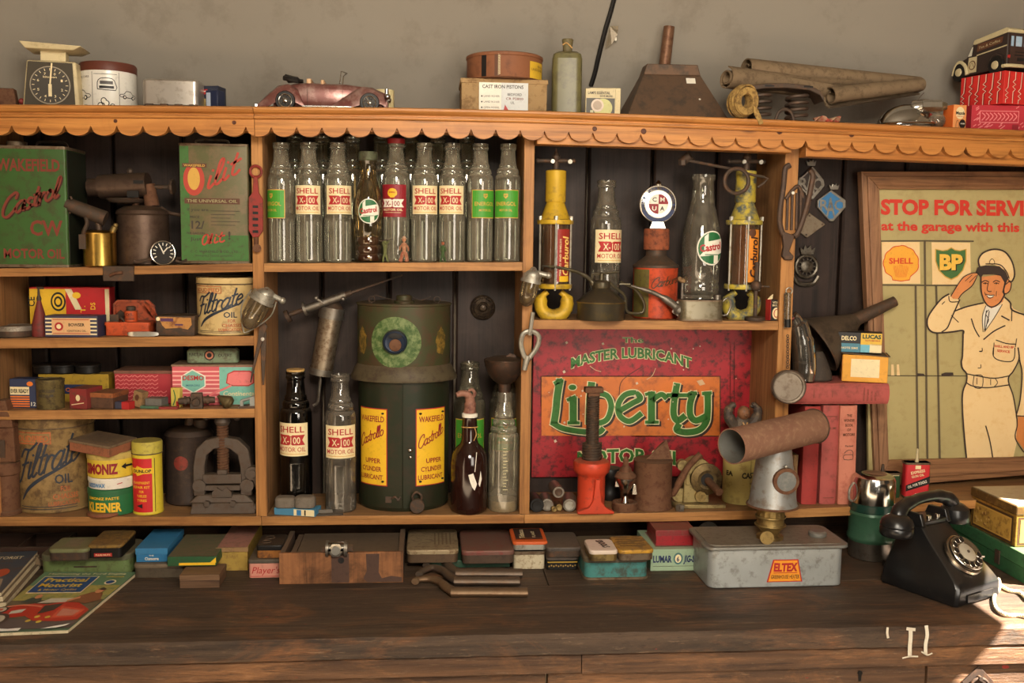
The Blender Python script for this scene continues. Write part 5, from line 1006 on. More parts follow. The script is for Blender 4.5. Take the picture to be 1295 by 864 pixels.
# model convertible
m_car = aged((112, 58, 52), (160, 130, 120), .45, .3, .3, 30, .15, .3, 14, .5)
t = T('model_car', 'weathered maroon model convertible car with folded hood on the cabinet top', 'model car', on(411, YT-.01, sC))
st = [(-84, 3, 7, 16), (-78, 5, 15, 17), (-70, 5, 22, 20), (-55, 5, 31, 22), (-40, 5, 36, 23), (-22, 5, 38, 23), (0, 5, 37, 23), (25, 5, 37, 22), (45, 5, 35, 17), (62, 5, 33, 11), (74, 5, 28, 7), (78, 6, 16, 7)]
rg = []
for x, z0, z1, w in st: rg.append([(x, 24+w*cos(a)*(.92 if sin(a) > .2 else 1), z0+(z1-z0)*(.5+.5*sin(a))) for a in [R(-90+i*30) for i in range(12)]])
pw = lambda q: math.copysign(abs(q)**.45, q)
rg = [[(x, 24+w*pw(cos(R(-90+i*20)))*(.9 if z1 > 20 else 1), z0+(z1-z0)*(.5+.5*pw(sin(R(-90+i*20))))) for i in range(18)] for x, z0, z1, w in st]
t.part('body', MB().loft(rg), m_car, ang=60)
fend = lambda xs, y: MB().loft([[(x, y-5, z0), (x, y-4, z1*.8+z0*.2), (x, y, z1), (x, y+6, z1*.9), (x, y+8, z0)] for x, z0, z1 in xs])
for y in (3, 39): t.part('front_fender', fend([(8, 5, 8), (20, 5, 17), (35, 7, 27), (48, 10, 33), (60, 12, 32), (72, 11, 25), (77, 6, 13)], y), m_car, ang=60); t.part('rear_fender', fend([(-84, 4, 8), (-72, 5, 20), (-58, 12, 32), (-45, 12, 34), (-34, 10, 28), (-26, 5, 9)], y), m_car, ang=60)
for x in (-49, 56):
    for y in (-1, 44):
        w = t.part('wheel', MB().lathe([(6, -3), (11.5, -3), (12.5, -1), (12.5, 3), (11, 4)], x, y, 12.6, 26, (0, 1, 0)), m_black); t.part('wheel_trim', MB().ring((x, y-3.2 if y < 20 else y+3.2, 12.6), 8, .9).lathe([(3, 0), (2.6, 2), (.1, 3)], x, y-3 if y < 20 else y+3, 12.6, 14, (0, -1 if y < 20 else 1, 0)), chrome(), w)
        for q in range(6): a = R(q*30); t.part('spoke', MB().rod((x-7.6*cos(a), y+(-3.4 if y < 20 else 3.4), 12.6-7.6*sin(a)), (x+7.6*cos(a), y+(-3.4 if y < 20 else 3.4), 12.6+7.6*sin(a)), .35, 5), chrome(), w)
t.part('running_board', MB().box(-28, 34, -3, 3, 5, 7.4), chrome()); t.part('running_board', MB().box(-28, 34, 44, 50, 5, 7.4), chrome())
t.part('bumper', MB().tube([(-86, 4, 7), (-88, 24, 7), (-86, 44, 7)], 1.8, 8).tube([(80, 2, 6), (84, 24, 6), (80, 46, 6)], 1.8, 8).box(-84, -64, -1, 0, 6, 9), chrome())
t.part('folded_hood', MB().tube([(-52, 6, 42), (-40, 4, 40), (-28, 8, 39)], [3, 4, 2], 8).tube([(-50, 10, 44), (-40, 24, 43), (-50, 40, 44)], 3.4, 8).tube([(-36, 10, 41), (-32, 24, 40), (-36, 40, 41)], 2.6, 8), m_black)
t.part('windscreen_frame', MB().tube([(18, 6, 36), (20, 6, 52), (26, 22, 52), (20, 42, 52), (18, 42, 36)], .8, 6, 1), chrome())
t.part('seat', MB().rbox(-24, -18, 8, 40, 33, 42, 2).rbox(-6, -2, 8, 40, 33, 41, 2), flat((210, 170, 130)))
t.part('radiator', MB().rbox(74, 79, 18, 30, 8, 34, 2, 3, 1), chrome()); t.part('headlamp', MB().sph(78, 8, 22, 4, 12).sph(78, 40, 22, 4, 12), chrome())
d = Dec(m_front(0, -0.5, 0)); d.rect('door_gap', BLK, -22, 8, -21.6, 28); d.rect('door_gap', BLK, 22, 8, 22.4, 28); d.build(t)
t = solo('cream_tube', 'curved cream card tube standing behind the nose of the model car', 'tube', on(486, .14, sC), MB().lathe([(12, 0), (12.4, 1), (12.4, 34), (11.4, 34), (11.4, 4), (.1, 4)], seg=24), flat((216, 200, 150)))
# piston boxes
m_card2 = aged((168, 138, 96), (116, 88, 58), .45, .85, 0, 40, .25, .2, 8)
t = T('piston_box', 'battered cardboard box labelled CAST IRON PISTONS on the cabinet top', 'box', on(637.5, YT, sC))
PB = t; t.part('carton', MB().box(-54, 54, 0, 70, 0, 41), m_card2, bev=.6); t.part('flap', MB().box(-55.5, 55.5, -1, 71, 39, 45), m_card2, bev=.8)
d = Dec(m_front(-54, -1.0, 0)); d.rect('label', WHITE, 22, 1, 50, 40); d.rect('label', flat((206, 208, 206)), 50, 1, 84, 40, 0)
d.text('lettering', INK, 'CAST IRON PISTONS', 26, 33, 52, 4.4, 1, .02)
for i in range(3): d.text('lettering', INK, ('LAND ROVER', 'LAND ROVER', 'OPEN MODEL')[i], 28, 22-i*7, 20, 2.4, 1, .0); d.ell('bullet', INK, 25.5, 23-i*7, 1, 1, 1)
d.text('lettering', INK, 'BEDFORD', 58, 24, 18, 3.4, 1, .01); d.text('lettering', R2, 'CR P2800', 56, 19, 22, 3, 1, .01); d.text('lettering', INK, 'UL', 62, 14, 5, 3, 1, .01); d.poly('red_triangle', RED, [(52, 2), (60, 5), (55, 13)], 1); d.build(t)
t = T('piston_ring_drum', 'round brown fibre drum with a black band and yellow label on the piston box', 'drum', PB.loc+Vector((2*PB.k, 35*PB.k-.01, 45.4*PB.k)), k=PB.k)
t.part('drum', MB().lathe([(48, 0), (48.5, .8), (48.5, 26), (49.5, 27), (49.5, 30), (48, 31), (46, 30), (.1, 29)], seg=56), aged((132, 84, 56), (94, 60, 44), .35, .65, 0, 40, .15, .2))
d = Dec(m_cyl(0, 0, 48.6, 0), 4); d.rect('black_band', BLK, -34, .5, -27, 27); d.rect('seam', BRN, -16, .5, -9, 27)
for i in range(13): d.poly('staple', CREAM, [(-11.5, 2+i*2), (-8.5, 3+i*2), (-8.5, 3.8+i*2), (-11.5, 2.8+i*2)], 1)
d.rect('label', flat((214, 174, 50)), 31, .5, 62, 21); d.text('lettering', BRN, '9/16', 46, 14, 12, 3.4, 1, .01); d.text('lettering', BRN, 'LAND ROVER', 34, 10, 24, 3.2, 1, .01); d.build(t)
# stone bottle
t = T('stone_bottle', 'olive glazed square shouldered oil flask with stopper on the cabinet top', 'flask', on(716, YT+.01, sC), -8)
t.part('body', MB().rbox(-19, 19, 0, 34, 0, 74, 8, 6).loft([[(x, y, z) for x, y in [((-19+8 if cx < 0 else 19-8)*sc+8*cos(R(a))*sc2, 17+((-9 if cy < 0 else 9)*sc)+8*sin(R(a))*sc2) for cx, cy, a0 in ((1, 1, 0), (-1, 1, 90), (-1, -1, 180), (1, -1, 270)) for a in range(a0, a0+91, 18)]] for z, sc, sc2 in ((74, 1, 1), (80, .9, .95), (83, .6, .8), (84, .2, .6))]), aged((104, 98, 62), (70, 64, 42), .35, .38, 0, 40, .08, .25, 12, .4))
t.part('stopper', MB().lathe([(6, 83), (6, 90), (7.4, 99), (6.6, 100), (.1, 100)], 0, 17, 0, 20), aged((108, 98, 66), (80, 60, 40), .3)); t.part('string', MB().tube([(-6, 11, 92), (-1, 9.6, 94), (6, 11, 88)], .8, 6), m_cork)
t = carton('gasket_packet', 'pale card packet printed with a round lamp drawing, behind the front one', 765, sC, .05, 38, 39, 8, flat((214, 196, 150)), -6, cat='packet')
t = carton('gasket_packet', 'small cream and grey packet with round lamp drawing beside the olive flask', 759, sC, .03, 38, 37, 8, flat((206, 190, 148)), -3, cat='packet')
d = Dec(m_front(-19, 0, 0)); d.rect('dark_panel', flat((84, 80, 72)), 1, 2, 37, 25); d.ell('lamp_drawing', flat((200, 196, 130)), 22, 13, 12, 11.5, 1); d.ell('lamp_face', flat((220, 200, 180)), 15, 16, 8, 8, 2); d.ell('lamp_inner', flat((180, 160, 140)), 15, 16, 5.6, 5.6, 3); d.text('lettering', INK, 'LAMPS ESSENTIAL', 3, 30, 28, 3.4, 1, .02); d.text('lettering', INK, 'SAVE MORE', 18, 26.6, 16, 2.2, 1, .02); d.rect('base_print', flat((190, 186, 150)), 6, 2, 10, 10, 2); d.build(t)
# big square funnel upside down
m_fun = aged((104, 80, 62), (72, 62, 54), .5, .55, .3, 30, .2, .3, 7)
t = T('square_funnel', 'large rusty square funnel standing upside down with its pipe up on the cabinet top', 'funnel', on(858, YT, sC), 0)
t.part('cone', MB().hexa([(-66, 0, 5), (64, 0, 5), (64, 100, 5), (-66, 100, 5), (-37, 40, 66), (36, 40, 66), (36, 66, 66), (-37, 66, 66)]), m_fun, bev=.8)
t.part('top_cap', MB().hexa([(-38, 37, 63), (37, 37, 63), (37, 69, 63), (-38, 69, 63), (-34, 38, 77), (33, 38, 77), (33, 66, 77), (-34, 66, 77)]), m_fun, bev=1)
t.part('rim', MB().box(-69, 67, -2.6, 102, 0, 5), m_dark, bev=1); t.part('pipe', MB().rod((-8, 52, 74), (-3, 52, 127), 7.6, 22, 7.2), rusty((124, 92, 70), (92, 60, 44), .5, .5, .5, 60, .2))
d = Dec(m_plane((0, 0, 5), (1, 0, 0), (0, 40, 61))); d.rect('price_tag', WHITE, 17, 56, 29, 65); d.ell('paint_spot', WHITE, 31, 30, 1.4, 1.4); d.build(t)
# rolled felt and springs
m_felt = aged((124, 104, 80), (88, 72, 54), .4, .95, 0, 50, .5, .15, 9)
def spiral(r0, r1, turns, n=40, th=2.4, a0=0, sq=1):
    o = [((r0+(r1-r0)*i/n)*cos(2*pi*turns*i/n+a0), (r0+(r1-r0)*i/n)*sin(2*pi*turns*i/n+a0)*sq) for i in range(n+1)]
    i_ = [((r0+(r1-r0)*i/n-th)*cos(2*pi*turns*i/n+a0), (r0+(r1-r0)*i/n-th)*sin(2*pi*turns*i/n+a0)*sq) for i in range(n, -1, -1)]
    return o, i_
def roll(name, label, a, b, ra, rb, Ya, Yb, turns=2.4, mat=None, sq=.8, a0=0):
    A_, B_ = P(a[0], a[1], Ya), P(b[0], b[1], Yb); t = T(name, label, 'felt roll', A_, k=KM(A_)); ax = (B_-A_)/t.k; d_ = ax.normalized(); u = d_.cross(Vector((0, 0, 1))).normalized(); w = u.cross(d_)
    mb = MB(); n = 44; N = 6; vs = []
    for j in range(N+1):
        f = j/N; r = ra+(rb-ra)*f; c = ax*f
        for th in (0, 2.0):
            for i in range(n+1):
                rr = r*(.35+.65*i/n)-th; an = 2*pi*turns*i/n+a0+.25*sin(f*3); p = c+u*rr*cos(an)+w*rr*sin(an)*sq; vs.append(tuple(p))
    M_ = n+1; fs = []
    for j in range(N):
        for th in (0, 1):
            for i in range(n):
                q = (2*j+th)*M_+i; fs.append((q, q+1, q+1+2*M_, q+2*M_) if th == 0 else (q+2*M_, q+1+2*M_, q+1, q))
    for j in (0, N):
        for i in range(n): q = 2*j*M_+i; fs.append((q, q+M_, q+M_+1, q+1))
    mb._a(vs, fs); t.part('felt_sheet', mb, mat or m_felt, ang=50); return t
roll('felt_roll', 'upper rolled sheet of brown felt with its open end pointing left', (944, 88), (1162, 106), 23, 15, .03, .10, 1.8, a0=.6)
roll('felt_roll', 'lower rolled sheet of brown felt with open coil beside the rusty square funnel', (918, 99), (1070, 116), 19, 18, -.01, .09, 1.9, a0=2.0)
roll('felt_roll', 'drooping right hand roll of felt lying behind the chrome lamp', (1050, 122), (1165, 108), 19, 15, .02, .06, 1.5, a0=1.2)
t = T('valve_springs', 'pair of rusty valve springs joined by a slotted plate on the cabinet top', 'springs', on(985, -.03, sC))
m_spr = rusty((78, 66, 58), (104, 76, 56), .4, .6, .5, 60, .4)
for x in (-22, 26): t.part('coil_spring', MB().spring(x, 10, 3, 37, 13, 2.3, 4.2, 14), m_spr)
t.part('slotted_plate', MB().loft([[(x, -6, z), (x, 26, z), (x, 26, z+6), (x, -6, z+6)] for x, z in ((-52, 30), (-44, 37), (-20, 41), (8, 42), (36, 40), (50, 34), (55, 26))]), m_spr, bev=1)
for x in (-16, 34): t.part('slot', MB().box(x-6, x+6, -6.6, -5.8, 43, 45), m_black)
t.part('spring_clip', MB().tube([(-6, -4, 2), (-2, -4, 12), (6, -4, 16), (14, -4, 12), (18, -4, 2)], 2.2, 8), m_spr)
m_hess = aged((168, 136, 78), (104, 78, 44), .6, .85, 0, 90, .6, .1)
t = T('hessian_roll', 'torn straw coloured tape roll with a loose end hanging over the cornice', 'tape roll', P(940, 128, -.075))
r_ = random.Random(2)
t.part('roll', MB().lathe([(9, -8), (17, -9), (19, -4), (19, 5), (17, 9), (9, 8), (8, 0), (9, -8)], 0, 0, 0, 26, (-.35, 1, .1), cap=False), m_hess)
for i in range(7): t.part('strand', MB().ring((r_.uniform(-1, 1), -8+i*2.6, r_.uniform(-1, 1)), 18.6+r_.uniform(-.6, 1.2), 1.3, (-.35+r_.uniform(-.2, .2), 1, .1+r_.uniform(-.2, .2)), 22, 5), m_hess)
t.part('loose_end', MB().plate([(10, -6), (16, -10), (22, -22), (24, -28), (19, -30), (16, -24), (12, -18)], -9, -8), m_hess, smooth=False)
t = solo('torn_wrapper', 'crumpled scrap of printed wrapper under the felt on the cabinet top', 'wrapper', on(1046, -.04, sC), MB().sheet(lambda u, v: (-16+34*u, 8*v, 2+8*abs(sin(u*5+v*2))*(1-.4*v)), 14, 4), aged((170, 140, 110), (170, 60, 50), .6, .7), solid=.6)
# chrome lamp
t = T('fog_lamp', 'chromed oval side lamp with a ribbed light on top, on the cabinet top', 'lamp', on(1150, -.01, sC), -6)
t.part('shell', MB().sph(0, 10, 3, 38, 30, .76, 12, (0, 0, 1), .6).xf(Matrix.Identity(4)), chrome((206, 204, 200), .12, .1))
t.o.children[0].data.transform(Matrix.Identity(4))
t.part('rim', MB().ring((0, 10, 6), 35, 1.4, (0, 0, 1), 36, 8), chrome()); t.part('neck', MB().tube([(6, 6, 26), (16, 0, 28), (26, -4, 28)], [10, 9, 8], 14), chrome())
t.part('light_housing', MB().rod((12, -6, 27), (34, -10, 27), 8, 8), chrome()); t.part('lens', MB().rod((34, -10, 27), (41, -12, 27), 6.6, 14, 4), m_bowl); t.part('glass_end', MB().sph(33, -3, 10, 10, 16), glass((190, 150, 110), .2))
t.part('wire', MB().tube([(6, 0, 30), (10, 0, 38), (16, 0, 45)], .5, 5), m_dark)
# bulb box and crimson boxes
t = carton('bulb_carton', 'little orange and cream bulb carton standing left of the crimson boxes', 1213, sC, -.035, 20, 31, 18, flat((226, 150, 90)), 14, cat='carton')
t.part('orange_side', MB().box(-10.6, -10.05, .4, 17.6, .5, 30.6), flat((206, 100, 40)))
d = Dec(m_front(-10, 0, 0)); d.ell('sun_disc', CREAM, 10, 21, 7, 7.6); d.text('lettering', BLK, 'Mazda', 3, 19, 14.5, 4, 1, .03); d.text('lettering', R4, 'CAR BULBS', 5, 16, 11, 1.8, 1, .01); d.ell('black_spot', BLK, 14, 7.6, 5, 5.6, 1); d.text('spot_lettering', WHITE, '12V 36W', 10.6, 7, 7, 1.8, 2, .02); d.stroke('bulb_drawing', INK, [(4, 2), (4, 8), (6, 12), (8, 8), (8, 2)], .5, 1, 3); d.build(t)
m_cr = flat((178, 40, 54)); pkl = flat((222, 130, 130))
t = T('crimson_box', 'crimson box covered in tiny pink dashes with a pale rectangle, under the brighter red box', 'box', on(1275, -.02, sC), -4)
LB = t; t.part('carton', MB().box(-48, 60, 0, 60, 0, 34), m_cr, bev=.5)
d = Dec(m_front(-48, 0, 0)); r_ = random.Random(7)
for i in range(80):
    x, y = r_.uniform(3, 104), r_.uniform(3, 31); a = .9
    if not (9 < x < 62 and 11 < y < 28): d.stroke('dash', pkl, [(x, y), (x+3.2, y+2.2)], 1.1, 0, 1, False)
d.rect('frame', pkl, 10, 12, 60, 27, 1); d.rect('frame_field', m_cr, 11, 13, 59, 26, 2)
for i in range(9): d.stroke('scroll', pkl, [(13+i*5, 15), (17+i*5, 20), (13+i*5, 24)], 1.3, 3, 3)
d.rect('tab', DRED, 52, .5, 60, 10, 3); d.build(t)
zl = P(1269, 124, -.045); t = T('red_zigzag_box', 'bright red box with white zigzag lines under the model van', 'box', (zl.x, -.045, LB.loc.z+34.8*LB.k), -72, k=LB.k)
t.part('carton', MB().box(-68, 0, 0, 60, 0, 40), flat((202, 44, 40)), bev=.5); wz = flat((238, 200, 180))
for dz_, n_ in ((Dec(m_front(-68, 0, 0)), 6), (Dec(m_plane((0, 0, 0), (0, 1, 0), (0, 0, 1))), 5)):
    for i in range(n_):
        x = 3+i*11; z = [(x+4, 39), (x+4, 30), (x, 27), (x+5, 24), (x, 21), (x+5, 18), (x+1, 15), (x+1, 1)] if i % 2 else [(x+4, 39), (x+3, 20), (x-1, 16), (x+4, 13), (x-1, 10), (x+4, 7), (x, 5), (x, 1)]
        dz_.stroke('zigzag', wz, z, 1.2, 1, 1, False); dz_.stroke('zigzag_shade', BLK, [(a+1.2, b) for a, b in z], .9, 0, 1, False)
    dz_.build(t)
RB = t
m_van = flat((46, 34, 30), .55); m_vanc = flat((190, 176, 138), .45)
t = T('model_van', 'brown and cream tinplate model van with upright rear doors on the red zigzag box', 'model van', RB.loc+Matrix.Rotation(R(-76), 3, 'Z') @ Vector((-33*RB.k, 3*RB.k, 40.6*RB.k)), -76, k=RB.k*.93)
side = [(-62, 8), (-60, 18), (-52, 24), (-38, 28), (-30, 42), (-26, 46), (30, 52), (34, 50), (34, 8), (24, 4), (-50, 2)]
t.part('body', MB().plate(side, 0, 46), m_van, bev=1.2)
t.part('roof', MB().plate([(-28, 44), (-26, 50), (30, 57), (36, 54), (35, 50), (-24, 43)], -1, 47), m_vanc, bev=1.5)
d = Dec(m_front(0, 0, 0)); d.poly('side_window', flat((200, 196, 180)), [(-36, 29), (-29, 41), (-27, 41), (-29, 29)]); d.poly('cream_panel', m_vanc, [(-36, 6), (-19, 6), (-19, 27), (-34, 27)]); d.ell('panel_emblem', BRN, -27, 16, 6.4, 6.4, 1); d.ell('panel_emblem_inner', m_vanc, -27, 16, 5, 5, 2); d.stroke('panel_mark', BRN, [(-31, 13), (-27, 20), (-23, 13)], .9, 3, 1, False)
d.poly('waist_line', m_vanc, [(-20, 29), (33, 34), (33, 32.4), (-20, 27.4)]); d.poly('sign_board', BRN, [(-20, 33), (24, 38), (26, 46), (-19, 43)]); d.text('lettering', m_vanc, 'Tea & Coffee', -17, 36, 38, 3.6, 1, .0, 6, .2); d.build(t)
t.part('rear_panel', MB().box(33.8, 35.4, 3, 43, 9, 48), flat((58, 40, 34)), smooth=False); wl = aged((150, 176, 200), (190, 200, 210), .3, .2)
t.part('rear_window', MB().box(35.2, 36, 4, 8, 32, 45), wl); t.part('rear_window', MB().box(35.2, 36, 12, 22, 32, 45), wl); t.part('rear_window', MB().box(35.2, 36, 26, 40, 32, 45), wl)
t.part('tail_lamp', MB().box(35.2, 37, -.5, 2.4, 16, 20), RED); t.part('bumper', MB().tube([(30, -3, 6), (38, 2, 6), (38, 44, 6), (30, 48, 6)], 2.4, 8, 2), m_vanc); t.part('number_plate', MB().box(35.2, 36.2, 16, 30, 13, 17), BLK); t.part('slatted_panel', MB().box(35.2, 36, 12, 40, 20, 21).box(35.2, 36, 12, 40, 24, 25), BLK)
for x in (-48, 18):
    for y in (-1, 45): w = t.part('wheel', MB().lathe([(5, -3), (12, -3), (13, 0), (12, 3), (5, 3)], x, y, 9, 24, (0, 1, 0)), m_black); t.part('hub_cap', MB().lathe([(6, 0), (5, 2), (.1, 3)], x, y-2.6 if y < 20 else y+2.6, 9, 18, (0, -1 if y < 20 else 1, 0)), m_vanc, w)
t.part('wing', MB().tube([(-60, -2, 6), (-56, -2, 18), (-48, -2, 23), (-38, -2, 16), (-34, -2, 4)], 2.6, 8), m_vanc); t.part('wing', MB().tube([(6, -1, 6), (10, -1, 20), (18, -1, 23), (28, -1, 18)], 2.4, 8), m_van)
# old cable clipped up the sloping plaster
def onceil(px, py, off=.004):   # point on the sloping ceiling under a picture position
    d_ = ray(px, py); n = Vector((0, 1.34, .45)).normalized(); n = -n; q = Vector((0, .30, 2.08)); s_ = (q-CAM_LOC).dot(n)/d_.dot(n); return CAM_LOC+d_*s_+n*off
c0 = onceil(747, 104); t = T('ceiling_cable', 'old black cable running diagonally up the sloping plaster above the flask', 'cable', c0, k=KM(c0))
loc_ = lambda px, py, o=.006: tuple((onceil(px, py, o)-c0)/t.k)
t.part('cable', MB().tube([loc_(747, 108), loc_(752, 92), loc_(757, 70), loc_(765, 38), loc_(771, 18), loc_(778, -8)], 3, 8), m_black)
t.part('cobweb', MB()._a([loc_(764, 60, .02), loc_(770, 32, .02), loc_(780, 31, .03), loc_(779, 42, .025), loc_(772, 55, .02)], [(0, 1, 2, 3, 4)]), glass((200, 190, 170), .3), smooth=False)
t.part('cobweb_dirt', MB().sph(*loc_(777, 48, .02), 1.6, 8, 1.8), WHITE)
# ---------------------------------------------------------------- right middle bay: Liberty enamel sign
m_lr = aged((168, 34, 44), (52, 30, 26), .5, .4, .1, 40, .12, 0, 6, .4); m_lo = aged((206, 112, 44), (130, 72, 42), .4, .4, .1, 30, .1, 0, 8, .4); m_lg = aged((58, 112, 48), (46, 70, 34), .3, .4, .1, 40, .1, 0); m_lc = flat((216, 208, 160)); m_lk = flat((52, 36, 28))
YS = .222
a, b = P(672, 604, YS), P(958, 604, YS); top = P(800, 412, YS).z
t = T('enamel_sign', 'worn red and orange Liberty motor oil enamel sign behind the red bottle jack', 'sign', ((a.x+b.x)/2, YS, a.z), k=KM(a))
w2 = (b.x-a.x)/2/t.k; t.part('panel', MB().box(-w2, w2, 0, 5, 0, (top-a.z)/t.k), m_lr, bev=.6)
d = Dec(m_px(t, YS))
gr = lambda m: m
d.rect('border', m_lk, 683.5, 552.5, 911.5, 475.3); d.rect('orange_panel', m_lo, 684.8, 551.2, 910.2, 476.6, 1)
for x0 in (923, 928): d.rect('edge_line', m_lk, x0, 560, x0+.9, 432)
def ptext(st, x0, y0, x1, h, col, out, l=2, arc=0, bold=.03, rot_=0, key='lettering'):
    v, f = text_mesh(st, bold); n = len(v)
    def lay(key, col, bb, lay_, dx, dy):
        vv, ff = text_mesh(st, bb); d._put(key, col, [(x0+x*(x1-x0)+dx, y0-y*h-arc*(1-(2*x-1)**2)+dy) for x, y in vv], [tuple(reversed(q)) for q in ff], lay_)
    if out: lay(key+'_outline', out, bold+.045, l-.6, 0, 0)
    lay(key, col, bold, l, 0, 0)
ptext('The', 787, 433.5, 814, 7, m_lg, m_lc, 1, 0, .01); ptext('MASTER LUBRICANT', 722, 466, 875, 13, m_lg, m_lc, 1, 13.5, .03)
ptext('MOTOR OIL', 730, 588.5, 862, 17, m_lg, m_lc, 1, 4, .03)
def lib(pts, w=9):
    d.stroke('word_shade', m_lk, [(x+2.4, y+2.2) for x, y in pts], w+2.6, 1.6, 6); d.stroke('word_outline', m_lc, pts, w+2.4, 2.4, 6); d.stroke('word', m_lg, pts, w, 3.2, 6)
lib([(708, 482), (705, 500), (703, 520), (701, 533)], 9); lib([(699, 535), (712, 542), (735, 546), (756, 547), (762, 543)], 7)
lib([(702, 485), (710, 481)], 5); lib([(725, 505), (725, 533)], 9); lib([(718, 506), (727, 502)], 4); lib([(719, 535), (732, 535)], 4); d.ell('word_dot', m_lc, 724, 490, 6, 4.6, 2.4); d.ell('word_dot', m_lg, 724, 490, 4.8, 3.4, 3.2)
lib([(748, 486), (746, 505), (745, 534)], 9); lib([(746, 505), (755, 498), (768, 501), (773, 514), (768, 530), (757, 535), (747, 531)], 7)
lib([(783, 520), (800, 510), (810, 504), (803, 497), (790, 500), (782, 512), (784, 526), (796, 533), (810, 524)], 7)
lib([(824, 498), (824, 533)], 9); lib([(817, 534), (832, 534)], 4); lib([(825, 506), (836, 499), (842, 503)], 6.5); lib([(817, 499), (824, 497)], 4)
lib([(856, 487), (853, 505), (852, 524), (857, 532), (865, 527)], 8); lib([(845, 500), (869, 500)], 5)
lib([(877, 498), (873, 510), (873, 525), (880, 532), (892, 527)], 8); lib([(895, 498), (895, 520), (893, 534), (884, 544), (868, 547), (856, 544), (858, 538)], 8); lib([(872, 498), (880, 497)], 4); lib([(889, 498), (899, 497)], 4)
r_ = random.Random(11)
for i in range(26):
    x, y = r_.uniform(690, 935), r_.uniform(425, 560); s_ = r_.uniform(.5, 1.8)
    d.poly('chip', flat((206, 186, 160)), [(x, y), (x+s_*1.4, y-s_), (x+s_*2.4, y+s_*.6), (x+s_*.8, y+s_*1.5)][::-1], 4)
for pts in ([(783, 500), (785, 485), (793, 476), (812, 464)], [(818, 480), (825, 475), (829, 466)], [(746, 463), (753, 468), (760, 470)]): d.stroke('scratch', flat((196, 168, 130)) if pts[0][0] != 783 else m_lk, pts, .8, 4, 4)
d.poly('chip', flat((206, 170, 130)), [(881, 482), (888, 480), (892, 486), (885, 488)][::-1], 4); d.build(t)
# ---------------------------------------------------------------- right middle bay, upper shelf
m_yel = aged((198, 160, 40), (112, 92, 50), .35, .45, .1, 40, .15, .2, 16); m_yel2 = aged((190, 168, 60), (70, 84, 92), .55, .45, .1, 40, .15, .2, 20)
def carburol(px, Y, label, my, th, flip):
    t = T('oil_dispenser', label, 'dispenser', on(px, Y, sR), 0, 'Carburol oil dispensers')
    t.part('outlet_ring', MB().tube([(17*sin(R(a)), 0, 19-17*cos(R(a))) for a in range(-150, 151, 20)], [4, 8.4, 9.4, 8.4, 4], 14, 1), my)
    t.part('lower_plate', MB().lathe([(22, 38), (22.6, 39), (22.6, 43), (22, 44)], seg=30), my)
    t.part('glass_cylinder', MB().lathe([(19, 44), (19, 118)], seg=32), glass((210, 180, 130), .1, (170, 150, 120), .4))
    t.part('inner_tube', MB().lathe([(14, 44.2), (14, 117.8)], seg=24), aged((128, 82, 46), (90, 58, 36), .4, .4))
    t.part('upper_plate', MB().lathe([(22, 118), (22.8, 119), (22.8, 123.5), (19, 124.5), (17, 129), (11.6, 144), (11, 146)], seg=30), my)
    for a in (-66, -4, 60, 130, 200): t.part('tie_rod', MB().rod((21.5*sin(R(a)), -21.5*cos(R(a)), 36), (21.5*sin(R(a)), -21.5*cos(R(a)), 126), 1.3, 8).rod((21.5*sin(R(a)), -21.5*cos(R(a)), 123), (21.5*sin(R(a)), -21.5*cos(R(a)), 128), 2.6, 6), m_alu)
    t.part('head', MB().lathe([(12.2, 145.5), (12.8, 147), (12.8, 184), (11, 185), (4, 186)], seg=26), my)
    t.part('spindle', MB().lathe([(4, 185), (4, 194), (3, 196), (5.4, 199), (5.6, 202), (3, 206), (1.4, 208), (1.2, 212)], seg=16), m_dark)
    t.part('crank_handle', MB().rod((-22, -3, 196), (22, 2, 197), 2.5, 10).sph(-23, -3, 196, 3, 10).sph(22, 2, 197, 3.2, 10), m_dark)
    t.part('handle_tip', MB().rod((-5, -7, 195.6), (-5, -4, 195.6), 2.6, 12), m_alu); t.part('handle_tip', MB().rod((17, -5, 195.6), (17, -2, 196), 2.8, 12), m_alu)
    d = Dec(m_cyl(0, 0, 19.1, 46, th), 3)
    if not flip: d.rect('label', flat((150, 40, 32)), -9, 1, 11, 66); d.text('lettering', flat((240, 200, 110)), 'Carburol', 7.5, 8, 48, 10, 1, .03, 90, .15); d.text('lettering', CREAM, 'TREATS AND SHIELDS', -4, 8, 46, 2.4, 1, .01, 90); d.rect('label_foot', YEL, -6, 1, 8, 8, 1)
    else: d.rect('label', flat((222, 138, 46)), -9, 1, 11, 66); d.text('lettering', flat((60, 34, 28)), 'Carburol', 7.5, 6, 50, 11, 1, .03, 90, .15); d.ell('label_seal', BRN, -1, 62, 5, 5, 1)
    d.build(t); return t
t = carburol(700, .045, 'yellow Carburol hand pump dispenser with crimson label against the middle upright', m_yel, 30, False)
CB2 = carburol(937, .06, 'flaking yellow Carburol dispenser with an orange label at the right end of the shelf', m_yel2, 18, True)
t = T('ring_spanner_rod', 'long thin iron rod with a ring hanging across the top of the flaking Carburol dispenser', 'tool', P(932, 230, .0)); YR = -.005
t.part('ring', MB().ring(L(t, 931.5, 229, YR), 15.5, 2.6, (0, 1, 0), 30), m_dark); t.part('rod', MB().rod(L(t, 870, 203, YR+.02), L(t, 932, 215, YR+.01), 1.9, 8), m_dark)
t.part('rod_tail', MB().tube([L(t, 944, 219, YR+.01), L(t, 955, 222, YR), L(t, 971, 226, YR), L(t, 958, 237, YR)], 1.7, 8, 2), m_dark); t.part('head', MB().rod(L(t, 861, 206, .03), L(t, 873, 196, YR+.02), 6, 12).rod(L(t, 863, 203, .01), L(t, 863, 209, .01), 5, 6), m_dark)
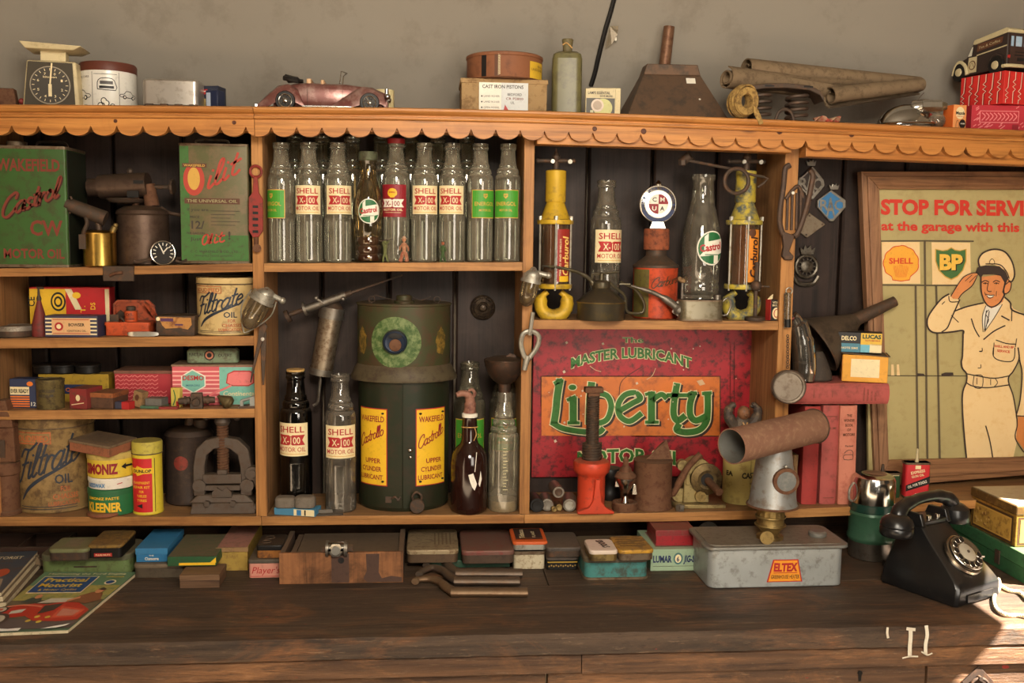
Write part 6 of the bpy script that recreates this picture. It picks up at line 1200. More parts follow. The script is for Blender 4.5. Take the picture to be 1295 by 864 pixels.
t = bottle(on(763.5, .10, sR), 'clear bottle with a cream SHELL label between the two Carburol dispensers', 'shell', None, 14, s=1.13, mat=glass((216, 214, 204), .2, (160, 150, 134), .35))
t = bottle(on(884, .10, sR), 'clear round shouldered bottle with green and white Castrol roundel', 'castrol', None, 18, 'castrol', s=1.33, mat=glass((220, 220, 210), .2, (160, 150, 134), .3))
# oil cans
m_oc = rusty((84, 78, 66), (104, 92, 60), .4, .35, .7, 40, .25, .2)
t = T('oil_can', 'round squat oil can with long curved spout and loop handle on the right shelf', 'oil can', on(759.5, .012, sR))
t.part('body', MB().lathe([(29, 0), (30, 1.5), (30, 21), (30.6, 22), (29, 24), (22, 31), (12, 38), (10, 40), (10, 46), (8, 47)], seg=38), m_oc)
for i in range(48): pass
t.part('seam_band', MB().ring((0, 0, 22), 30.2, .9, (0, 0, 1), 40, 6), m_brass); t.part('neck', MB().lathe([(11, 40), (11.4, 42), (11.4, 47), (8, 49), (3, 50), (3, 58), (1, 60)], seg=22), m_oc)
t.part('spout', MB().tube([(-10, 0, 44), (-16, 0, 52), (-32, -2, 60), (-54, -5, 65), (-76, -10, 67)], [3.4, 2.8, 2.2, 1.8, 1.4], 10), m_oc)
t.part('lever', MB().tube([(-12, 0, 57), (4, 0, 58), (22, 0, 60)], 1.5, 8).rod((-12, 0, 46), (-12, 0, 58), 1.8, 8), m_oc)
t.part('handle', MB().tube([(10, 0, 48), (16, 0, 42), (30, 0, 30), (33, 0, 12), (42, 0, 8), (54, 0, 10), (55, 0, 22), (44, 0, 38), (28, 0, 46), (24, 0, 48)], 1.9, 8), m_oc); t.part('thumb_plate', MB().box(22, 36, -5, 5, 44.5, 46), m_oc)
t = T('oil_can', 'oblong dull tin oil can with a long tapered spout pointing left', 'oil can', on(884.5, .008, sR), 0)
t.part('body', MB().rbox(-28, 28, -12, 12, 0, 26, 9, 6, 1.5), rusty((120, 112, 94), (90, 78, 54), .45, .35, .7, 30, .2, .2)); t.part('rim', MB().rbox(-28.8, 28.8, -12.8, 12.8, 0, 2, 9).rbox(-28.4, 28.4, -12.4, 12.4, 24, 26, 9), m_tinrim)
t.part('spout', MB().tube([(-26, 0, 12), (-38, -1, 22), (-60, -3, 34), (-90, -6, 43)], [8, 5, 3, 1.6], 12), m_steel); t.part('handle', MB().tube([(28, 0, 23), (36, 0, 28), (40, 0, 20), (36, 0, 8), (29, 0, 6)], 1.3, 8), m_steel)
t.part('spout_gusset', MB().plate([(-27, 4), (-36, 10), (-30, 24), (-26, 24)], -2, 2), m_steel); t.part('filler_cap', MB().cyl(22, 0, 26, 32, 4.5), m_steel)
t = T('dried_flower_ornament', 'tiny pale mushroom like knob ornament behind the oblong oil can', 'ornament', on(862, .09, sR)); t.part('stem', MB().tube([(0, 0, 0), (0, 0, 26), (0, 0, 44)], [6, 2.4, 2], 8), m_steel); t.part('head', MB().sph(0, 0, 47, 5, 10, .7).sph(-4, 0, 49, 3, 8).sph(4, 0, 50, 3, 8), m_card)
t = T('carburol_can', 'rusted orange Carburol can with cork ring collar holding the round badge', 'can', on(827.5, .095, sR))
t.part('body', MB().lathe([(27, 0), (28, 1), (28, 62), (28.6, 64)], seg=36), aged((196, 74, 40), (74, 40, 30), .45, .45, .1, 26, .15)); t.part('shoulder', MB().lathe([(29, 63), (29, 66), (26, 68), (14, 77), (13, 79), (13, 86)], seg=30), m_dark); t.part('cork_collar', MB().lathe([(15, 85), (16, 86), (16, 110), (15, 111.5), (.1, 111.5)], seg=28), aged((150, 82, 52), (96, 54, 38), .6, .8, 0, 60, .5))
d = Dec(m_cyl(0, 0, 28.2, 0), 3); d.rect('dark_side', flat((96, 88, 40), wear=.4), -40, 2, -14, 61); d.script('lettering', flat((60, 46, 24)), 'Carburol', -12, 38, 40, 6, 1.1, 2, .3, 8); d.build(t)
cc = t
t = T('car_badge', 'round enamel motor association badge with quartered centre on the cork collar', 'badge', cc.loc+Vector((0, -.006, 112*cc.k)), k=cc.k)
t.part('stand', MB().plate([(-10, 0), (10, 0), (7, 8), (-7, 8)], -3, 3), chrome()); t.part('disc', MB().lathe([(22, -2), (23.5, -1), (23.5, 1), (22, 2)], 0, 0, 30, 40, (0, 1, 0)), chrome())
t.part('crown', MB().lathe([(4, 0), (4.6, 2), (2.4, 5), (1, 7)], 0, 0, 52.5, 12), chrome())
d = Dec(m_front(0, -1.7, 30)); d.ell('outer_ring', WHITE, 0, 0, 22.6, 22.6, 0, 40); d.ell('blue_arc', NAVY, 0, 0, 22.4, 22.4, 1, 26, -160, -20); d.ell('ring_field', WHITE, 0, 0, 17.4, 17.4, 2, 36)
for i, ch in enumerate('COMMERCIAL MOTOR USERS ASSOCIATION'):
    if ch != ' ': a = 215-i*7.6; d.text('lettering', NAVY, ch, 17.6*cos(R(a)), 17.6*sin(R(a)), 2.4, 3.6, 1.5, .02, a-90)
d.ell('inner_ring', chrome(), 0, 0, 16.2, 16.2, 3, 36); d.ell('centre', WHITE, 0, 0, 12.6, 12.6, 4, 32)
d.poly('red_quarter', DRED, [(0, 0)]+[(12.4*cos(R(a)), 12.4*sin(R(a))) for a in range(0, 91, 10)], 5); d.poly('red_quarter', DRED, [(0, 0)]+[(12.4*cos(R(a)), 12.4*sin(R(a))) for a in range(180, 271, 10)], 5)
for ch, x, y, m in (('M', 2, 3, WHITE), ('U', -8, -8, WHITE), ('A', 2, -8, INK), ('C', -8, 3, INK)): d.text('monogram', m, ch, x, y, 5.4, 5.4, 6, .02)
d.build(t)
t = T('plug_gauge_stand', 'slender iron stand with a ball joint at the right end of the shelf', 'stand', on(954.5, .0, sR)); t.part('foot', MB().lathe([(12, 0), (12.6, 1), (12.6, 4), (11, 5), (3, 6)], seg=24), m_dark); t.part('post', MB().cyl(0, 0, 5, 74, 2.6, 10).sph(0, 0, 44, 7, 14).rod((-8, 0, 44), (17, 0, 43), 1.3, 6), m_dark)
t = carton('bulb_carton', 'tiny black and red bulb carton beside the right upright', 981, sR, .01, 15, 26, 12, flat((40, 36, 36)), 10, cat='carton'); t.part('red_side', MB().box(-8.2, -7.6, 0, 12, 0, 26.6), RED); t.part('flap', MB().plate([(-10, 26), (-3, 27), (-2, 33), (-5, 31)], 5, 6), CREAM)
d = Dec(m_front(-7.5, 0, 0)); d.ell('oval_label', CREAM, 7.5, 9, 5.4, 7.4); d.ell('label_ring', R4, 7.5, 9, 3.6, 5.4, 1); d.ell('label_core', CREAM, 7.5, 9, 2.6, 4.4, 2); d.text('lettering', CREAM, 'VITAX', 2, 21.5, 11, 2.6, 1, .02); d.text('lettering', CREAM, 'BULB', 2, 18, 9, 2.4, 1, .02); d.build(t)
# ---------------------------------------------------------------- hung on the right upright and boards
m_iron2 = aged((74, 60, 52), (104, 76, 56), .4, .6, .3, 50, .4, .1)
t = T('farrier_pincers', 'rusty iron multi pronged lock tool hanging on the right upright', 'tool', P(1000, 300, -.012)); YH = -.012
for nm, pts, w, y in (('arm', [(999, 209), (993, 214), (991, 235), (987, 262), (986, 280), (989, 293), (994, 302)], 3.6, YH), ('arm', [(1024, 215), (1028, 222), (1025, 240), (1020, 262), (1014, 282), (1008, 296), (1004, 299)], 3.6, YH-.008)): t.part(nm, MB().tube([L(t, x, yy_, y) for x, yy_ in pts], w, 8), m_iron2)
for x in (995, 1001, 1007, 1012): t.part('prong', MB().rod(L(t, x+1, 250-(x-995)*.5, YH), L(t, x, 291, YH), 1.8, 8), m_iron2)
t.part('cross_bar', MB().tube([L(t, 994, 252, YH), L(t, 1002, 241, YH), L(t, 1010, 236, YH), L(t, 1016, 250, YH)], 2.4, 8), m_iron2)
t.part('jaw', MB().plate(pl(t, [(988, 292), (1004, 298), (1000, 310), (997, 318), (1003, 324), (1001, 329), (992, 329), (988, 324), (990, 312)], YH), -4, 3), m_iron2, bev=1.2); t.part('rivet', MB().rod(L(t, 1003, 244, YH-.004), L(t, 1003, 244, YH-.009), 2, 10), m_alu)
def badge(name, label, pts, mat, Y=.228, th=3): t = T(name, label, 'badge', P(sum(p[0] for p in pts)/len(pts), sum(p[1] for p in pts)/len(pts), Y)); t.part('plate', MB().plate(pl(t, pts, Y), -th, 2.2), mat, bev=.7); return t
m_nick = aged((168, 164, 154), (100, 88, 70), .35, .32, .85, 60, .15, .05)
def crown(t, x, y, s): 
    t.part('crown', MB().plate(pl(t, [(x-6*s, y), (x+6*s, y), (x+8*s, y-8*s), (x+4*s, y-5.5*s), (x+3*s, y-10*s), (x, y-7*s), (x-3*s, y-10*s), (x-4*s, y-5.5*s), (x-8*s, y-8*s)], .228), -3.4, 1), m_nick, bev=.4, smooth=False)
dia = [(1050, 240), (1068.5, 253), (1069, 262), (1053, 280), (1048, 280), (1032.5, 262), (1033, 253)]
t = badge('club_badge', 'diamond RAC badge with a blue centre and silver letters on the dark boards', dia, m_nick); crown(t, 1054, 240, .8)
d = Dec(m_px(t, .2205)); c_ = (1051, 259); d.poly('blue_enamel', BLUE, [((x-c_[0])*.84+c_[0], (y-c_[1])*.84+c_[1]) for x, y in dia][::-1])
def pchar(d, ch, x0, y0, x1, h, mat, l=1, key='letter', bold=.02): v, f = text_mesh(ch, bold); d._put(key, mat, [(x0+x*(x1-x0), y0-y*h) for x, y in v], [tuple(reversed(q)) for q in f], l)
pchar(d, 'R', 1037, 266, 1048, 14, m_nick); pchar(d, 'A', 1045, 273, 1056, 24, m_nick, 2); pchar(d, 'C', 1055, 266, 1066, 14, m_nick); d.build(t)
dia = [(1027, 210), (1041, 228), (1042, 235), (1027, 253), (1008, 236), (1008, 228)]
t = badge('club_badge', 'open silver diamond badge partly behind the iron pincers', dia, m_nick); crown(t, 1025, 210, .8)
d = Dec(m_px(t, .2205)); c_ = (1025, 231); d.poly('dark_field', flat((60, 50, 44)), [((x-c_[0])*.8+c_[0], (y-c_[1])*.8+c_[1]) for x, y in dia][::-1]); pchar(d, 'R', 1011, 240, 1022, 16, m_nick); pchar(d, 'A', 1019, 246, 1031, 26, m_nick, 2); pchar(d, 'C', 1028, 241, 1039, 16, m_nick); d.build(t)
t = badge('name_plate', 'small dull metal kite-shaped plate pinned under the open diamond badge', [(1023, 269), (1044, 284), (1020, 301), (1008, 292)], rusty((132, 120, 102), (98, 78, 60), .4, .5, .6), .23, 1.4)
for x, y in ((1024, 273), (1040, 284), (1020, 297)): t.part('pin', MB().rod(L(t, x, y, .222), L(t, x, y, .226), 1.2, 8), m_dark)
t = T('club_badge', 'round pewter wheel badge with a crown, lowest of the badges on the boards', 'badge', P(1020, 337, .226)); m_pw = aged((104, 98, 88), (62, 54, 46), .5, .4, .8, 60, .3)
t.part('wheel_rim', MB().ring((0, 0, 0), 13.6, 2.4, (0, 1, 0), 30), m_pw); t.part('hub', MB().lathe([(8, 0), (8, 2), (5.6, 3.4), (.1, 3.4)], 0, 0, 0, 26, (0, -1, 0)), m_pw)
for i in range(12): a = R(i*30); t.part('spoke', MB().rod((7*cos(a), -1, 7*sin(a)), (13*cos(a), -1, 13*sin(a)), .7, 6), m_pw)
t.part('wing_scroll', MB().tube([(-16, 0, -12), (-10, 0, -21), (0, 0, -23), (10, 0, -21), (16, 0, -12)], 3, 8), m_pw); t.part('crown', MB().plate([(-8, 15), (8, 15), (10, 24), (5, 21), (4, 27), (0, 23), (-4, 27), (-5, 21), (-10, 24)], -2, 1), m_pw, bev=.5, smooth=False)
t = T('glass_tube_tester', 'narrow glass tester tube with a bead chain hanging on the right upright', 'tester', P(996, 392, -.02)); YC = -.02
t.part('tube', MB().rod(L(t, 997, 370, YC), L(t, 996, 404, YC), 3.6, 14), m_bowl); t.part('cap', MB().rod(L(t, 996, 404, YC), L(t, 996, 414, YC), 4.2, 12), m_black); t.part('hook', MB().ring(L(t, 998, 368, YC), 4, .8), m_alu)
for i in range(16): t.part('bead', MB().sph(*L(t, 992.6-.5*(i % 2), 372+i*2.8, YC), 1.3, 6, 1, 4), m_steel)
# headlamp glass horn and round tin disc
t = T('glass_horn', 'tall tapered dusty glass horn standing on the red book beside the round tin', 'glass horn', P(1018, 500, .03)); HB = t
t.part('horn', MB().tube([(4, 0, 2), (5, 0, 20), (2, 0, 45), (-4, 0, 68), (-11, 0, 80), (-17, 0, 83)], [14.5, 15, 15, 13, 9, 4], 24, 6), glass((150, 146, 138), .2, (140, 132, 120), .5)); t.part('residue', MB().lathe([(13, 2.5), (13.4, 24), (.1, 24)], 4.5, 0, 0, 20), aged((104, 84, 78), (76, 62, 58), .4, .5)); t.part('red_rim', MB().ring((-13, 0, 82), 6, 1.2, (-.6, 0, 1), 18, 6), flat((120, 50, 44)))
t = T('tin_disc', 'round dull tin disc with raised rim hanging by a chain from the right upright', 'disc', P(996, 489, -.05)); t.part('disc', MB().lathe([(.1, 4), (17.4, 4), (18, 6), (20, 6.6), (21, 5), (21, -3), (20, -4), (.1, -4)], 0, 0, 0, 40, (-.12, -1, .05)), rusty((132, 120, 106), (96, 80, 64), .4, .5, .5)); t.part('rim', MB().ring((0, -5.6, .3), 20.4, 1.2, (-.12, -1, .05), 40), m_dark)
for i in range(13): t.part('chain_link', MB().ring(L(t, 996+.6*(i % 2), 425+i*3.3, -.04), 1.6, .55, (1 if i % 2 else 0, 1, 0), 8, 5), m_dark)
# poster
m_pf = wood((164, 122, 88), (128, 90, 66), 'z', .55, .8, .1, .3); m_pfx = wood((160, 116, 78), (122, 84, 58), 'x', .55, .8, .1, .3)
m_khk = aged((176, 162, 112), (156, 138, 92), .3, .55, 0, 30, .05, 0, 5); m_skin = flat((218, 140, 84), .55); m_coat = aged((232, 202, 150), (220, 180, 120), .3, .55, 0, 40, .03, 0, 8); m_ln = flat((58, 46, 40), .6); m_pol = flat((92, 80, 60), .6); m_prd = flat((206, 58, 42), .55)
YP = .17
pa = P(1110, 614, YP); t = T('framed_poster', 'large wooden framed STOP FOR SERVICE petrol poster with a saluting attendant', 'poster', (pa.x, YP, pa.z), k=KM(pa))
cn = dict(TL=(1088, 217), TR=(1345, 217), BL=(1106, 616), BR=(1350, 596), tl=(1111, 239.5), tr=(1325, 240), bl=(1123, 582), br=(1327, 577))
C_ = lambda *ks: pl(t, [cn[q] if isinstance(q, str) else q for q in ks], YP)
def inset(a, b, c, d_, f=.28): m = lambda p, q, g: (p[0]+(q[0]-p[0])*g, p[1]+(q[1]-p[1])*g); return pl(t, [m(cn[a], cn[d_], f), m(cn[b], cn[c], f), m(cn[b], cn[c], 1-f*.7), m(cn[a], cn[d_], 1-f*.7)], YP)
t.part('board', MB().plate(C_((1095, 224), (1100, 608), (1342, 590), (1338, 224)), 3, 8), m_khk)
for nm, q, mt in (('frame_side', ('TL', 'BL', 'bl', 'tl'), m_pf), ('frame_side', ('TR', 'BR', 'br', 'tr'), m_pf), ('frame_top', ('TL', 'TR', 'tr', 'tl'), m_pfx), ('frame_bottom', ('BL', 'BR', 'br', 'bl'), m_pfx)):
    t.part(nm, MB().plate(C_(*q), -3, 10).plate(inset(*q), -6, -3), mt, bev=1, smooth=False)
d = Dec(m_px(t, YP+.0055))
def pt(st, x0, y0, x1, h, mat, l=1, bold=.04, key='lettering', yr=None):
    v, f = text_mesh(st, bold, 3); d._put(key, mat, [(x0+x*(x1-x0), y0+((yr or y0)-y0)*x-y*h) for x, y in v], [tuple(reversed(q)) for q in f], l)
def pp(key, mat, pts, l): d.poly(key, mat, pts[::-1] if sum((b[0]-a[0])*(b[1]+a[1]) for a, b in zip(pts, pts[1:]+pts[:1])) < 0 else pts, l)
pt('STOP FOR SERVICE', 1114, 270.5, 1326, 18.5, m_prd, 1, .045, yr=272.5); pt('at the garage with this sign', 1114.5, 291, 1324, 11.5, m_prd, 1, .03, yr=293.5)
pp('sign_board', m_coat, [(1115, 306), (1163, 306), (1164, 359), (1116, 359)], 1); pp('sign_board', m_coat, [(1178, 306.5), (1227, 307), (1228, 360), (1179, 360)], 1)
for pts in ([(1113, 305), (1170, 304.6), (1231, 305.2)], [(1115, 360.5), (1170, 361), (1229, 361)], [(1169.5, 306), (1171, 440), (1173, 583)], [(1158, 362), (1159.5, 480), (1161, 583)], [(1184, 362), (1186.6, 480), (1188.6, 583)]): d.stroke('pole', m_pol, [tuple(p) for p in pts[::-1]], 2.6 if pts[0][1] > 304 and pts[-1][1] > 400 else 1.8, 2, 2)
# emblem on the left board: its picture y axis points down
class Flip:
    def __init__(s, d, cy): s.d = d; s.cy = cy
    def poly(s, k, m, pts, l=0): s.d.poly(k, m, [(x, 2*s.cy-y) for x, y in pts][::-1], l)
    def stroke(s, k, m, pts, w, l=1, n=5, sm=True): s.d.stroke(k, m, [(x, 2*s.cy-y) for x, y in pts][::-1], w, l, n, sm)
    def text(s, k, m, st, u0, v0, w, h, l=1, bold=.02): v, f = text_mesh(st, bold, 3); s.d._put(k, m, [(u0+x*w, 2*s.cy-v0-y*h) for x, y in v], [tuple(reversed(q)) for q in f], l)
shell_pecten(Flip(d, 332), 1139.5, 331, 21, 2, True, flat((240, 172, 60)), flat((214, 70, 40)))
for kx, mat, l in ((1.0, GOLD, 2), (.93, flat((70, 112, 62)), 3)):
    cx, cy = 1203, 332; sh = [(1203, 313), (1208, 316), (1214, 317), (1222, 315), (1222, 330), (1218, 342), (1211, 350), (1203, 354), (1195, 350), (1187, 342), (1183, 330), (1183, 315), (1192, 317), (1198, 316)]
    pp('shield', mat, [((x-cx)*kx*1.02+cx, (y-cy)*kx*1.02+cy) for x, y in sh], l)
pt('BP', 1189.5, 341.5, 1219, 19, BLK, 4, .05, 'shield_letter_shade'); pt('BP', 1188.3, 340.6, 1217.6, 19, flat((236, 190, 80)), 5, .05, 'shield_letters')
def OL(pts, w=1.5, l=6, n=4): d.stroke('ink_line', m_ln, [tuple(p) for p in pts[::-1]], w, l, n)
S = lambda pts: [(1160+x*.1735, 300+y*.1736) for x, y in pts]      # traced in the upper detail
S2 = lambda pts: [(1160+x*.1735, 440+y*.1736) for x, y in pts]
coat = S([(480, 480), (430, 490), (350, 510), (320, 530), (300, 480), (310, 450), (230, 415), (180, 450), (90, 560), (72, 620), (85, 670), (130, 695), (240, 690), (330, 680), (335, 760), (330, 864)])+S2([(325, 60), (325, 130), (360, 190), (358, 250), (335, 310), (328, 400), (340, 600), (360, 815), (700, 800), (726, 690), (722, 480), (700, 350), (670, 280), (668, 210), (720, 140), (745, 60), (740, 0)])+S([(735, 864), (760, 700), (778, 620), (778, 560), (700, 520), (680, 470), (640, 440), (560, 510)])
pp('coat', m_coat, coat, 3); pp('coat_sleeve', m_coat, S2([(745, 0), (900, 0), (900, 500), (720, 495), (750, 380), (762, 200)]), 3); pp('coat_sleeve', m_coat, [(1290, 400), (1312, 420), (1318, 450), (1288, 452)], 3.2)
OL(S([(480, 480), (430, 490), (350, 510), (270, 540)]), 1.8); OL(S([(310, 455), (290, 500), (250, 590), (220, 660), (180, 690)]), 1.6); OL(S([(230, 415), (170, 455), (90, 560), (72, 620), (85, 670), (130, 697), (240, 692), (330, 680), (338, 700)]), 2.0)
OL(S([(335, 690), (330, 864)])+S2([(322, 100), (330, 150), (360, 190), (358, 250), (335, 310), (328, 400), (340, 600), (360, 815)]), 1.9); OL(S2([(735, 0), (742, 80), (700, 170), (668, 210), (668, 260), (700, 350), (722, 480)]), 1.6); OL(S2([(745, 90), (765, 190), (750, 380), (722, 490)]), 1.6); OL(S2([(722, 495), (800, 500)]), 1.3)
OL(S2([(500, 570), (530, 680), (550, 800)]), 1.5); OL(S2([(722, 495), (730, 560), (715, 660), (778, 760)]), 1.3); OL(S([(640, 440), (680, 480), (690, 530), (778, 565)]), 2.0)
OL(S([(395, 595), (420, 670), (452, 725)]), 1.5); OL(S([(640, 645), (560, 685), (485, 745)]), 1.6); OL(S([(500, 500), (475, 580), (480, 690)]), .9); OL(S([(620, 490), (560, 590), (490, 690)]), .9); OL(S([(520, 530), (500, 560), (520, 600), (500, 650)]), .9); OL(S([(615, 575), (670, 605)]), 1.8); OL(S([(690, 520), (688, 610)]), 1.2); OL(S([(560, 770), (555, 864)]), .9); OL(S([(575, 750), (650, 775), (720, 780)]), 1.2); OL(S([(725, 740), (715, 800)]), 1.0)
OL(S([(250, 570), (300, 620)]), 1.0); OL(S([(180, 490), (200, 470)]), .9); OL(S([(230, 430), (240, 470), (300, 470)]), 1.1)
OL(S2([(556, 0), (555, 60), (600, 92), (680, 100), (708, 70), (712, 0)]), 1.2); OL(S2([(365, 190), (440, 205), (560, 222), (668, 205)]), 1.4); OL(S2([(360, 255), (410, 280), (520, 290), (668, 270)]), 1.4); OL(S2([(415, 200), (410, 280), (470, 290), (475, 205), (415, 200)]), 1.0); OL(S2([(570, 225), (585, 255), (560, 285)]), 1.0); OL(S2([(435, 220), (435, 265)]), .9); OL(S2([(535, 230), (535, 270)]), .9)
for x, y in ((465, 820),): OL(S([(x-12, y+12), (x+8, y+8), (x+8, y-10)]), 1.0)
for x, y in ((465, 15), (455, 135)): OL(S2([(x-12, y+12), (x+8, y+10), (x+8, y-12)]), 1.0)
pp('bag', flat((206, 130, 70)), S2([(735, 500), (900, 505), (900, 760), (778, 740), (720, 665), (730, 560)]), 4)
pp('shirt', WHITE, S([(500, 500), (560, 512), (620, 490), (560, 590), (490, 690), (470, 600)]), 4); OL(S([(505, 535), (495, 600), (490, 680)]), 1.1); OL(S([(525, 540), (515, 600), (495, 680)]), 1.1)
pp('face', m_skin, S([(465, 290), (640, 270), (690, 320), (685, 380), (640, 410), (625, 470), (540, 520), (500, 480), (470, 400)]), 5); OL(S([(465, 290), (468, 400), (495, 475), (540, 510), (600, 480), (640, 410)]), 1.7, 7)
pp('ear', m_skin, S([(645, 345), (670, 325), (686, 340), (675, 390), (645, 415), (632, 400)]), 5.4); OL(S([(645, 345), (670, 325), (686, 340), (675, 390), (645, 415)]), 1.2, 7)
pp('sideburn', m_ln, S([(600, 270), (665, 290), (650, 330), (635, 380), (640, 440), (620, 400), (635, 330)]), 6)
pp('cap', m_coat, S([(455, 210), (445, 170), (470, 120), (560, 85), (640, 110), (695, 190), (708, 280), (690, 325), (660, 300), (640, 240), (560, 200)]), 5); OL(S([(455, 215), (447, 165), (480, 115), (560, 88), (640, 108), (692, 180), (710, 270), (690, 322), (668, 318)]), 2.0, 7)
pp('cap_peak', m_ln, S([(425, 255), (440, 220), (500, 205), (600, 212), (650, 260), (670, 320), (640, 290), (560, 270), (480, 272), (465, 295)]), 7); OL(S([(500, 195), (600, 200), (650, 250), (670, 300)]), 1.2, 8); pp('cap_badge', m_coat, S([(528, 175), (545, 158), (562, 175), (560, 195), (532, 195)]), 8); OL(S([(528, 175), (545, 158), (562, 175), (560, 195), (532, 195), (528, 175)]), .8, 9)
for x in (495, 575): OL(S([(x-22, 328), (x, 316), (x+26, 326)]), 1.2, 7); OL(S([(x-14, 338), (x+2, 332), (x+20, 340)]), 1.0, 7); pp('eye', m_ln, S([(x-4, 333), (x+6, 333), (x+6, 343), (x-4, 343)]), 7)
OL(S([(520, 330), (510, 380), (520, 395), (540, 395)]), .9, 7); pp('teeth', WHITE, S([(505, 418), (560, 424), (550, 438), (520, 438)]), 7); OL(S([(500, 415), (530, 424), (562, 422)]), .9, 8); OL(S([(508, 430), (530, 445), (556, 432)]), .9, 8); OL(S([(490, 400), (500, 425)]), .7, 8); OL(S([(578, 395), (575, 430)]), .7, 8)
pp('hand', m_skin, S([(245, 430), (300, 340), (340, 290), (400, 265), (445, 262), (430, 300), (400, 350), (330, 410), (300, 450), (260, 448)]), 6); OL(S([(245, 430), (300, 340), (340, 290), (400, 262), (445, 262)]), 1.2, 7); OL(S([(440, 275), (425, 310), (395, 360), (330, 410), (300, 452)]), 1.1, 7); OL(S([(430, 280), (380, 330)]), .8, 7); OL(S([(400, 275), (350, 320)]), .8, 7)
pt('SHELL AND BP', 1258, 439, 1282, 3, m_prd, 6, .02, 'pocket_lettering', yr=441); pt('SERVICE', 1261, 445, 1277, 3, m_prd, 6, .02, 'pocket_lettering', yr=446.5)
OL([(1116, 475), (1160, 475.4), (1222, 475.6)], .9, 2); pp('tiny_car', m_ln, S2([(0, 185), (45, 188), (60, 205), (0, 208)]), 3); pp('tiny_car', m_ln, S2([(175, 190), (205, 180), (262, 180), (264, 200), (178, 206)]), 3)
for x in (1127, 1134): pp('tiny_pump', m_coat, [(x, 461), (x+3, 461), (x+4, 475), (x, 475)], 3)
d.build(t)
# ---------------------------------------------------------------- right of the bay: books, boxes, funnel
m_pink = aged((170, 84, 78), (120, 66, 60), .35, .75, 0, 40, .15, .2, 10); m_pink2 = aged((196, 124, 102), (160, 80, 66), .35, .75, 0, 40, .15, .2, 10); m_page = flat((200, 184, 150), .9)
def book(name, label, px, w, h, dep, mat, Y=.03, rz=0, lean=0, group='upright red books'):
    t = T(name, label, 'book', on(px, Y, sB), rz, group, tilt=(0, lean)); t.part('pages', MB().box(-w/2+1.6, w/2-1.6, 3, dep-1, 2, h-3), m_page)
    t.part('cover', MB().box(-w/2, -w/2+1.5, 1, dep, 0, h).box(w/2-1.5, w/2, 1, dep, 0, h), mat, bev=.3); t.part('spine', MB().loft([[(w/2*cos(R(a)), 2+3.4*-sin(R(a))+(0 if 0 < a < 180 else 1), z) for a in range(0, 181, 20)] for z in (0, 2, h-2, h)]), mat); return t
bk1 = book('book', 'dark red book partly hidden behind the grey pillar of the heater', 1023, 20, 125, 70, aged((160, 56, 52), (100, 50, 44), .3, .7), .035)
bk2 = book('book', 'faded rose red book, middle of the three tall upright books', 1046.5, 21, 126, 70, m_pink, .03)
d = Dec(m_front(-10, -1.6, 0)); d.text('lettering', BRN, 'VOLUME', 4, 96, 12, 3, 0, .01); d.rect('rule', BRN, 3, 112, 17, 112.6); d.rect('rule', BRN, 3, 8, 17, 8.6); d.build(bk2)
bk3 = book('book', 'pale salmon upright book titled THE WONDER BOOK OF MOTORS', 1070.5, 22, 126, 70, m_pink2, .02, 0, -1.2)
d = Dec(m_front(-10.5, -1.6, 0))
for i, w in enumerate(('THE', 'WONDER', 'BOOK', 'OF', 'MOTORS')): ww = {'THE': 7, 'WONDER': 14, 'BOOK': 10, 'OF': 5, 'MOTORS': 15}[w]; d.text('lettering', BRN, w, 10.5-ww/2, 112-i*6, ww, 3.6, 0, .02)
d.stroke('drawing', INK, [(5, 66), (10, 70), (15, 69), (16, 64), (5, 64), (5, 58), (16, 58), (16, 64)], .8, 0, 2); d.text('lettering', INK, 'Period', 6, 74, 10, 2.4, 0, .01); d.build(bk3)
t = book('book', 'thin brown book between the heater pillar and the red books', 1004, 7, 62, 60, m_card, .05)
zt_ = bk1.loc.z+128.5*bk1.k
t = T('book', 'thick faded rose book lying flat across the upright books with its spine outward', 'book', (P(1060, 510, .02).x, .03, zt_), k=bk1.k)
HBK = t; t.part('cover', MB().box(-66, 66, 0, 74, 0, 2).box(-66, 66, 0, 74, 24, 26), m_pink, bev=.4); t.part('pages', MB().box(-64, 64, 3, 72, 2, 24), m_page); t.part('spine', MB().loft([[(x, 2-6*sin(R(a)), 13-13*cos(R(a))) for a in range(0, 181, 15)] for x in (-66, -63, 63, 66)]), m_pink)
d = Dec(lambda u, v, l: (u-66, -4.3-LS*l, v)); 
for i in range(4): d.text('lettering', BRN, 'MOTORING'[:8-i], 100+i*5, 5, 16-i*2, 2.4, 0, .0, 90)
d.rect('rule', BRN, 34, 8, 34.6, 18); d.rect('rule', BRN, 58, 9, 58.6, 17); d.build(t)
for q in (HB,): q.o.location = (P(1016, 497, .03).x, .06, zt_+26.6*bk1.k)
t = T('yellow_box', 'amber yellow carton with a blank cream label on the flat red book', 'box', HBK.loc+Vector((37*HBK.k, .018, 26.6*HBK.k)), -20, k=HBK.k)
t.part('carton', MB().box(-26, 28, 0, 46, 0, 34), flat((226, 160, 48)), bev=.5); t.part('flap', MB().box(-28, 30, -2, 44, 34.2, 35.4).xf(rot(3, 'Y', (0, 0, 34))), aged((96, 80, 60), (60, 48, 38), .4, .8)); YBX = t
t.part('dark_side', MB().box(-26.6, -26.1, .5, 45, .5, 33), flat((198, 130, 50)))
d = Dec(m_front(-26, 0, 0)); d.rect('label', CREAM, 10, 6, 44, 29); d.build(t); d = Dec(m_plane((-26.7, 40, 4), (0, -1, 0), (0, 0, 1))); d.text('lettering', CREAM, 'Champion', 2, 16, 30, 6, 0, .03, 0, .2); d.text('lettering', CREAM, 'plugs', 6, 6, 18, 5, 0, .02); d.build(t)
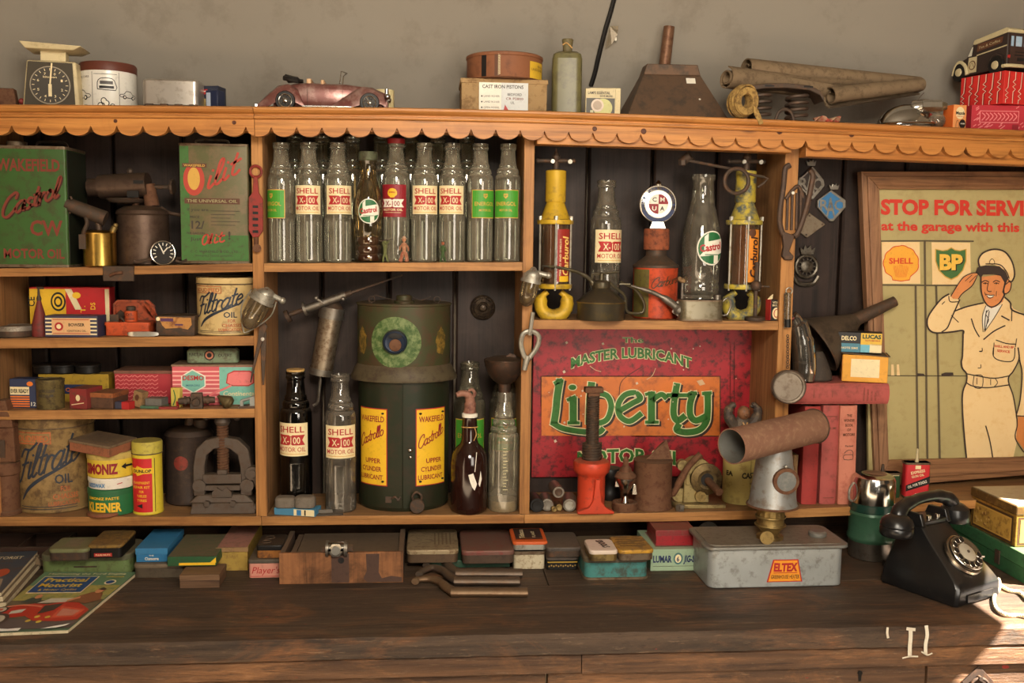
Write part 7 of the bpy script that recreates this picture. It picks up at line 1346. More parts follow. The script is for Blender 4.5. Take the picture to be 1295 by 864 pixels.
t = T('bulb_box', 'black, yellow and blue LUCAS bulb box on the amber yellow carton', 'box', YBX.loc+Vector((-4*YBX.k, .012, 37*YBX.k)), -24, k=YBX.k)
t.part('carton', MB().box(-27, 25, 0, 28, 0, 25), flat((36, 36, 38)), bev=.4); t.part('blue_base', MB().box(-27.3, -.5, -.3, 28.3, 0, 11), flat((72, 130, 150)))
d = Dec(m_front(-27, -.1, 0)); d.rect('yellow_panel', flat((222, 180, 60)), 27, 10, 52, 24.6); d.rect('cream_panel', CREAM, 38, .4, 52, 11, 0); d.rect('blue_panel', flat((110, 180, 200)), 27, .4, 38, 10, 0); d.text('lettering', flat((40, 70, 50)), 'LUCAS', 29, 18, 22, 5, 1, .05); d.text('lettering', RED, 'AUTOMOBILE', 32, 14.6, 18, 1.8, 1, .02); d.text('lettering', CREAM, 'DELCO', 4, 15, 18, 5.4, 1, .03); d.text('lettering', CREAM, 'NOTE SIMS', 4, 4, 20, 2.6, 1, .02); d.build(t)
# big dark funnel lying on its side
t = T('tin_funnel', 'large dark tin funnel lying with its long spout pointing up to the right', 'funnel', P(1052, 462, .14), k=KM(P(1052, 462, .14))); YF = .15
a = Vector(L(t, 1034, 436, YF)); b = Vector(L(t, 1083, 404, YF)); c = Vector(L(t, 1132, 381, YF))
t.part('cone', MB().lathe([(38, 0), (38.6, 1.5), (8, (b-a).length+1)], *a, 40, tuple(b-a), cap=False), aged((88, 74, 60), (56, 48, 40), .5, .5, .3, 20, .2, .3, 8)); t.part('rim', MB().ring(tuple(a), 38, 1.4, tuple(b-a), 40), m_dark)
t.part('spout', MB().rod(tuple(b-(c-b)*.08), tuple(c), 8.6, 20, 6.6), m_dark); t.part('cone_inside', MB().lathe([(36, 2), (7, (b-a).length)], *a, 30, tuple(b-a), cap=False), m_dark)
t = solo('rubber_cone', 'dark grey rubber boot standing under the big tin funnel', 'boot', HBK.loc+Vector((-16*HBK.k, .075, 26.6*HBK.k)), MB().lathe([(20, 0), (21, 2), (20, 8), (15, 22), (10, 33), (8, 36)], seg=28), aged((62, 54, 48), (84, 72, 60), .3, .75), k=HBK.k)
# small spout tins and flask
t = T('spout_tin', 'small dark green oil tin with thin dark spout behind the thermos flask', 'tin', on(1124, .06, sB)); t.part('body', MB().rbox(-15, 15, 0, 13, 0, 32, 3, 3), aged((40, 76, 46), (50, 44, 34), .3, .45)); t.part('rim', MB().rbox(-15.6, 15.6, -.6, 13.6, 30, 32, 3, 3), m_tinrim); t.part('spout', MB().lathe([(4, 32), (2.4, 34), (1.6, 42)], -7, 6, 0, 12), m_dark)
d = Dec(m_front(0, 0, 0)); d.ell('emblem', flat((206, 120, 70)), 1, 20, 4.6, 7, 0); d.ell('emblem_inner', flat((60, 90, 60)), 0, 21, 2, 2.6, 1); d.rect('small_print', CREAM, -12, 28.6, 12, 29.2); d.build(t)
t = T('fluid_tin', 'small red and black oil tin with pale spout before the poster frame', 'tin', on(1159.5, .045, sB), -4); t.part('body', MB().rbox(-15.5, 15.5, 0, 14, 0, 45, 3, 3), flat((200, 44, 50))); t.part('rim', MB().rbox(-16.2, 16.2, -.6, 14.6, 42.6, 45, 3, 3).rbox(-16, 16, -.5, 14.5, 0, 1.6, 3, 3), m_tinrim); t.part('spout', MB().lathe([(2.6, 45), (2, 48), (1.4, 61), (.8, 62)], 0, 6, 0, 12), flat((196, 180, 140)))
d = Dec(m_front(0, 0, 0)); d.poly('black_band', BLK, [(-15, 8), (15, 18), (15, 28), (-15, 16)]); d.text('lettering', WHITE, 'OIL FOR TOOLS', -12, 12, 25, 3.4, 1, .03, 19); d.text('lettering', CREAM, 'EXPRESS', -9, 30, 18, 3.6, 1, .03, 12); d.text('lettering', CREAM, 'GUN OIL', -8, 25.4, 16, 3, 1, .03, 12); d.text('lettering', WHITE, 'SHEATHED', -3, 3.2, 16, 2.6, 1, .03, 8); d.rect('emblem', CREAM, -4, 37, 3, 41.6); d.build(t)
# ---------------------------------------------------------------- right middle bay, bottom shelf
t0 = 'short metal rods and sockets in the corner by the middle upright'
for i, (x, y, r, ln, m, lab, rz) in enumerate(((679, 648, 9, 34, m_black, 'black capped rod, leftmost of the short rods lying end-on', 4), (692, 638, 8, 34, m_steel, 'bright flat-ended steel rod beside the black capped rod', 0), (720, 641, 8.4, 36, m_alu, 'pale round-ended alloy rod nearest the red bottle jack', -8), (707, 644, 4.4, 20, m_brass, 'short thin brass rod lying between two thicker ones', 0), (701, 650, 3.6, 10, m_brass, 'tiny brass ended pin at the very front of the rods', 10))):
    l = on(x, .01+.01*(i % 2), sB); t = T('metal_rod', lab, 'rod', l, rz, t0); t.part('bar', MB().rod((0, 0, r), (0, ln, r), r, 22), m if i != 2 else m_steel, bev=.6); t.part('end_face', MB().lathe([(r*.7, 0), (r*.66, 1), (.1, .6)], 0, 0, r, 18, (0, -1, 0)), m)
l = on(706, .018, sB); t = T('metal_rod', 'steel rod with hollow end lying on top of the other short rods', 'rod', l+Vector((0, 0, 17*KM(l))), 3, t0); t.part('bar', MB().rod((0, 0, 7.5), (0, 34, 7.5), 7.5, 22), m_steel, bev=.6); t.part('end_face', MB().lathe([(5, 0), (4, 1), (2, .4), (.1, .4)], 0, 0, 7.5, 18, (0, -1, 0)), m_dark)
m_jack = aged((196, 66, 40), (96, 46, 34), .35, .45, .1, 40, .2, .35, 12)
t = T('screw_jack', 'red bottle screw jack with tall rusty thread before the Liberty sign', 'jack', on(747, .03, sB))
t.part('body', MB().lathe([(18, 0), (18.6, 1), (17.4, 8), (17.4, 44), (19, 47), (22, 50), (23, 54), (23.4, 60), (22, 63), (18, 65), (.1, 65)], seg=36), m_jack)
t.part('foot', MB().plate([(-20, 0), (26, 0), (26, 3), (16, 8), (10, 16), (8, 34), (8, 44), (2, 44), (1, 34), (-1, 16), (-6, 8), (-20, 3)], -22, -12), m_jack, bev=1.2)
t.part('outer_thread', MB().cyl(0, 0, 65, 86, 11).spring(0, 0, 65, 86, 11.6, 1.3, 6, 16), m_dark); t.part('inner_thread', MB().cyl(0, 0, 86, 146, 7).spring(0, 0, 87, 146, 7.6, 1.1, 20, 12), m_dark)
t.part('head', MB().box(-11, 12, -7, 7, 150, 157).box(-7, 8, -6, 6, 145, 150, 0, 0), m_rust, bev=1)
t = solo('dark_canister', 'short dark ridged canister in shadow right behind the red jack', 'canister', on(771, .15, sB), MB().lathe([(13, 0), (13.4, 1), (13.4, 10), (12.8, 11), (12.8, 26), (13.4, 27), (13.4, 38), (12, 40), (.1, 40)], seg=26), m_black)
t = T('mascot_lamp', 'little chromed carburettor-like fitting on a rusty ring beside the tin measure', 'fitting', on(790, .025, sB))
t.part('ring_base', MB().lathe([(10, 0), (15.5, 0), (16, 2), (16, 10), (15, 11), (11, 11), (10, 0)], seg=30, cap=False), m_rust); t.part('stem', MB().lathe([(4, 0), (6, 4), (4.4, 12), (3, 18), (6, 24), (10, 32), (13, 38), (13.6, 42), (10, 43)], seg=24), chrome()); t.part('side_arm', MB().box(8, 15, -3, 3, 20, 34, 2, 0).box(-14, -8, -3, 3, 30, 44, 2, 0), chrome(), bev=.6)
t.part('top', MB().lathe([(13, 42), (13.6, 44), (11, 48), (8, 50), (7, 54), (4, 57), (3.4, 62), (4, 64), (2, 68), (.1, 69)], seg=24), m_rust)
t = T('tin_measure', 'brown rusted tin measure with hooded lip and curved handle', 'jug', on(824.5, .06, sB))
t.part('body', MB().lathe([(25.6, 0), (25, 3), (24, 6), (24, 58), (25, 60)], seg=36), m_rust); t.part('top', MB().lathe([(25, 60), (23, 61), (12, 61.5), (.1, 61.5)], seg=36), m_rust)
t.part('pouring_hood', MB()._a([(-10, -4, 61), (22, -8, 62), (24, 4, 61), (10, 14, 61), (17, 4, 84), (12, 8, 80)], [(0, 1, 4, 5), (1, 2, 4), (2, 3, 5, 4), (3, 0, 5)]), m_rust, smooth=False, solid=.8)
t.part('handle', MB().tube([(23, -4, 14), (27, -6, 20), (34, -8, 36), (44, -9, 54), (58, -9, 69)], [2.6, 4, 4.6, 4.2, 4], 10), m_rust)
m_gb = aged((156, 138, 92), (98, 78, 50), .45, .4, .5, 40, .3, .35)
t = T('gear_pump', 'worn brass bodied gear pump with a shaft sticking out toward the room', 'pump', on(878, .06, sB))
t.part('foot_plate', MB().box(-28, 36, -16, 22, 0, 5), m_gb, bev=.8); t.part('housing', MB().box(-16, 17, -6, 12, 5, 44, 1, 0).rod((2, -6, 44), (2, 14, 44), 17.6, 24).rod((16, -4, 34), (16, 12, 34), 16, 20), m_gb, bev=1)
t.part('ear', MB().rod((-17, -4, 52), (-17, 6, 52), 7, 16), m_gb); t.part('ear', MB().rod((-20, -2, 14), (-20, 8, 14), 9, 16), m_gb); t.part('flange', MB().lathe([(20, 0), (20, 3), (17, 4), (12, 6), (9, 5), (.1, 5)], 12, -7, 36, 30, (0, -1, 0)), rusty((112, 94, 60), (70, 54, 40), .5, .5, .7)); t.part('bore', MB().lathe([(8, 0), (8, 1), (.1, 1)], 12, -12, 36, 20, (0, -1, 0)), m_black)
t.part('shaft', MB().rod((12, -8, 36), (20, -40, 27), 4.8, 14), m_rust); t.part('plug', MB().rod((5, -6, 14), (5, -11, 14), 7, 14), m_brass); t.part('lever', MB().box(-14, -8, -8, -5, 28, 60, 2, 0), m_gb, bev=.8)
solo('hex_nut', 'single small steel nut on the shelf edge before the gear pump', 'nut', on(860, .008, sB), MB().lathe([(2.6, 0), (5.4, 0), (5.8, 1), (5.8, 7), (5, 8), (2.6, 8), (2.6, 0)], seg=6, cap=False), m_steel, 12)
t = T('castrol_tin', 'pale yellow round Castrol grease tin half hidden behind the rusty pipe', 'tin', on(935, .10, sB))
t.part('body', MB().lathe([(21.5, 0), (22, 1), (22, 74), (21, 76), (.1, 76)], seg=34), aged((188, 172, 104), (120, 96, 60), .3, .45, 0, 30, .1)); d = Dec(m_cyl(0, 0, 22.1, 0), 3); d.text('lettering', BLK, 'CASTROL', -5, 34, 32, 7, 0, .04); d.text('lettering', BLK, 'EA', -26, 36, 10, 6, 0, .04); d.rect('seam', INK, 6, 2, 6.4, 60, 0); d.text('small_print', INK, 'GREASE', 5, 26, 12, 2.6, 0, .01); d.build(t); ct = t
m_fig = aged((70, 62, 58), (130, 110, 84), .4, .6, .2, 50, .4, .3)
t = T('winged_mascot', 'dark winged mascot figure with a brown face standing above the rusty pipe', 'mascot', ct.loc+Vector((0, -.004, 76.4*ct.k)), k=ct.k)
t.part('body', MB().lathe([(19, 0), (20, 4), (18, 14), (12, 24), (8, 30), (7, 33)], seg=24, sy=.6), m_fig); t.part('head', MB().sph(0, -3, 37, 8, 18, 1.1).sph(0, -11, 35, 2, 8).sph(-3, -10, 38, 1, 6).sph(3, -10, 38, 1, 6), aged((140, 96, 66), (90, 66, 50), .4, .5))
for s_ in (-1, 1): t.part('wing', MB().tube([(s_*8, 0, 18), (s_*16, 0, 28), (s_*19, 0, 38), (s_*14, 0, 46), (s_*10, 0, 44)], [7, 7, 5.6, 4, 2], 10), m_fig)
t.part('cord_tie', MB().tube([(-3, -10, 26), (0, -12, 22), (3, -10, 26)], .9, 6), m_cork)
# ---------------------------------------------------------------- on the workbench
BZ = .9005
def bp(px, py, z=BZ): p = PZ(px, py, z); return p
def btin(name, label, x0, x1, py, h, dep, body, lid=None, r=5, lidh=6, z=0, rz=0, cat='tin', group=None, shape='r', lo=.8):
    """tin on the bench: front from picture column x0 to x1 with its foot at row py; z lifts it on to another"""
    l = bp((x0+x1)/2, py, BZ+z); w = (x1-x0); t = T(name, label, cat, l, rz, group)
    f = (lambda a, b, c, d_, e, g: MB().rbox(a, b, c, d_, e, g, r, 4)) if shape == 'r' else (lambda a, b, c, d_, e, g: MB().box(a, b, c, d_, e, g))
    t.part('base', f(-w/2, w/2, 0, dep, 0, h-lidh if lid else h), body, bev=.5, smooth=shape == 'r')
    if lid: t.part('lid', MB().rbox(-w/2-lo, w/2+lo, -lo, dep+lo, h-lidh, h, r, 4, 1.2) if shape == 'r' else f(-w/2-lo, w/2+lo, -lo, dep+lo, h-lidh, h), lid, bev=.5, smooth=shape == 'r')
    t.h = h; t.w = w; t.dep = dep; return t
def zt(t): return t.h*t.k+.0008
def topdec(t, inset=0): return Dec(m_plane((-t.w/2, 0, t.h), (1, 0, 0), (0, 1, 0)))
m_drk = wood((70, 48, 36), (46, 32, 26), 'x', .6, .7, .3, .4)
l = bp(18, 712); t = T('parts_tray', 'dark wooden compartment tray at the back left of the workbench', 'tray', l)
t.part('front', MB().box(-90, 56, 0, 3, 0, 20), m_drk, bev=.4); t.part('back', MB().box(-90, 56, 60, 63, 0, 20), m_drk, bev=.4); t.part('side', MB().box(53, 56, 3, 60, 0, 20), m_drk); t.part('side', MB().box(-90, -87, 3, 60, 0, 20), m_drk); t.part('bottom', MB().box(-87, 53, 3, 60, 0, 2), m_drk)
for x in (-44, 2): t.part('divider', MB().box(x, x+2.4, 3, 60, 2, 19), m_drk)
solo('cloth_scrap', 'grey crumpled rag inside the dark wooden tray', 'rag', bp(45, 704, .93), MB().sheet(lambda u, v: (-14+26*u, -10+24*v, -10+9*sin(u*3.1)*sin(v*3.1)+2*sin(u*9+v*7)), 10, 10), m_felt, solid=.6)
m_grn = aged((104, 122, 74), (74, 66, 46), .4, .5, .1, 40, .2, .45)
g1 = btin('flat_tin', 'large flat rounded green tin under two smaller tins at the left of the bench', 53, 164, 727, 26, 66, m_grn, aged((92, 92, 70), (70, 60, 46), .4, .5), 12, 8)
g1.part('latch_mark', MB().box(-14, 14, -1.6, -.6, 10, 11.4), m_dark)
t = btin('flat_tin', 'small green topped tin on the left half of the large flat green tin', 62, 110, 709, 15, 50, m_dark, aged((112, 116, 80), (100, 92, 60), .4, .5), 7, 5, zt(g1)); d = topdec(t); d.rect('lid_label', aged((132, 120, 96), (90, 84, 60), .4), 15, 8, 34, 42, .5); d.build(t)
t = btin('flat_tin', 'dark tin with rubbed golden lid and small red label, on the large green tin', 112, 153, 706, 17, 64, m_black, aged((150, 116, 56), (84, 66, 44), .6, .45, .2), 5, 4, zt(g1)); d = Dec(m_front(0, 0, 0)); d.rect('red_label', flat((170, 44, 40)), -13, 2, 9, 6.5); d.text('lettering', CREAM, 'PLUG NUTS', -11, 3.2, 18, 2.2, 1, .02); d.build(t)
u1 = btin('flat_tin', 'narrow dark perforated tin under the blue box', 170, 232, 731, 18, 60, aged((84, 74, 60), (60, 48, 40), .4, .5), aged((112, 98, 80), (80, 66, 52), .3, .5), 7, 5)
u2 = btin('wooden_box', 'plain small brown wooden box in front of the green flat box', 228, 277, 744, 17, 44, wood((112, 84, 62), (86, 62, 46), 'x', .6), wood((128, 98, 72), (98, 72, 52), 'x', .6), 1, 7, 0, 0, 'box', None, 'b', .3)
t = btin('flat_box', 'long blue oblong tin lying front to back on the perforated tin', 173, 211, 711, 18, 84, flat((48, 112, 158), .35), flat((56, 120, 164), .35), 2, 8, zt(u1)+.0005, 0, 'box', None, 'b'); d = Dec(m_front(0, -1, 0)); d.text('lettering', WHITE, 'Osmore', -8, 3, 17, 4, 1, .02); d.text('lettering', WHITE, 'THE', -3, 8, 6, 1.8, 1, .01); d.build(t)
t = btin('flat_box', 'dusty dark green flat box with a yellow edge stripe beside the blue tin', 212.5, 273, 716, 12, 96, flat((38, 84, 50), .5, 0, .4, .3), None, 2, 0, zt(u1)+.0005, 0, 'box', None, 'b'); d = Dec(m_front(0, 0, 0)); d.rect('yellow_stripe', YEL, -16, 1, 29, 4.4); d.poly('yellow_corner', YEL, [(22, 4), (30, 4), (30, 11)], 1); d.build(t); d = topdec(t); d.rect('dusty_top', aged((96, 84, 62), (60, 84, 50), .5, .8), .5, 1, 60, 95); d.build(t)
t = btin('long_carton', 'long worn pink topped carton with a torn mustard front end', 275, 313, 722, 30, 110, aged((172, 142, 66), (120, 90, 50), .4, .7), None, 2, 0, 0, 0, 'carton', None, 'b'); d = topdec(t); d.rect('pink_top', aged((176, 116, 104), (128, 92, 78), .4, .8), .5, .5, 37.5, 109); d.build(t); t.part('torn_edge', MB().box(-20, 20, -1.6, -.4, 25, 30.6), m_card, smooth=False); lc = t
p1 = btin('flat_tin', 'pink lettered flat tin with dark lid just left of the wooden drawer box', 315, 357, 731, 24, 60, flat((206, 140, 122)), aged((86, 78, 68), (64, 54, 44), .4, .5), 4, 5); d = Dec(m_front(-21, 0, 0)); d.script('lettering', RED, 'Players', 3, 6, 36, 6, 1.5, 1, .3) if False else d.text('lettering', RED, 'Player\'s', 4, 6, 34, 9, 1, .0, 0, .25); d.rect('rule', RED, 2, 2, 40, 2.6, 1); d.build(p1)
t = btin('flat_tin', 'small black tin with two pressed rings over an amber side, on the pink tin', 325, 357, 706, 17, 46, aged((150, 96, 44), (90, 56, 34), .5), m_black, 4, 7, zt(p1)); t.part('pressed_ring', MB().ring((-6, 14, t.h), 6, .7, (0, 0, 1), 20, 6), m_dark); t.part('pressed_ring', MB().ring((-4, 32, t.h), 6, .7, (0, 0, 1), 20, 6), m_dark)
# wooden drawer box
l = bp(432, 738); t = T('slide_box', 'old wooden slide-lid drawer box with patchy painted front at bench centre left', 'box', l); DB = t
wv = wood((156, 104, 66), (116, 76, 48), 'z', .65, .8, 0, .7); wd2 = wood((96, 76, 62), (66, 52, 44), 'y', .7, .7, .4, .4); kp = aged((80, 58, 48), (56, 42, 36), .3, .6)
t.part('front', MB().box(-77.5, 77.5, 0, 5, 0, 40), wv, bev=.5, smooth=False); t.part('side', MB().box(-77.5, -71, 5, 100, 0, 39), wd2, bev=.4, smooth=False); t.part('side', MB().box(71, 77.5, 5, 100, 0, 40), wd2, bev=.4, smooth=False); t.part('groove_rail', MB().box(-66, -59, 5, 100, 0, 34), wd2, bev=.4, smooth=False)
t.part('bottom', MB().box(-71, 71, 5, 100, 0, 2), wd2); t.part('slide_lid', MB().box(-58, 70.5, 5.2, 100, 31, 35), aged((84, 74, 64), (60, 50, 42), .4, .6, .1), bev=.5, smooth=False)
d = Dec(m_front(-77.5, 0, 0)); d.rect('paint_patch', kp, 65, 1, 87, 39); d.poly('paint_patch', kp, [(110, 1), (126, 1), (124, 14), (125, 38), (108, 38), (109, 16), (105, 6)]); d.poly('paint_patch', kp, [(124, 14), (128, 6), (140, 9), (153, 7), (153, 1), (126, 1)], 0); d.ell('finger_hole', BLK, 77, 30, 4, 4, 1); d.build(t)
t = T('pipe_union', 'chromed hexagonal pipe union fitting sitting on the wooden drawer box', 'fitting', bp(424, 705, BZ+35*DB.k), 0); t.loc.z = BZ+35.4*DB.k; t.o.location = t.loc
t.part('body', MB().rod((-11, 6, 9), (14, 6, 9), 9, 20), chrome((150, 146, 138))); t.part('flange', MB().rod((-12, 6, 9), (-9, 6, 9), 10.4, 22).rod((11, 6, 9), (15, 6, 9), 10.4, 22), m_steel); t.part('hex_face', MB().rod((1, -4, 9.6), (1, 0, 9.6), 9.4, 6), chrome((190, 186, 176))); t.part('plug', MB().rod((1, -6, 9.6), (1, -4, 9.6), 5.4, 16), m_galv); t.part('end_nut', MB().rod((-18, 6, 8), (-12, 6, 8), 4.4, 6).rod((15, 6, 9), (22, 6, 9), 5, 6), m_dark)
for x in (-7, 9): t.part('screw', MB().rod((x, -4, 10), (x, -1, 10), 2.2, 8), m_black)
# tins toward the centre
gb = btin('flat_box', 'low dark green flat box beneath the cream and the red-brown tins', 541, 645, 718, 9.5, 60, flat((42, 76, 58), .5, 0, .4, .3), None, 2, 0, 0, 0, 'box', None, 'b')
t = btin('flat_tin', 'flat rounded tin with a rubbed cream embossed lid right of the wooden drawer', 515, 579, 712, 17, 90, aged((92, 72, 54), (70, 54, 42), .4, .5, .2), aged((164, 146, 114), (106, 80, 56), .5, .5, .2), 7, 6, zt(gb))
d = topdec(t); 
for i in range(5): d.rect('embossing', aged((120, 100, 74), (90, 70, 50), .4), 34+i*5, 20, 36+i*5, 70, .8)
d.build(t)
t = btin('flat_tin', 'flat rounded tin with dusty red-brown lid, right of the cream lidded one', 584.5, 650, 713, 17, 90, aged((84, 66, 54), (60, 48, 40), .4, .5, .2), aged((116, 84, 74), (124, 60, 56), .5, .5, .2), 7, 6, zt(gb))
w1 = btin('flat_tin', 'speckled white tin under the orange edged tobacco tin', 649.5, 689, 720, 23, 50, aged((196, 184, 156), (120, 90, 60), .4, .5, .1, 90), None, 4)
w1.part('lid_band', MB().rbox(-20.6, 20.6, -.8, 51, 19, 23, 4, 4), m_tinrim)
t = btin('flat_tin', 'flat tobacco tin with black and orange lid on the speckled white tin', 649, 692, 696, 11, 60, m_alu, flat((200, 90, 40)), 5, 4, zt(w1)); d = topdec(t); d.rect('black_face', flat((60, 44, 40)), 4, 9, 39, 56, .6); d.text('lettering', CREAM, 'Tobacco', 16, 14, 36, 7, 1.6, .02, 90); d.text('lettering', CREAM, 'FLAKE', 30, 16, 26, 4.4, 1.6, .01, 90); d.rect('orange_line', ORA, 4, 12, 39, 12.8, 1.4); d.build(t)
k1 = btin('flat_tin', 'lower of two stacked dark tins, with a yellow printed stripe', 691.5, 731, 721, 18, 50, m_black, aged((84, 74, 66), (60, 50, 42), .4, .5), 4, 5); d = Dec(m_front(-20, 0, 0)); d.rect('yellow_stripe', flat((176, 140, 50)), 1, 9.5, 39, 11)
for i in range(12): d.ell('print_dot', flat((150, 120, 60)), 3+i*3, 5+(i % 2), 1, 1.2, 0, 8)
d.build(k1)
t = btin('flat_tin', 'upper of two stacked dark tins, plain dusty grey lid', 691.5, 735, 705, 13, 66, m_dark, aged((82, 74, 68), (58, 50, 44), .4, .5), 6, 5, zt(k1))
tq = btin('flat_tin', 'large scuffed turquoise rounded tin carrying two little tins', 739, 820, 733, 29, 92, aged((70, 128, 124), (70, 60, 48), .45, .45, .1, 26, .2, .1, 18), aged((98, 88, 70), (74, 62, 48), .4, .5), 9, 7); tq.part('foot_rim', MB().rbox(-42, 42, -1.4, 93, 0, 3, 9, 4), m_tinrim)
t = btin('flat_tin', 'tiny white lidded SPOOLS tin on the turquoise tin', 746, 781, 710, 14, 48, m_brass, flat((206, 188, 172)), 6, 5, zt(tq)); d = topdec(t); d.text('lettering', BLK, 'SPOOLS', 13, 40, 31, 9, 1.2, .04, -78); d.build(t)
t = btin('flat_tin', 'small tin with rubbed yellow and gold lid next to the SPOOLS tin', 783, 827, 709, 14, 58, m_tinrim, aged((200, 150, 50), (112, 80, 44), .6, .45, .1), 6, 5, zt(tq), 3); d = topdec(t); 
for i in range(5): d.rect('lid_print', aged((130, 94, 50), (90, 66, 40), .4), 4, 14+i*9, 38, 17+i*9, 1)
d.build(t)
lj = btin('jigsaw_box', 'pale green LUMAR JIG-SAW carton under the red tin', 822, 889, 722, 28, 84, flat((150, 172, 142)), None, 2, 0, 0, 0, 'box', None, 'b'); d = Dec(m_front(-33.5, 0, 0)); d.text('lettering', NAVY, 'LUMAR', 3, 11.5, 24, 8.6, 1, .04); d.text('lettering', NAVY, 'JIG-SAW', 42, 11.5, 25, 8.6, 1, .04, 0, .1); d.ell('badge', flat((70, 110, 110)), 35, 16, 6, 7.6, 1); d.ell('badge_face', CREAM, 35, 16, 4, 5.4, 2); d.text('badge_figure', NAVY, '6', 33, 12.6, 3.4, 6.4, 3, .03); d.rect('rule', INK, 3, 6, 64, 6.5, 1); d.build(lj); d = topdec(lj); d.rect('top_label', aged((150, 96, 90), (110, 90, 76), .5), 8, 10, 60, 74, .3); d.build(lj)
t = btin('flat_tin', 'oblong bright red tin with dusty lid on the jig-saw carton', 829, 879, 690, 20, 52, flat((152, 28, 38), .4, 0, .4, .3), aged((132, 44, 46), (110, 80, 66), .4, .5, .1), 2, 7, zt(lj), 0, 'tin', None, 'b')
t = T('hanger_plate', 'pale metal plate with a round hole standing behind the heater tank', 'plate', bp(896, 690), 0); t.part('plate', MB().lathe([(5, -1), (14, -1), (14, 1), (5, 1), (5, -1)], -1, 0, 17, 26, (0, 1, 0), cap=False).box(-12, 14, -1, 1, 0, 6), aged((150, 142, 130), (104, 84, 66), .4)); t.part('red_foot', MB().tube([(2, 0, 3), (14, -8, 2), (22, -14, 1.8)], 1.6, 6), m_rust)
# greenhouse heater
l = bp(982, 743); t = T('greenhouse_heater', 'galvanised greenhouse paraffin heater with a rusty cross pipe on a cone chimney', 'heater', l, 1)
m_gv = aged((178, 182, 180), (104, 96, 84), .3, .45, .5, 40, .25, .25, 9)
t.part('tank', MB().rbox(-88, 88, 0, 84, 0, 50, 12, 6).xf(Matrix.Identity(4)), m_gv, bev=1.5); t.part('tank_flange', MB().rbox(-93, 94, -4, 88, 50, 54, 12, 6), m_galv, bev=1); t.part('top_plate', MB().rbox(-86, 87, 3, 81, 53.5, 55, 10, 6), aged((142, 134, 122), (98, 84, 68), .4, .5, .4))
d = Dec(m_front(-88, 0, 0)); pts = [(76, 8), (120, 8), (114, 35), (83, 35)]; cx, cy = 98.5, 21
for k_, mt, ly in ((1.06, RED, 0), (.97, flat((232, 150, 40)), 1)): d.poly('maker_plate', mt, [((x-cx)*k_+cx, (y-cy)*k_*1.02+cy) for x, y in pts], ly)
d.text('lettering', RED, 'ELTEX', 83, 21.5, 31, 10.5, 2, .05, 0, .05, -.4); d.rect('lettering_rule', RED, 83, 18.6, 114, 19.4, 2); d.text('lettering', BLK, 'GREENHOUSE HEATER', 80, 11.5, 37, 5, 2, .01); d.build(t)
t.part('filler_cap', MB().lathe([(11, 55), (11.6, 56), (11.6, 60), (9, 62), (.1, 62)], 66, 36, 0, 24), m_galv)
t.part('burner', MB().lathe([(17, 55), (17, 59), (12, 62), (13, 66), (17, 70), (17.6, 72), (17, 74), (17, 82), (18, 84), (17.4, 90), (16.6, 92), (16.6, 99)], 0, 30, 0, 32, flute=(74.5, 90, .08)), m_brass)
t.part('wick_knob', MB().rod((-10, 18, 64), (-14, 4, 64), 2.4, 10).rod((-14, 4, 64), (-14.6, 1, 64), 8.6, 18), m_brass); t.part('gallery', MB().ring((0, 30, 73), 18.6, 1.4, (0, 0, 1), 36, 6).ring((0, 30, 84), 18.6, 1.2, (0, 0, 1), 36, 6), m_brass)
t.part('chimney_cone', MB().lathe([(30, 97), (32, 98), (31, 101), (30, 103), (19.6, 184), (19, 190)], 2, 30, 0, 36), aged((142, 144, 142), (110, 88, 70), .35, .45, .5, 40, .2, .2, 14)); t.part('cone_rim', MB().ring((2, 30, 99), 32, 1.5, (0, 0, 1), 40, 8), m_rust)
t.part('mica_window', MB().rod((8, 12, 136), (8, 1.6, 136), 16.6, 32), m_rust); t.part('window_glass', MB().rod((8, 2.4, 136), (8, .9, 136), 12.4, 30), aged((104, 106, 104), (130, 128, 122), .4, .25)); t.part('rivet', MB().sph(7, 2.6, 154.6, 2, 8).sph(2, 9.6, 176, 2.4, 8), m_alu)
px_ = 28; ang = R(24); a = Vector((-78*.98, -34, 189)); b = Vector((64, 52, 197)); ax = (b-a).normalized(); n_ = (b-a).length
t.part('cross_pipe', MB().lathe([(20.6, 0), (21.8, 0), (21.8, n_), (20.6, n_), (20.6, 0)], *a, 44, tuple(ax), cap=False), aged((128, 90, 72), (160, 128, 100), .35, .7, .1, 70, .35, .1, 12)); t.part('pipe_lining', MB().lathe([(20.4, .4), (20.4, n_-.4)], *a, 40, tuple(ax), cap=False), m_galv); t.part('pipe_seam', MB().ring(tuple(b-ax*2), 22, 1.2, tuple(ax), 40), m_dark)
# thermos flask
l = bp(1112, 712); t = T('thermos_flask', 'green steel vacuum flask with a shiny cup lid beside the telephone', 'flask', l+Vector((0, 28*KM(l), 0)))
t.part('base', MB().lathe([(24, 0), (26, 1), (26.6, 22)], seg=40), rusty((120, 112, 102), (80, 66, 56), .3, .3, .8)); t.part('body', MB().lathe([(27, 22), (29, 25), (29, 28), (27.6, 31), (27.6, 54), (29, 57), (28, 60)], seg=40), aged((60, 96, 74), (50, 66, 52), .25, .3, .1, 30, .03, .1)); t.part('collar', MB().lathe([(27.6, 60), (28.4, 61), (28.4, 70), (27, 71)], seg=40), flat((24, 58, 50), .25)); t.part('cup', MB().lathe([(27, 70), (27.4, 71), (26.6, 98), (25, 103), (20, 106), (14, 106.6), (12, 105.6), (.1, 105.6)], seg=40), chrome((206, 204, 198), .16, .1)); t.part('cup_handle', MB().tube([(-27, -4, 96), (-33, -6, 88), (-33, -6, 76), (-28, -4, 72)], 1.4, 8), m_alu)
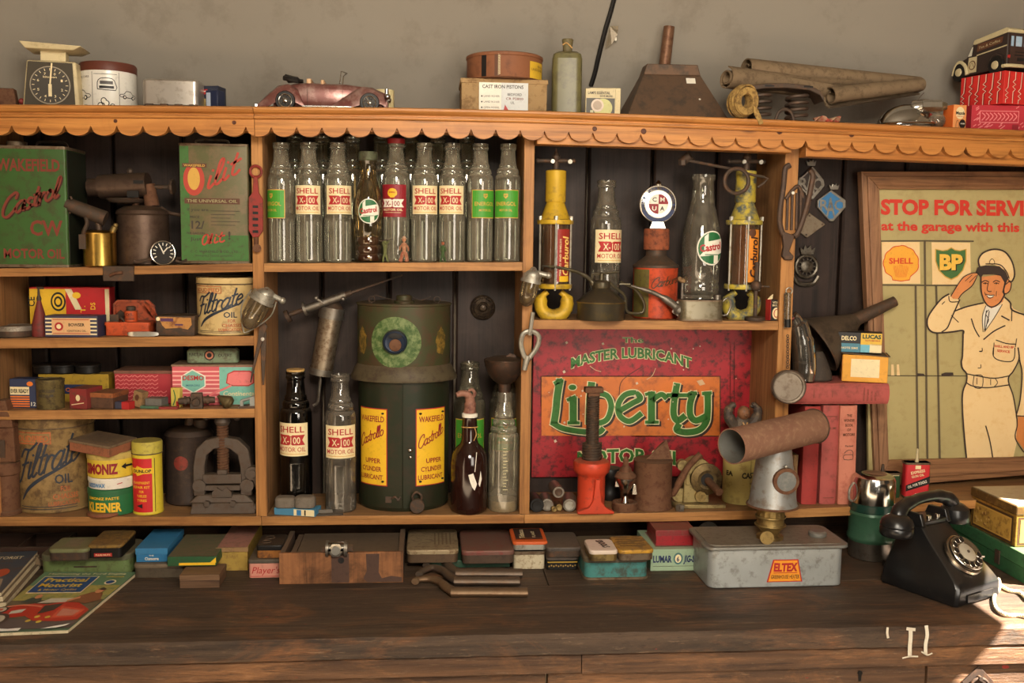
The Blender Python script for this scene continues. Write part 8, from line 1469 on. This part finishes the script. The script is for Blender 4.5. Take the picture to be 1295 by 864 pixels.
# telephone
t = T('rotary_telephone', 'black bakelite rotary dial telephone on the right end of the workbench', 'telephone', bp(1206, 767)+Vector((.075, .035, 0)), 27, tilt=None); KQ = t.k
m_bak = aged((20, 20, 21), (60, 56, 52), .12, .28, 0, 60, .05, .12, 10, .5)
W2 = 45
def sec(z, y0, y1, w): return [(-w, y0, z), (w, y0, z), (w, y1, z), (-w, y1, z)]
st = [(0, -4, 108, 45), (4, -6, 109, 45.5), (22, -6, 107, 44), (30, 0, 105, 41), (45, 16, 102, 37), (60, 34, 99, 33), (74, 50, 96, 29.5), (82, 58, 94, 28), (84, 60, 93, 27)]
rg = []
for z, y0, y1, w in st:
    c_ = 4; rg.append([(-w+c_, y0, z), (w-c_, y0, z), (w, y0+c_, z), (w, y1-c_, z), (w-c_, y1, z), (-w+c_, y1, z), (-w, y1-c_, z), (-w, y0+c_, z)])
t.part('body', MB().loft(rg), m_bak, bev=.8, ang=50); t.part('drawer', MB().box(-27, 27, -8, -5, 4, 14), m_bak, bev=.6)
t.part('foot', MB().cyl(-36, 6, 0, 2, 4, 12).cyl(36, 6, 0, 2, 4, 12), m_black)
t.part('cradle', MB().hexa([(-24, 62, 82), (24, 62, 82), (24, 92, 82), (-24, 92, 82), (-26, 60, 90), (26, 60, 90), (26, 94, 90), (-26, 94, 90)]).box(-30, -22, 58, 96, 84, 100, 1, 6).box(22, 30, 58, 96, 84, 100, 1, 6), m_bak, bev=1.2)
dn = Vector((0, -45, 46)).normalized(); dc = Vector((0, 22, 51)); dc = dc+dn*2
t.part('dial_base', MB().lathe([(27, -1), (28, 2), (27, 5), (25, 6), (.1, 6)], *dc, 44, tuple(dn)), chrome((190, 184, 172), .25))
uu = Vector((1, 0, 0)); vv = dn.cross(uu)
d = Dec(m_plane(tuple(dc+dn*6.0), tuple(uu), tuple(vv))); m_dl = flat((176, 166, 148), .35)
d.ell('dial_ring', BLK, 0, 0, 24.4, 24.4, 0, 40)
dl_ = d.build(t)
fp = t.part('finger_plate', MB().lathe([(12, 7.2), (23.6, 7.2), (24.4, 8.2), (23.6, 9.2), (12, 9.2), (12, 7.2)], *dc, 40, tuple(dn), cap=False), chrome((196, 190, 178), .25))
for i in range(10):
    a_ = R(75+i*29); p_ = dc+dn*9.3+uu*18*cos(a_)+vv*18*sin(a_); t.part('finger_hole', MB().lathe([(4.2, 0), (4.2, .5), (.1, .5)], *p_, 16, tuple(dn)), m_black, fp); t.part('hole_rim', MB().ring(tuple(p_+dn*.5), 4.2, .5, tuple(dn), 16, 5), chrome(), fp)
t.part('dial_centre', MB().lathe([(12.4, 7), (12.4, 10), (11, 11), (.1, 11.4)], *dc, 30, tuple(dn)), m_dl); t.part('finger_stop', MB().tube([tuple(dc+uu*25-vv*10+dn*6), tuple(dc+uu*22-vv*11+dn*11), tuple(dc+uu*17-vv*10+dn*11)], 1.2, 6), chrome())
t.part('dial_screw', MB().sph(*(dc+dn*11.4), 2, 10), m_dark)
hy = 78; 
h_ = t.part('handset', MB().tube([(-58, hy-2, 92), (-52, hy, 104), (-36, hy+1, 111), (-10, hy+1, 115), (16, hy+1, 115), (40, hy+1, 111), (54, hy, 104), (60, hy-2, 92)], [9, 10, 9, 7.4, 7.4, 9, 10, 9], 16, 4), m_bak, ang=60)
t.part('mouthpiece', MB().lathe([(19, 74), (21, 77), (21, 84), (20, 86), (21, 88), (19, 95), (13, 100), (8, 102)], -60, hy-3, 0, 30), m_bak, h_); t.part('earpiece', MB().lathe([(19, 76), (20, 78), (20, 86), (18, 94), (12, 99), (8, 101)], 61, hy-3, 0, 30), m_bak, h_)
t.part('cradle_button', MB().cyl(-8, 66, 88, 95, 3, 12).cyl(10, 66, 88, 95, 3, 12), chrome())
q = lambda px, py: tuple((Matrix.Rotation(R(-27), 3, 'Z') @ (bp(px, py)-t.loc))/t.k+Vector((0, 0, 1.8)))
t.part('cord', MB().tube([q(1140, 725), q(1122, 722), q(1117, 712), q(1122, 706), q(1128, 704)], 1.7, 8), m_black)
# green metal box and the printed tin on it
g = Vector((1.587, -.275, BZ)); kq = KM(g); t = T('metal_box', 'long green painted metal box under the big printed tin at the right edge', 'box', g, k=kq)
t.part('base', MB().box(0, 110, 0, 190, 0, 20), aged((50, 96, 62), (42, 60, 44), .35, .4, .1), bev=1, smooth=False); t.part('lid', MB().box(-1.2, 111, -1.2, 191, 20, 38), aged((58, 106, 70), (46, 64, 48), .35, .4, .1), bev=1.4, smooth=False); t.part('hasp', MB().box(-3, -1.4, 60, 70, 8, 26), m_dark); gtop = g.z+38.5*kq
c1 = PZ(1283, 692, gtop); c2 = PZ(1227, 664, gtop); ln = (c2-c1).length/KM(c1); az = math.degrees(math.atan2((c2-c1).x, (c2-c1).y))
t = T('biscuit_tin', 'large gold and black printed biscuit tin with hinged lid on the green metal box', 'tin', c1, -az)
m_gt = aged((170, 132, 60), (60, 46, 28), .4, .35, .4, 50, .15, .1); m_gtl = aged((192, 180, 150), (150, 120, 80), .25, .4, .3, 40, .05, 0)
t.part('body', MB().box(0, 96, 0, ln, 0, 42), m_gt, bev=1.2, smooth=False); t.part('lid', MB().box(-1.6, 97.6, -1.6, ln+1.6, 41, 53), aged((96, 72, 40), (140, 110, 56), .4, .4, .3), bev=1.6, smooth=False); t.part('lid_top', MB().box(.5, 95.5, .5, ln-.5, 52.6, 53.8), m_gtl, bev=.6)
d = Dec(m_plane((-.2, ln, 0), (0, -1, 0), (0, 0, 1))); br = flat((70, 48, 28)); d.rect('dark_border', br, 4, 2, ln-5, 38); d.rect('gold_line', flat((190, 150, 70)), 7, 5, ln-8, 35, 1); d.rect('picture', aged((176, 140, 64), (120, 90, 44), .5), 9, 7, ln-10, 33, 2); r_ = random.Random(5)
for i in range(26): d.ell('flower_print', flat((196, 160, 90)) if i % 2 else flat((130, 90, 44)), r_.uniform(12, ln*.45), r_.uniform(9, 30), r_.uniform(1, 3), r_.uniform(1, 2.4), 3+(i % 2), 8)
d.build(t)
d = Dec(m_front(0, 0, 0)); d.rect('front_border', br, 3, 2, 92, 38); d.rect('front_picture', flat((176, 142, 70)), 6, 5, 89, 35, 1); d.build(t)
# rope
t = T('rope', 'short length of cream twisted rope curled on the sunlit bench corner', 'rope', bp(1262, 770)); m_rope = aged((214, 200, 168), (150, 130, 100), .4, .9, 0, 60, .4, 0)
pts = [Vector((bp(x, y)-t.loc))/t.k+Vector((0, 0, 2.6)) for x, y in ((1263, 734), (1264, 746), (1257, 758), (1260, 772), (1272, 780), (1290, 781), (1310, 786))]; pl2 = [Vector((bp(x, y)-t.loc))/t.k+Vector((0, 0, 2.6)) for x, y in ((1264, 742), (1276, 749), (1290, 752), (1300, 762))]
for pth in (pts, pl2):
    c = catmull(pth, 16)
    for ph in (0, 2.1, 4.2): t.part('strand', MB().tube([tuple(p+Vector((1.3*cos(i*.7+ph), .4*cos(i*.7+ph), 1.3*sin(i*.7+ph)))) for i, p in enumerate(c)], 1.35, 6, smooth=False), m_rope)
# ---------------------------------------------------------------- C spanners
m_sp = rusty((96, 84, 74), (104, 78, 58), .4, .5, .6, 50, .4, .35)
def cspan(label, y, xs, hook, mt=None):
    o = bp(xs[0], y, BZ); t = T('hook_spanner', label, 'spanner', o, 0, 'hook spanners on the bench')
    q = lambda px, py: tuple((bp(px, py)-o)/t.k+Vector((0, 0, 6.1)))
    t.part('handle', MB().tube([q(xs[0], y), q((xs[0]+xs[1])/2, y), q(xs[1], y)], [6.4, 6, 6.2], 12).xf(Matrix.Diagonal((1, 1.3, .9, 1))), mt or m_sp); t.part('hook', MB().tube([q(xs[0]+4, y), q(xs[0]-5, y-4), q(xs[0]-14, y-10), q(xs[0]-28, y-13), q(hook[0]+2, hook[1]-1), q(hook[0], hook[1]+1)], [6.4, 6, 5.2, 4.6, 4, 5], 12).xf(Matrix.Diagonal((1, 1.3, .9, 1))), mt or m_sp); return t
cspan('hook spanner farthest back of the three on the bench', 730, (576, 660), (539, 722))
cspan('middle hook spanner of the three on the bench', 740, (574, 657), (530, 733))
cspan('nearest and brownest hook spanner of the three on the bench', 754, (570, 667), (525, 743), rusty((120, 96, 72), (104, 74, 52), .4, .5, .5, 50, .4, .3))
# ---------------------------------------------------------------- magazines
def quadsheet(o, k, c, z0, z1): return MB().hexa([tuple(((p-o)/k)[:2])+(z0,) for p in c]+[tuple(((p-o)/k)[:2])+(z1,) for p in c])
m_paper = flat((206, 190, 156), .8, 0, .2, .25)
def mag(label, corners, z, th, cover):
    c = [bp(x, y) for x, y in corners]; o = sum(c, Vector())/4; o = Vector((o.x, o.y, BZ+z)); t = T('magazine', label, 'magazine', o); t.c = c
    t.part('pages', quadsheet(o, t.k, c, 0, th), m_paper, smooth=False); cc = [o+(Vector((p.x, p.y, o.z))-o)*1.008 for p in c]; t.part('cover', quadsheet(o, t.k, cc, th, th+.6), cover, smooth=False)
    def f(u, v, l): a = c[0]+(c[1]-c[0])*u; b = c[3]+(c[2]-c[3])*u; p = (b+(a-b)*v-o)/t.k; return (p.x, p.y, th+.75+.25*l)
    t.f = f; t.th = th; return t
mg = aged((92, 108, 84), (66, 76, 70), .3, .5, 0, 30, .02, 0)
bk_ = [(-62, 718), (48, 714), (2, 768), (-130, 775)]
z_ = 0
for i, (dx, lb) in enumerate(((6, 'lowest old magazine of the pile at the left bench edge, pages showing'), (2, 'middle old magazine of the pile at the left bench edge'))):
    t = mag(lb, [(x+dx, y) for x, y in bk_], z_, 6, aged((112, 96, 76), (84, 66, 50), .4)); z_ += 7*t.k
t = mag('topmost dark blue covered magazine of the pile at the left bench edge', bk_, z_, 4, aged((70, 76, 84), (90, 70, 56), .4, .5, 0, 30, .02, 0)); d = Dec(t.f); d.ell('red_oval', flat((180, 80, 50)), .82, .45, .08, .1, 1); d.text('lettering', CREAM, 'MOTORIST', .5, .8, .4, .07, 1, .01); d.poly('cover_art', flat((150, 130, 110)), [(.4, .1), (.95, .1), (.9, .3), (.6, .35), (.4, .25)], 1); d.build(t)
t = mag('front magazine with a red car painting and blue title panel on its green cover', [(57, 728), (173, 728), (86, 801), (-32, 806)], 0, 4, mg)
d = Dec(t.f)
d.rect('green_field', flat((98, 128, 96), .4), .0, .56, 1, 1, 1); d.rect('yellow_field', aged((186, 172, 84), (120, 140, 90), .5, .5), .0, .48, 1, .74, 2); d.rect('title_edge', CREAM, .06, .60, .66, .91, 3); d.rect('title_panel', flat((44, 76, 122), .4), .07, .612, .65, .898, 4)
ty = flat((214, 176, 60), .4); d.text('title', ty, 'Practical', .12, .80, .46, .075, 5, .03); d.text('title', ty, 'Motorist', .12, .705, .46, .07, 5, .03); d.text('title', ty, '& Motor Cyclist', .16, .64, .42, .035, 5, .01); d.text('heading', CREAM, 'Maintaining the Ford Engine', .08, .935, .84, .03, 5, .01)
d.ell('price_seal', CREAM, .85, .79, .06, .045, 4); d.ell('price_seal_centre', flat((44, 76, 122)), .85, .79, .045, .032, 5); d.text('heading', ty, 'SEPTEMBER', .74, .88, .2, .02, 5, .01)
rc = flat((178, 54, 40), .4); dk = flat((70, 58, 52), .4)
d.rect('painting_ground', aged((112, 96, 70), (80, 72, 60), .5), 0, .02, 1, .48, 3); d.poly('road', flat((92, 80, 76)), [(0, .02), (1, .02), (1, .12), (0, .2)], 4)
d.poly('car_body', rc, [(0, .30), (.12, .38), (.3, .42), (.45, .40), (.6, .44), (.78, .42), (.98, .30), (.98, .14), (.8, .12), (.5, .14), (.35, .22), (.2, .2), (.1, .16), (0, .18)], 5); d.poly('windscreen', flat((190, 180, 160)), [(.32, .42), (.42, .50), (.66, .50), (.62, .43)], 6); d.poly('interior', dk, [(.44, .38), (.62, .41), (.6, .30), (.46, .24)], 6); d.poly('door', flat((200, 84, 60)), [(.64, .36), (.94, .30), (.92, .18), (.66, .17)], 6); d.poly('door_panel', flat((190, 120, 100)), [(.68, .32), (.9, .28), (.88, .2), (.7, .2)], 7)
for cx, cy, r in ((.08, .16, .13), (.02, .32, .07)): d.ell('tyre', dk, cx, cy, r, r*.8, 7); d.ell('wheel', flat((180, 170, 150)), cx, cy, r*.7, r*.56, 8); d.ell('hub', rc, cx, cy, r*.25, r*.2, 9)
d.stroke('bonnet_line', flat((214, 120, 90)), [(.0, .36), (.2, .39), (.42, .36)], .02, 7); d.poly('grille', flat((190, 184, 170)), [(.14, .30), (.28, .33), (.27, .27), (.15, .25)], 7)
fl = flat((196, 130, 90)); d.poly('mechanic', flat((132, 84, 56)), [(.66, .44), (.7, .54), (.8, .60), (.92, .58), (.98, .46), (.86, .40)], 7); d.ell('mechanic_head', fl, .86, .62, .045, .045, 8); d.poly('mechanic_hair', dk, [(.82, .64), (.86, .68), (.91, .65), (.9, .62)], 9); d.poly('mechanic_arm', fl, [(.62, .46), (.72, .52), (.74, .49), (.64, .43)], 8); d.poly('helper', flat((70, 76, 66)), [(.12, .44), (.2, .52), (.32, .5), (.34, .43)], 6); d.ell('helper_head', fl, .26, .53, .035, .035, 7)
for x, y in ((.45, .14), (.5, .2), (.58, .12), (.62, .19)): d.ell('tool_print', flat((200, 170, 70)), x, y, .03, .02, 6, 8)
d.build(t)
d = Dec(t.f); d.poly('torn_white_edge', flat((232, 228, 218)), [(.02, -.02), (.0, .035), (.2, .03), (.34, .012), (.48, .02), (.48, -.02)], 10); d.poly('torn_white_edge', flat((232, 228, 218)), [(.7, -.005), (.82, .03), (.97, .06), (.95, .03), (.86, .0)], 10); d.build(t)
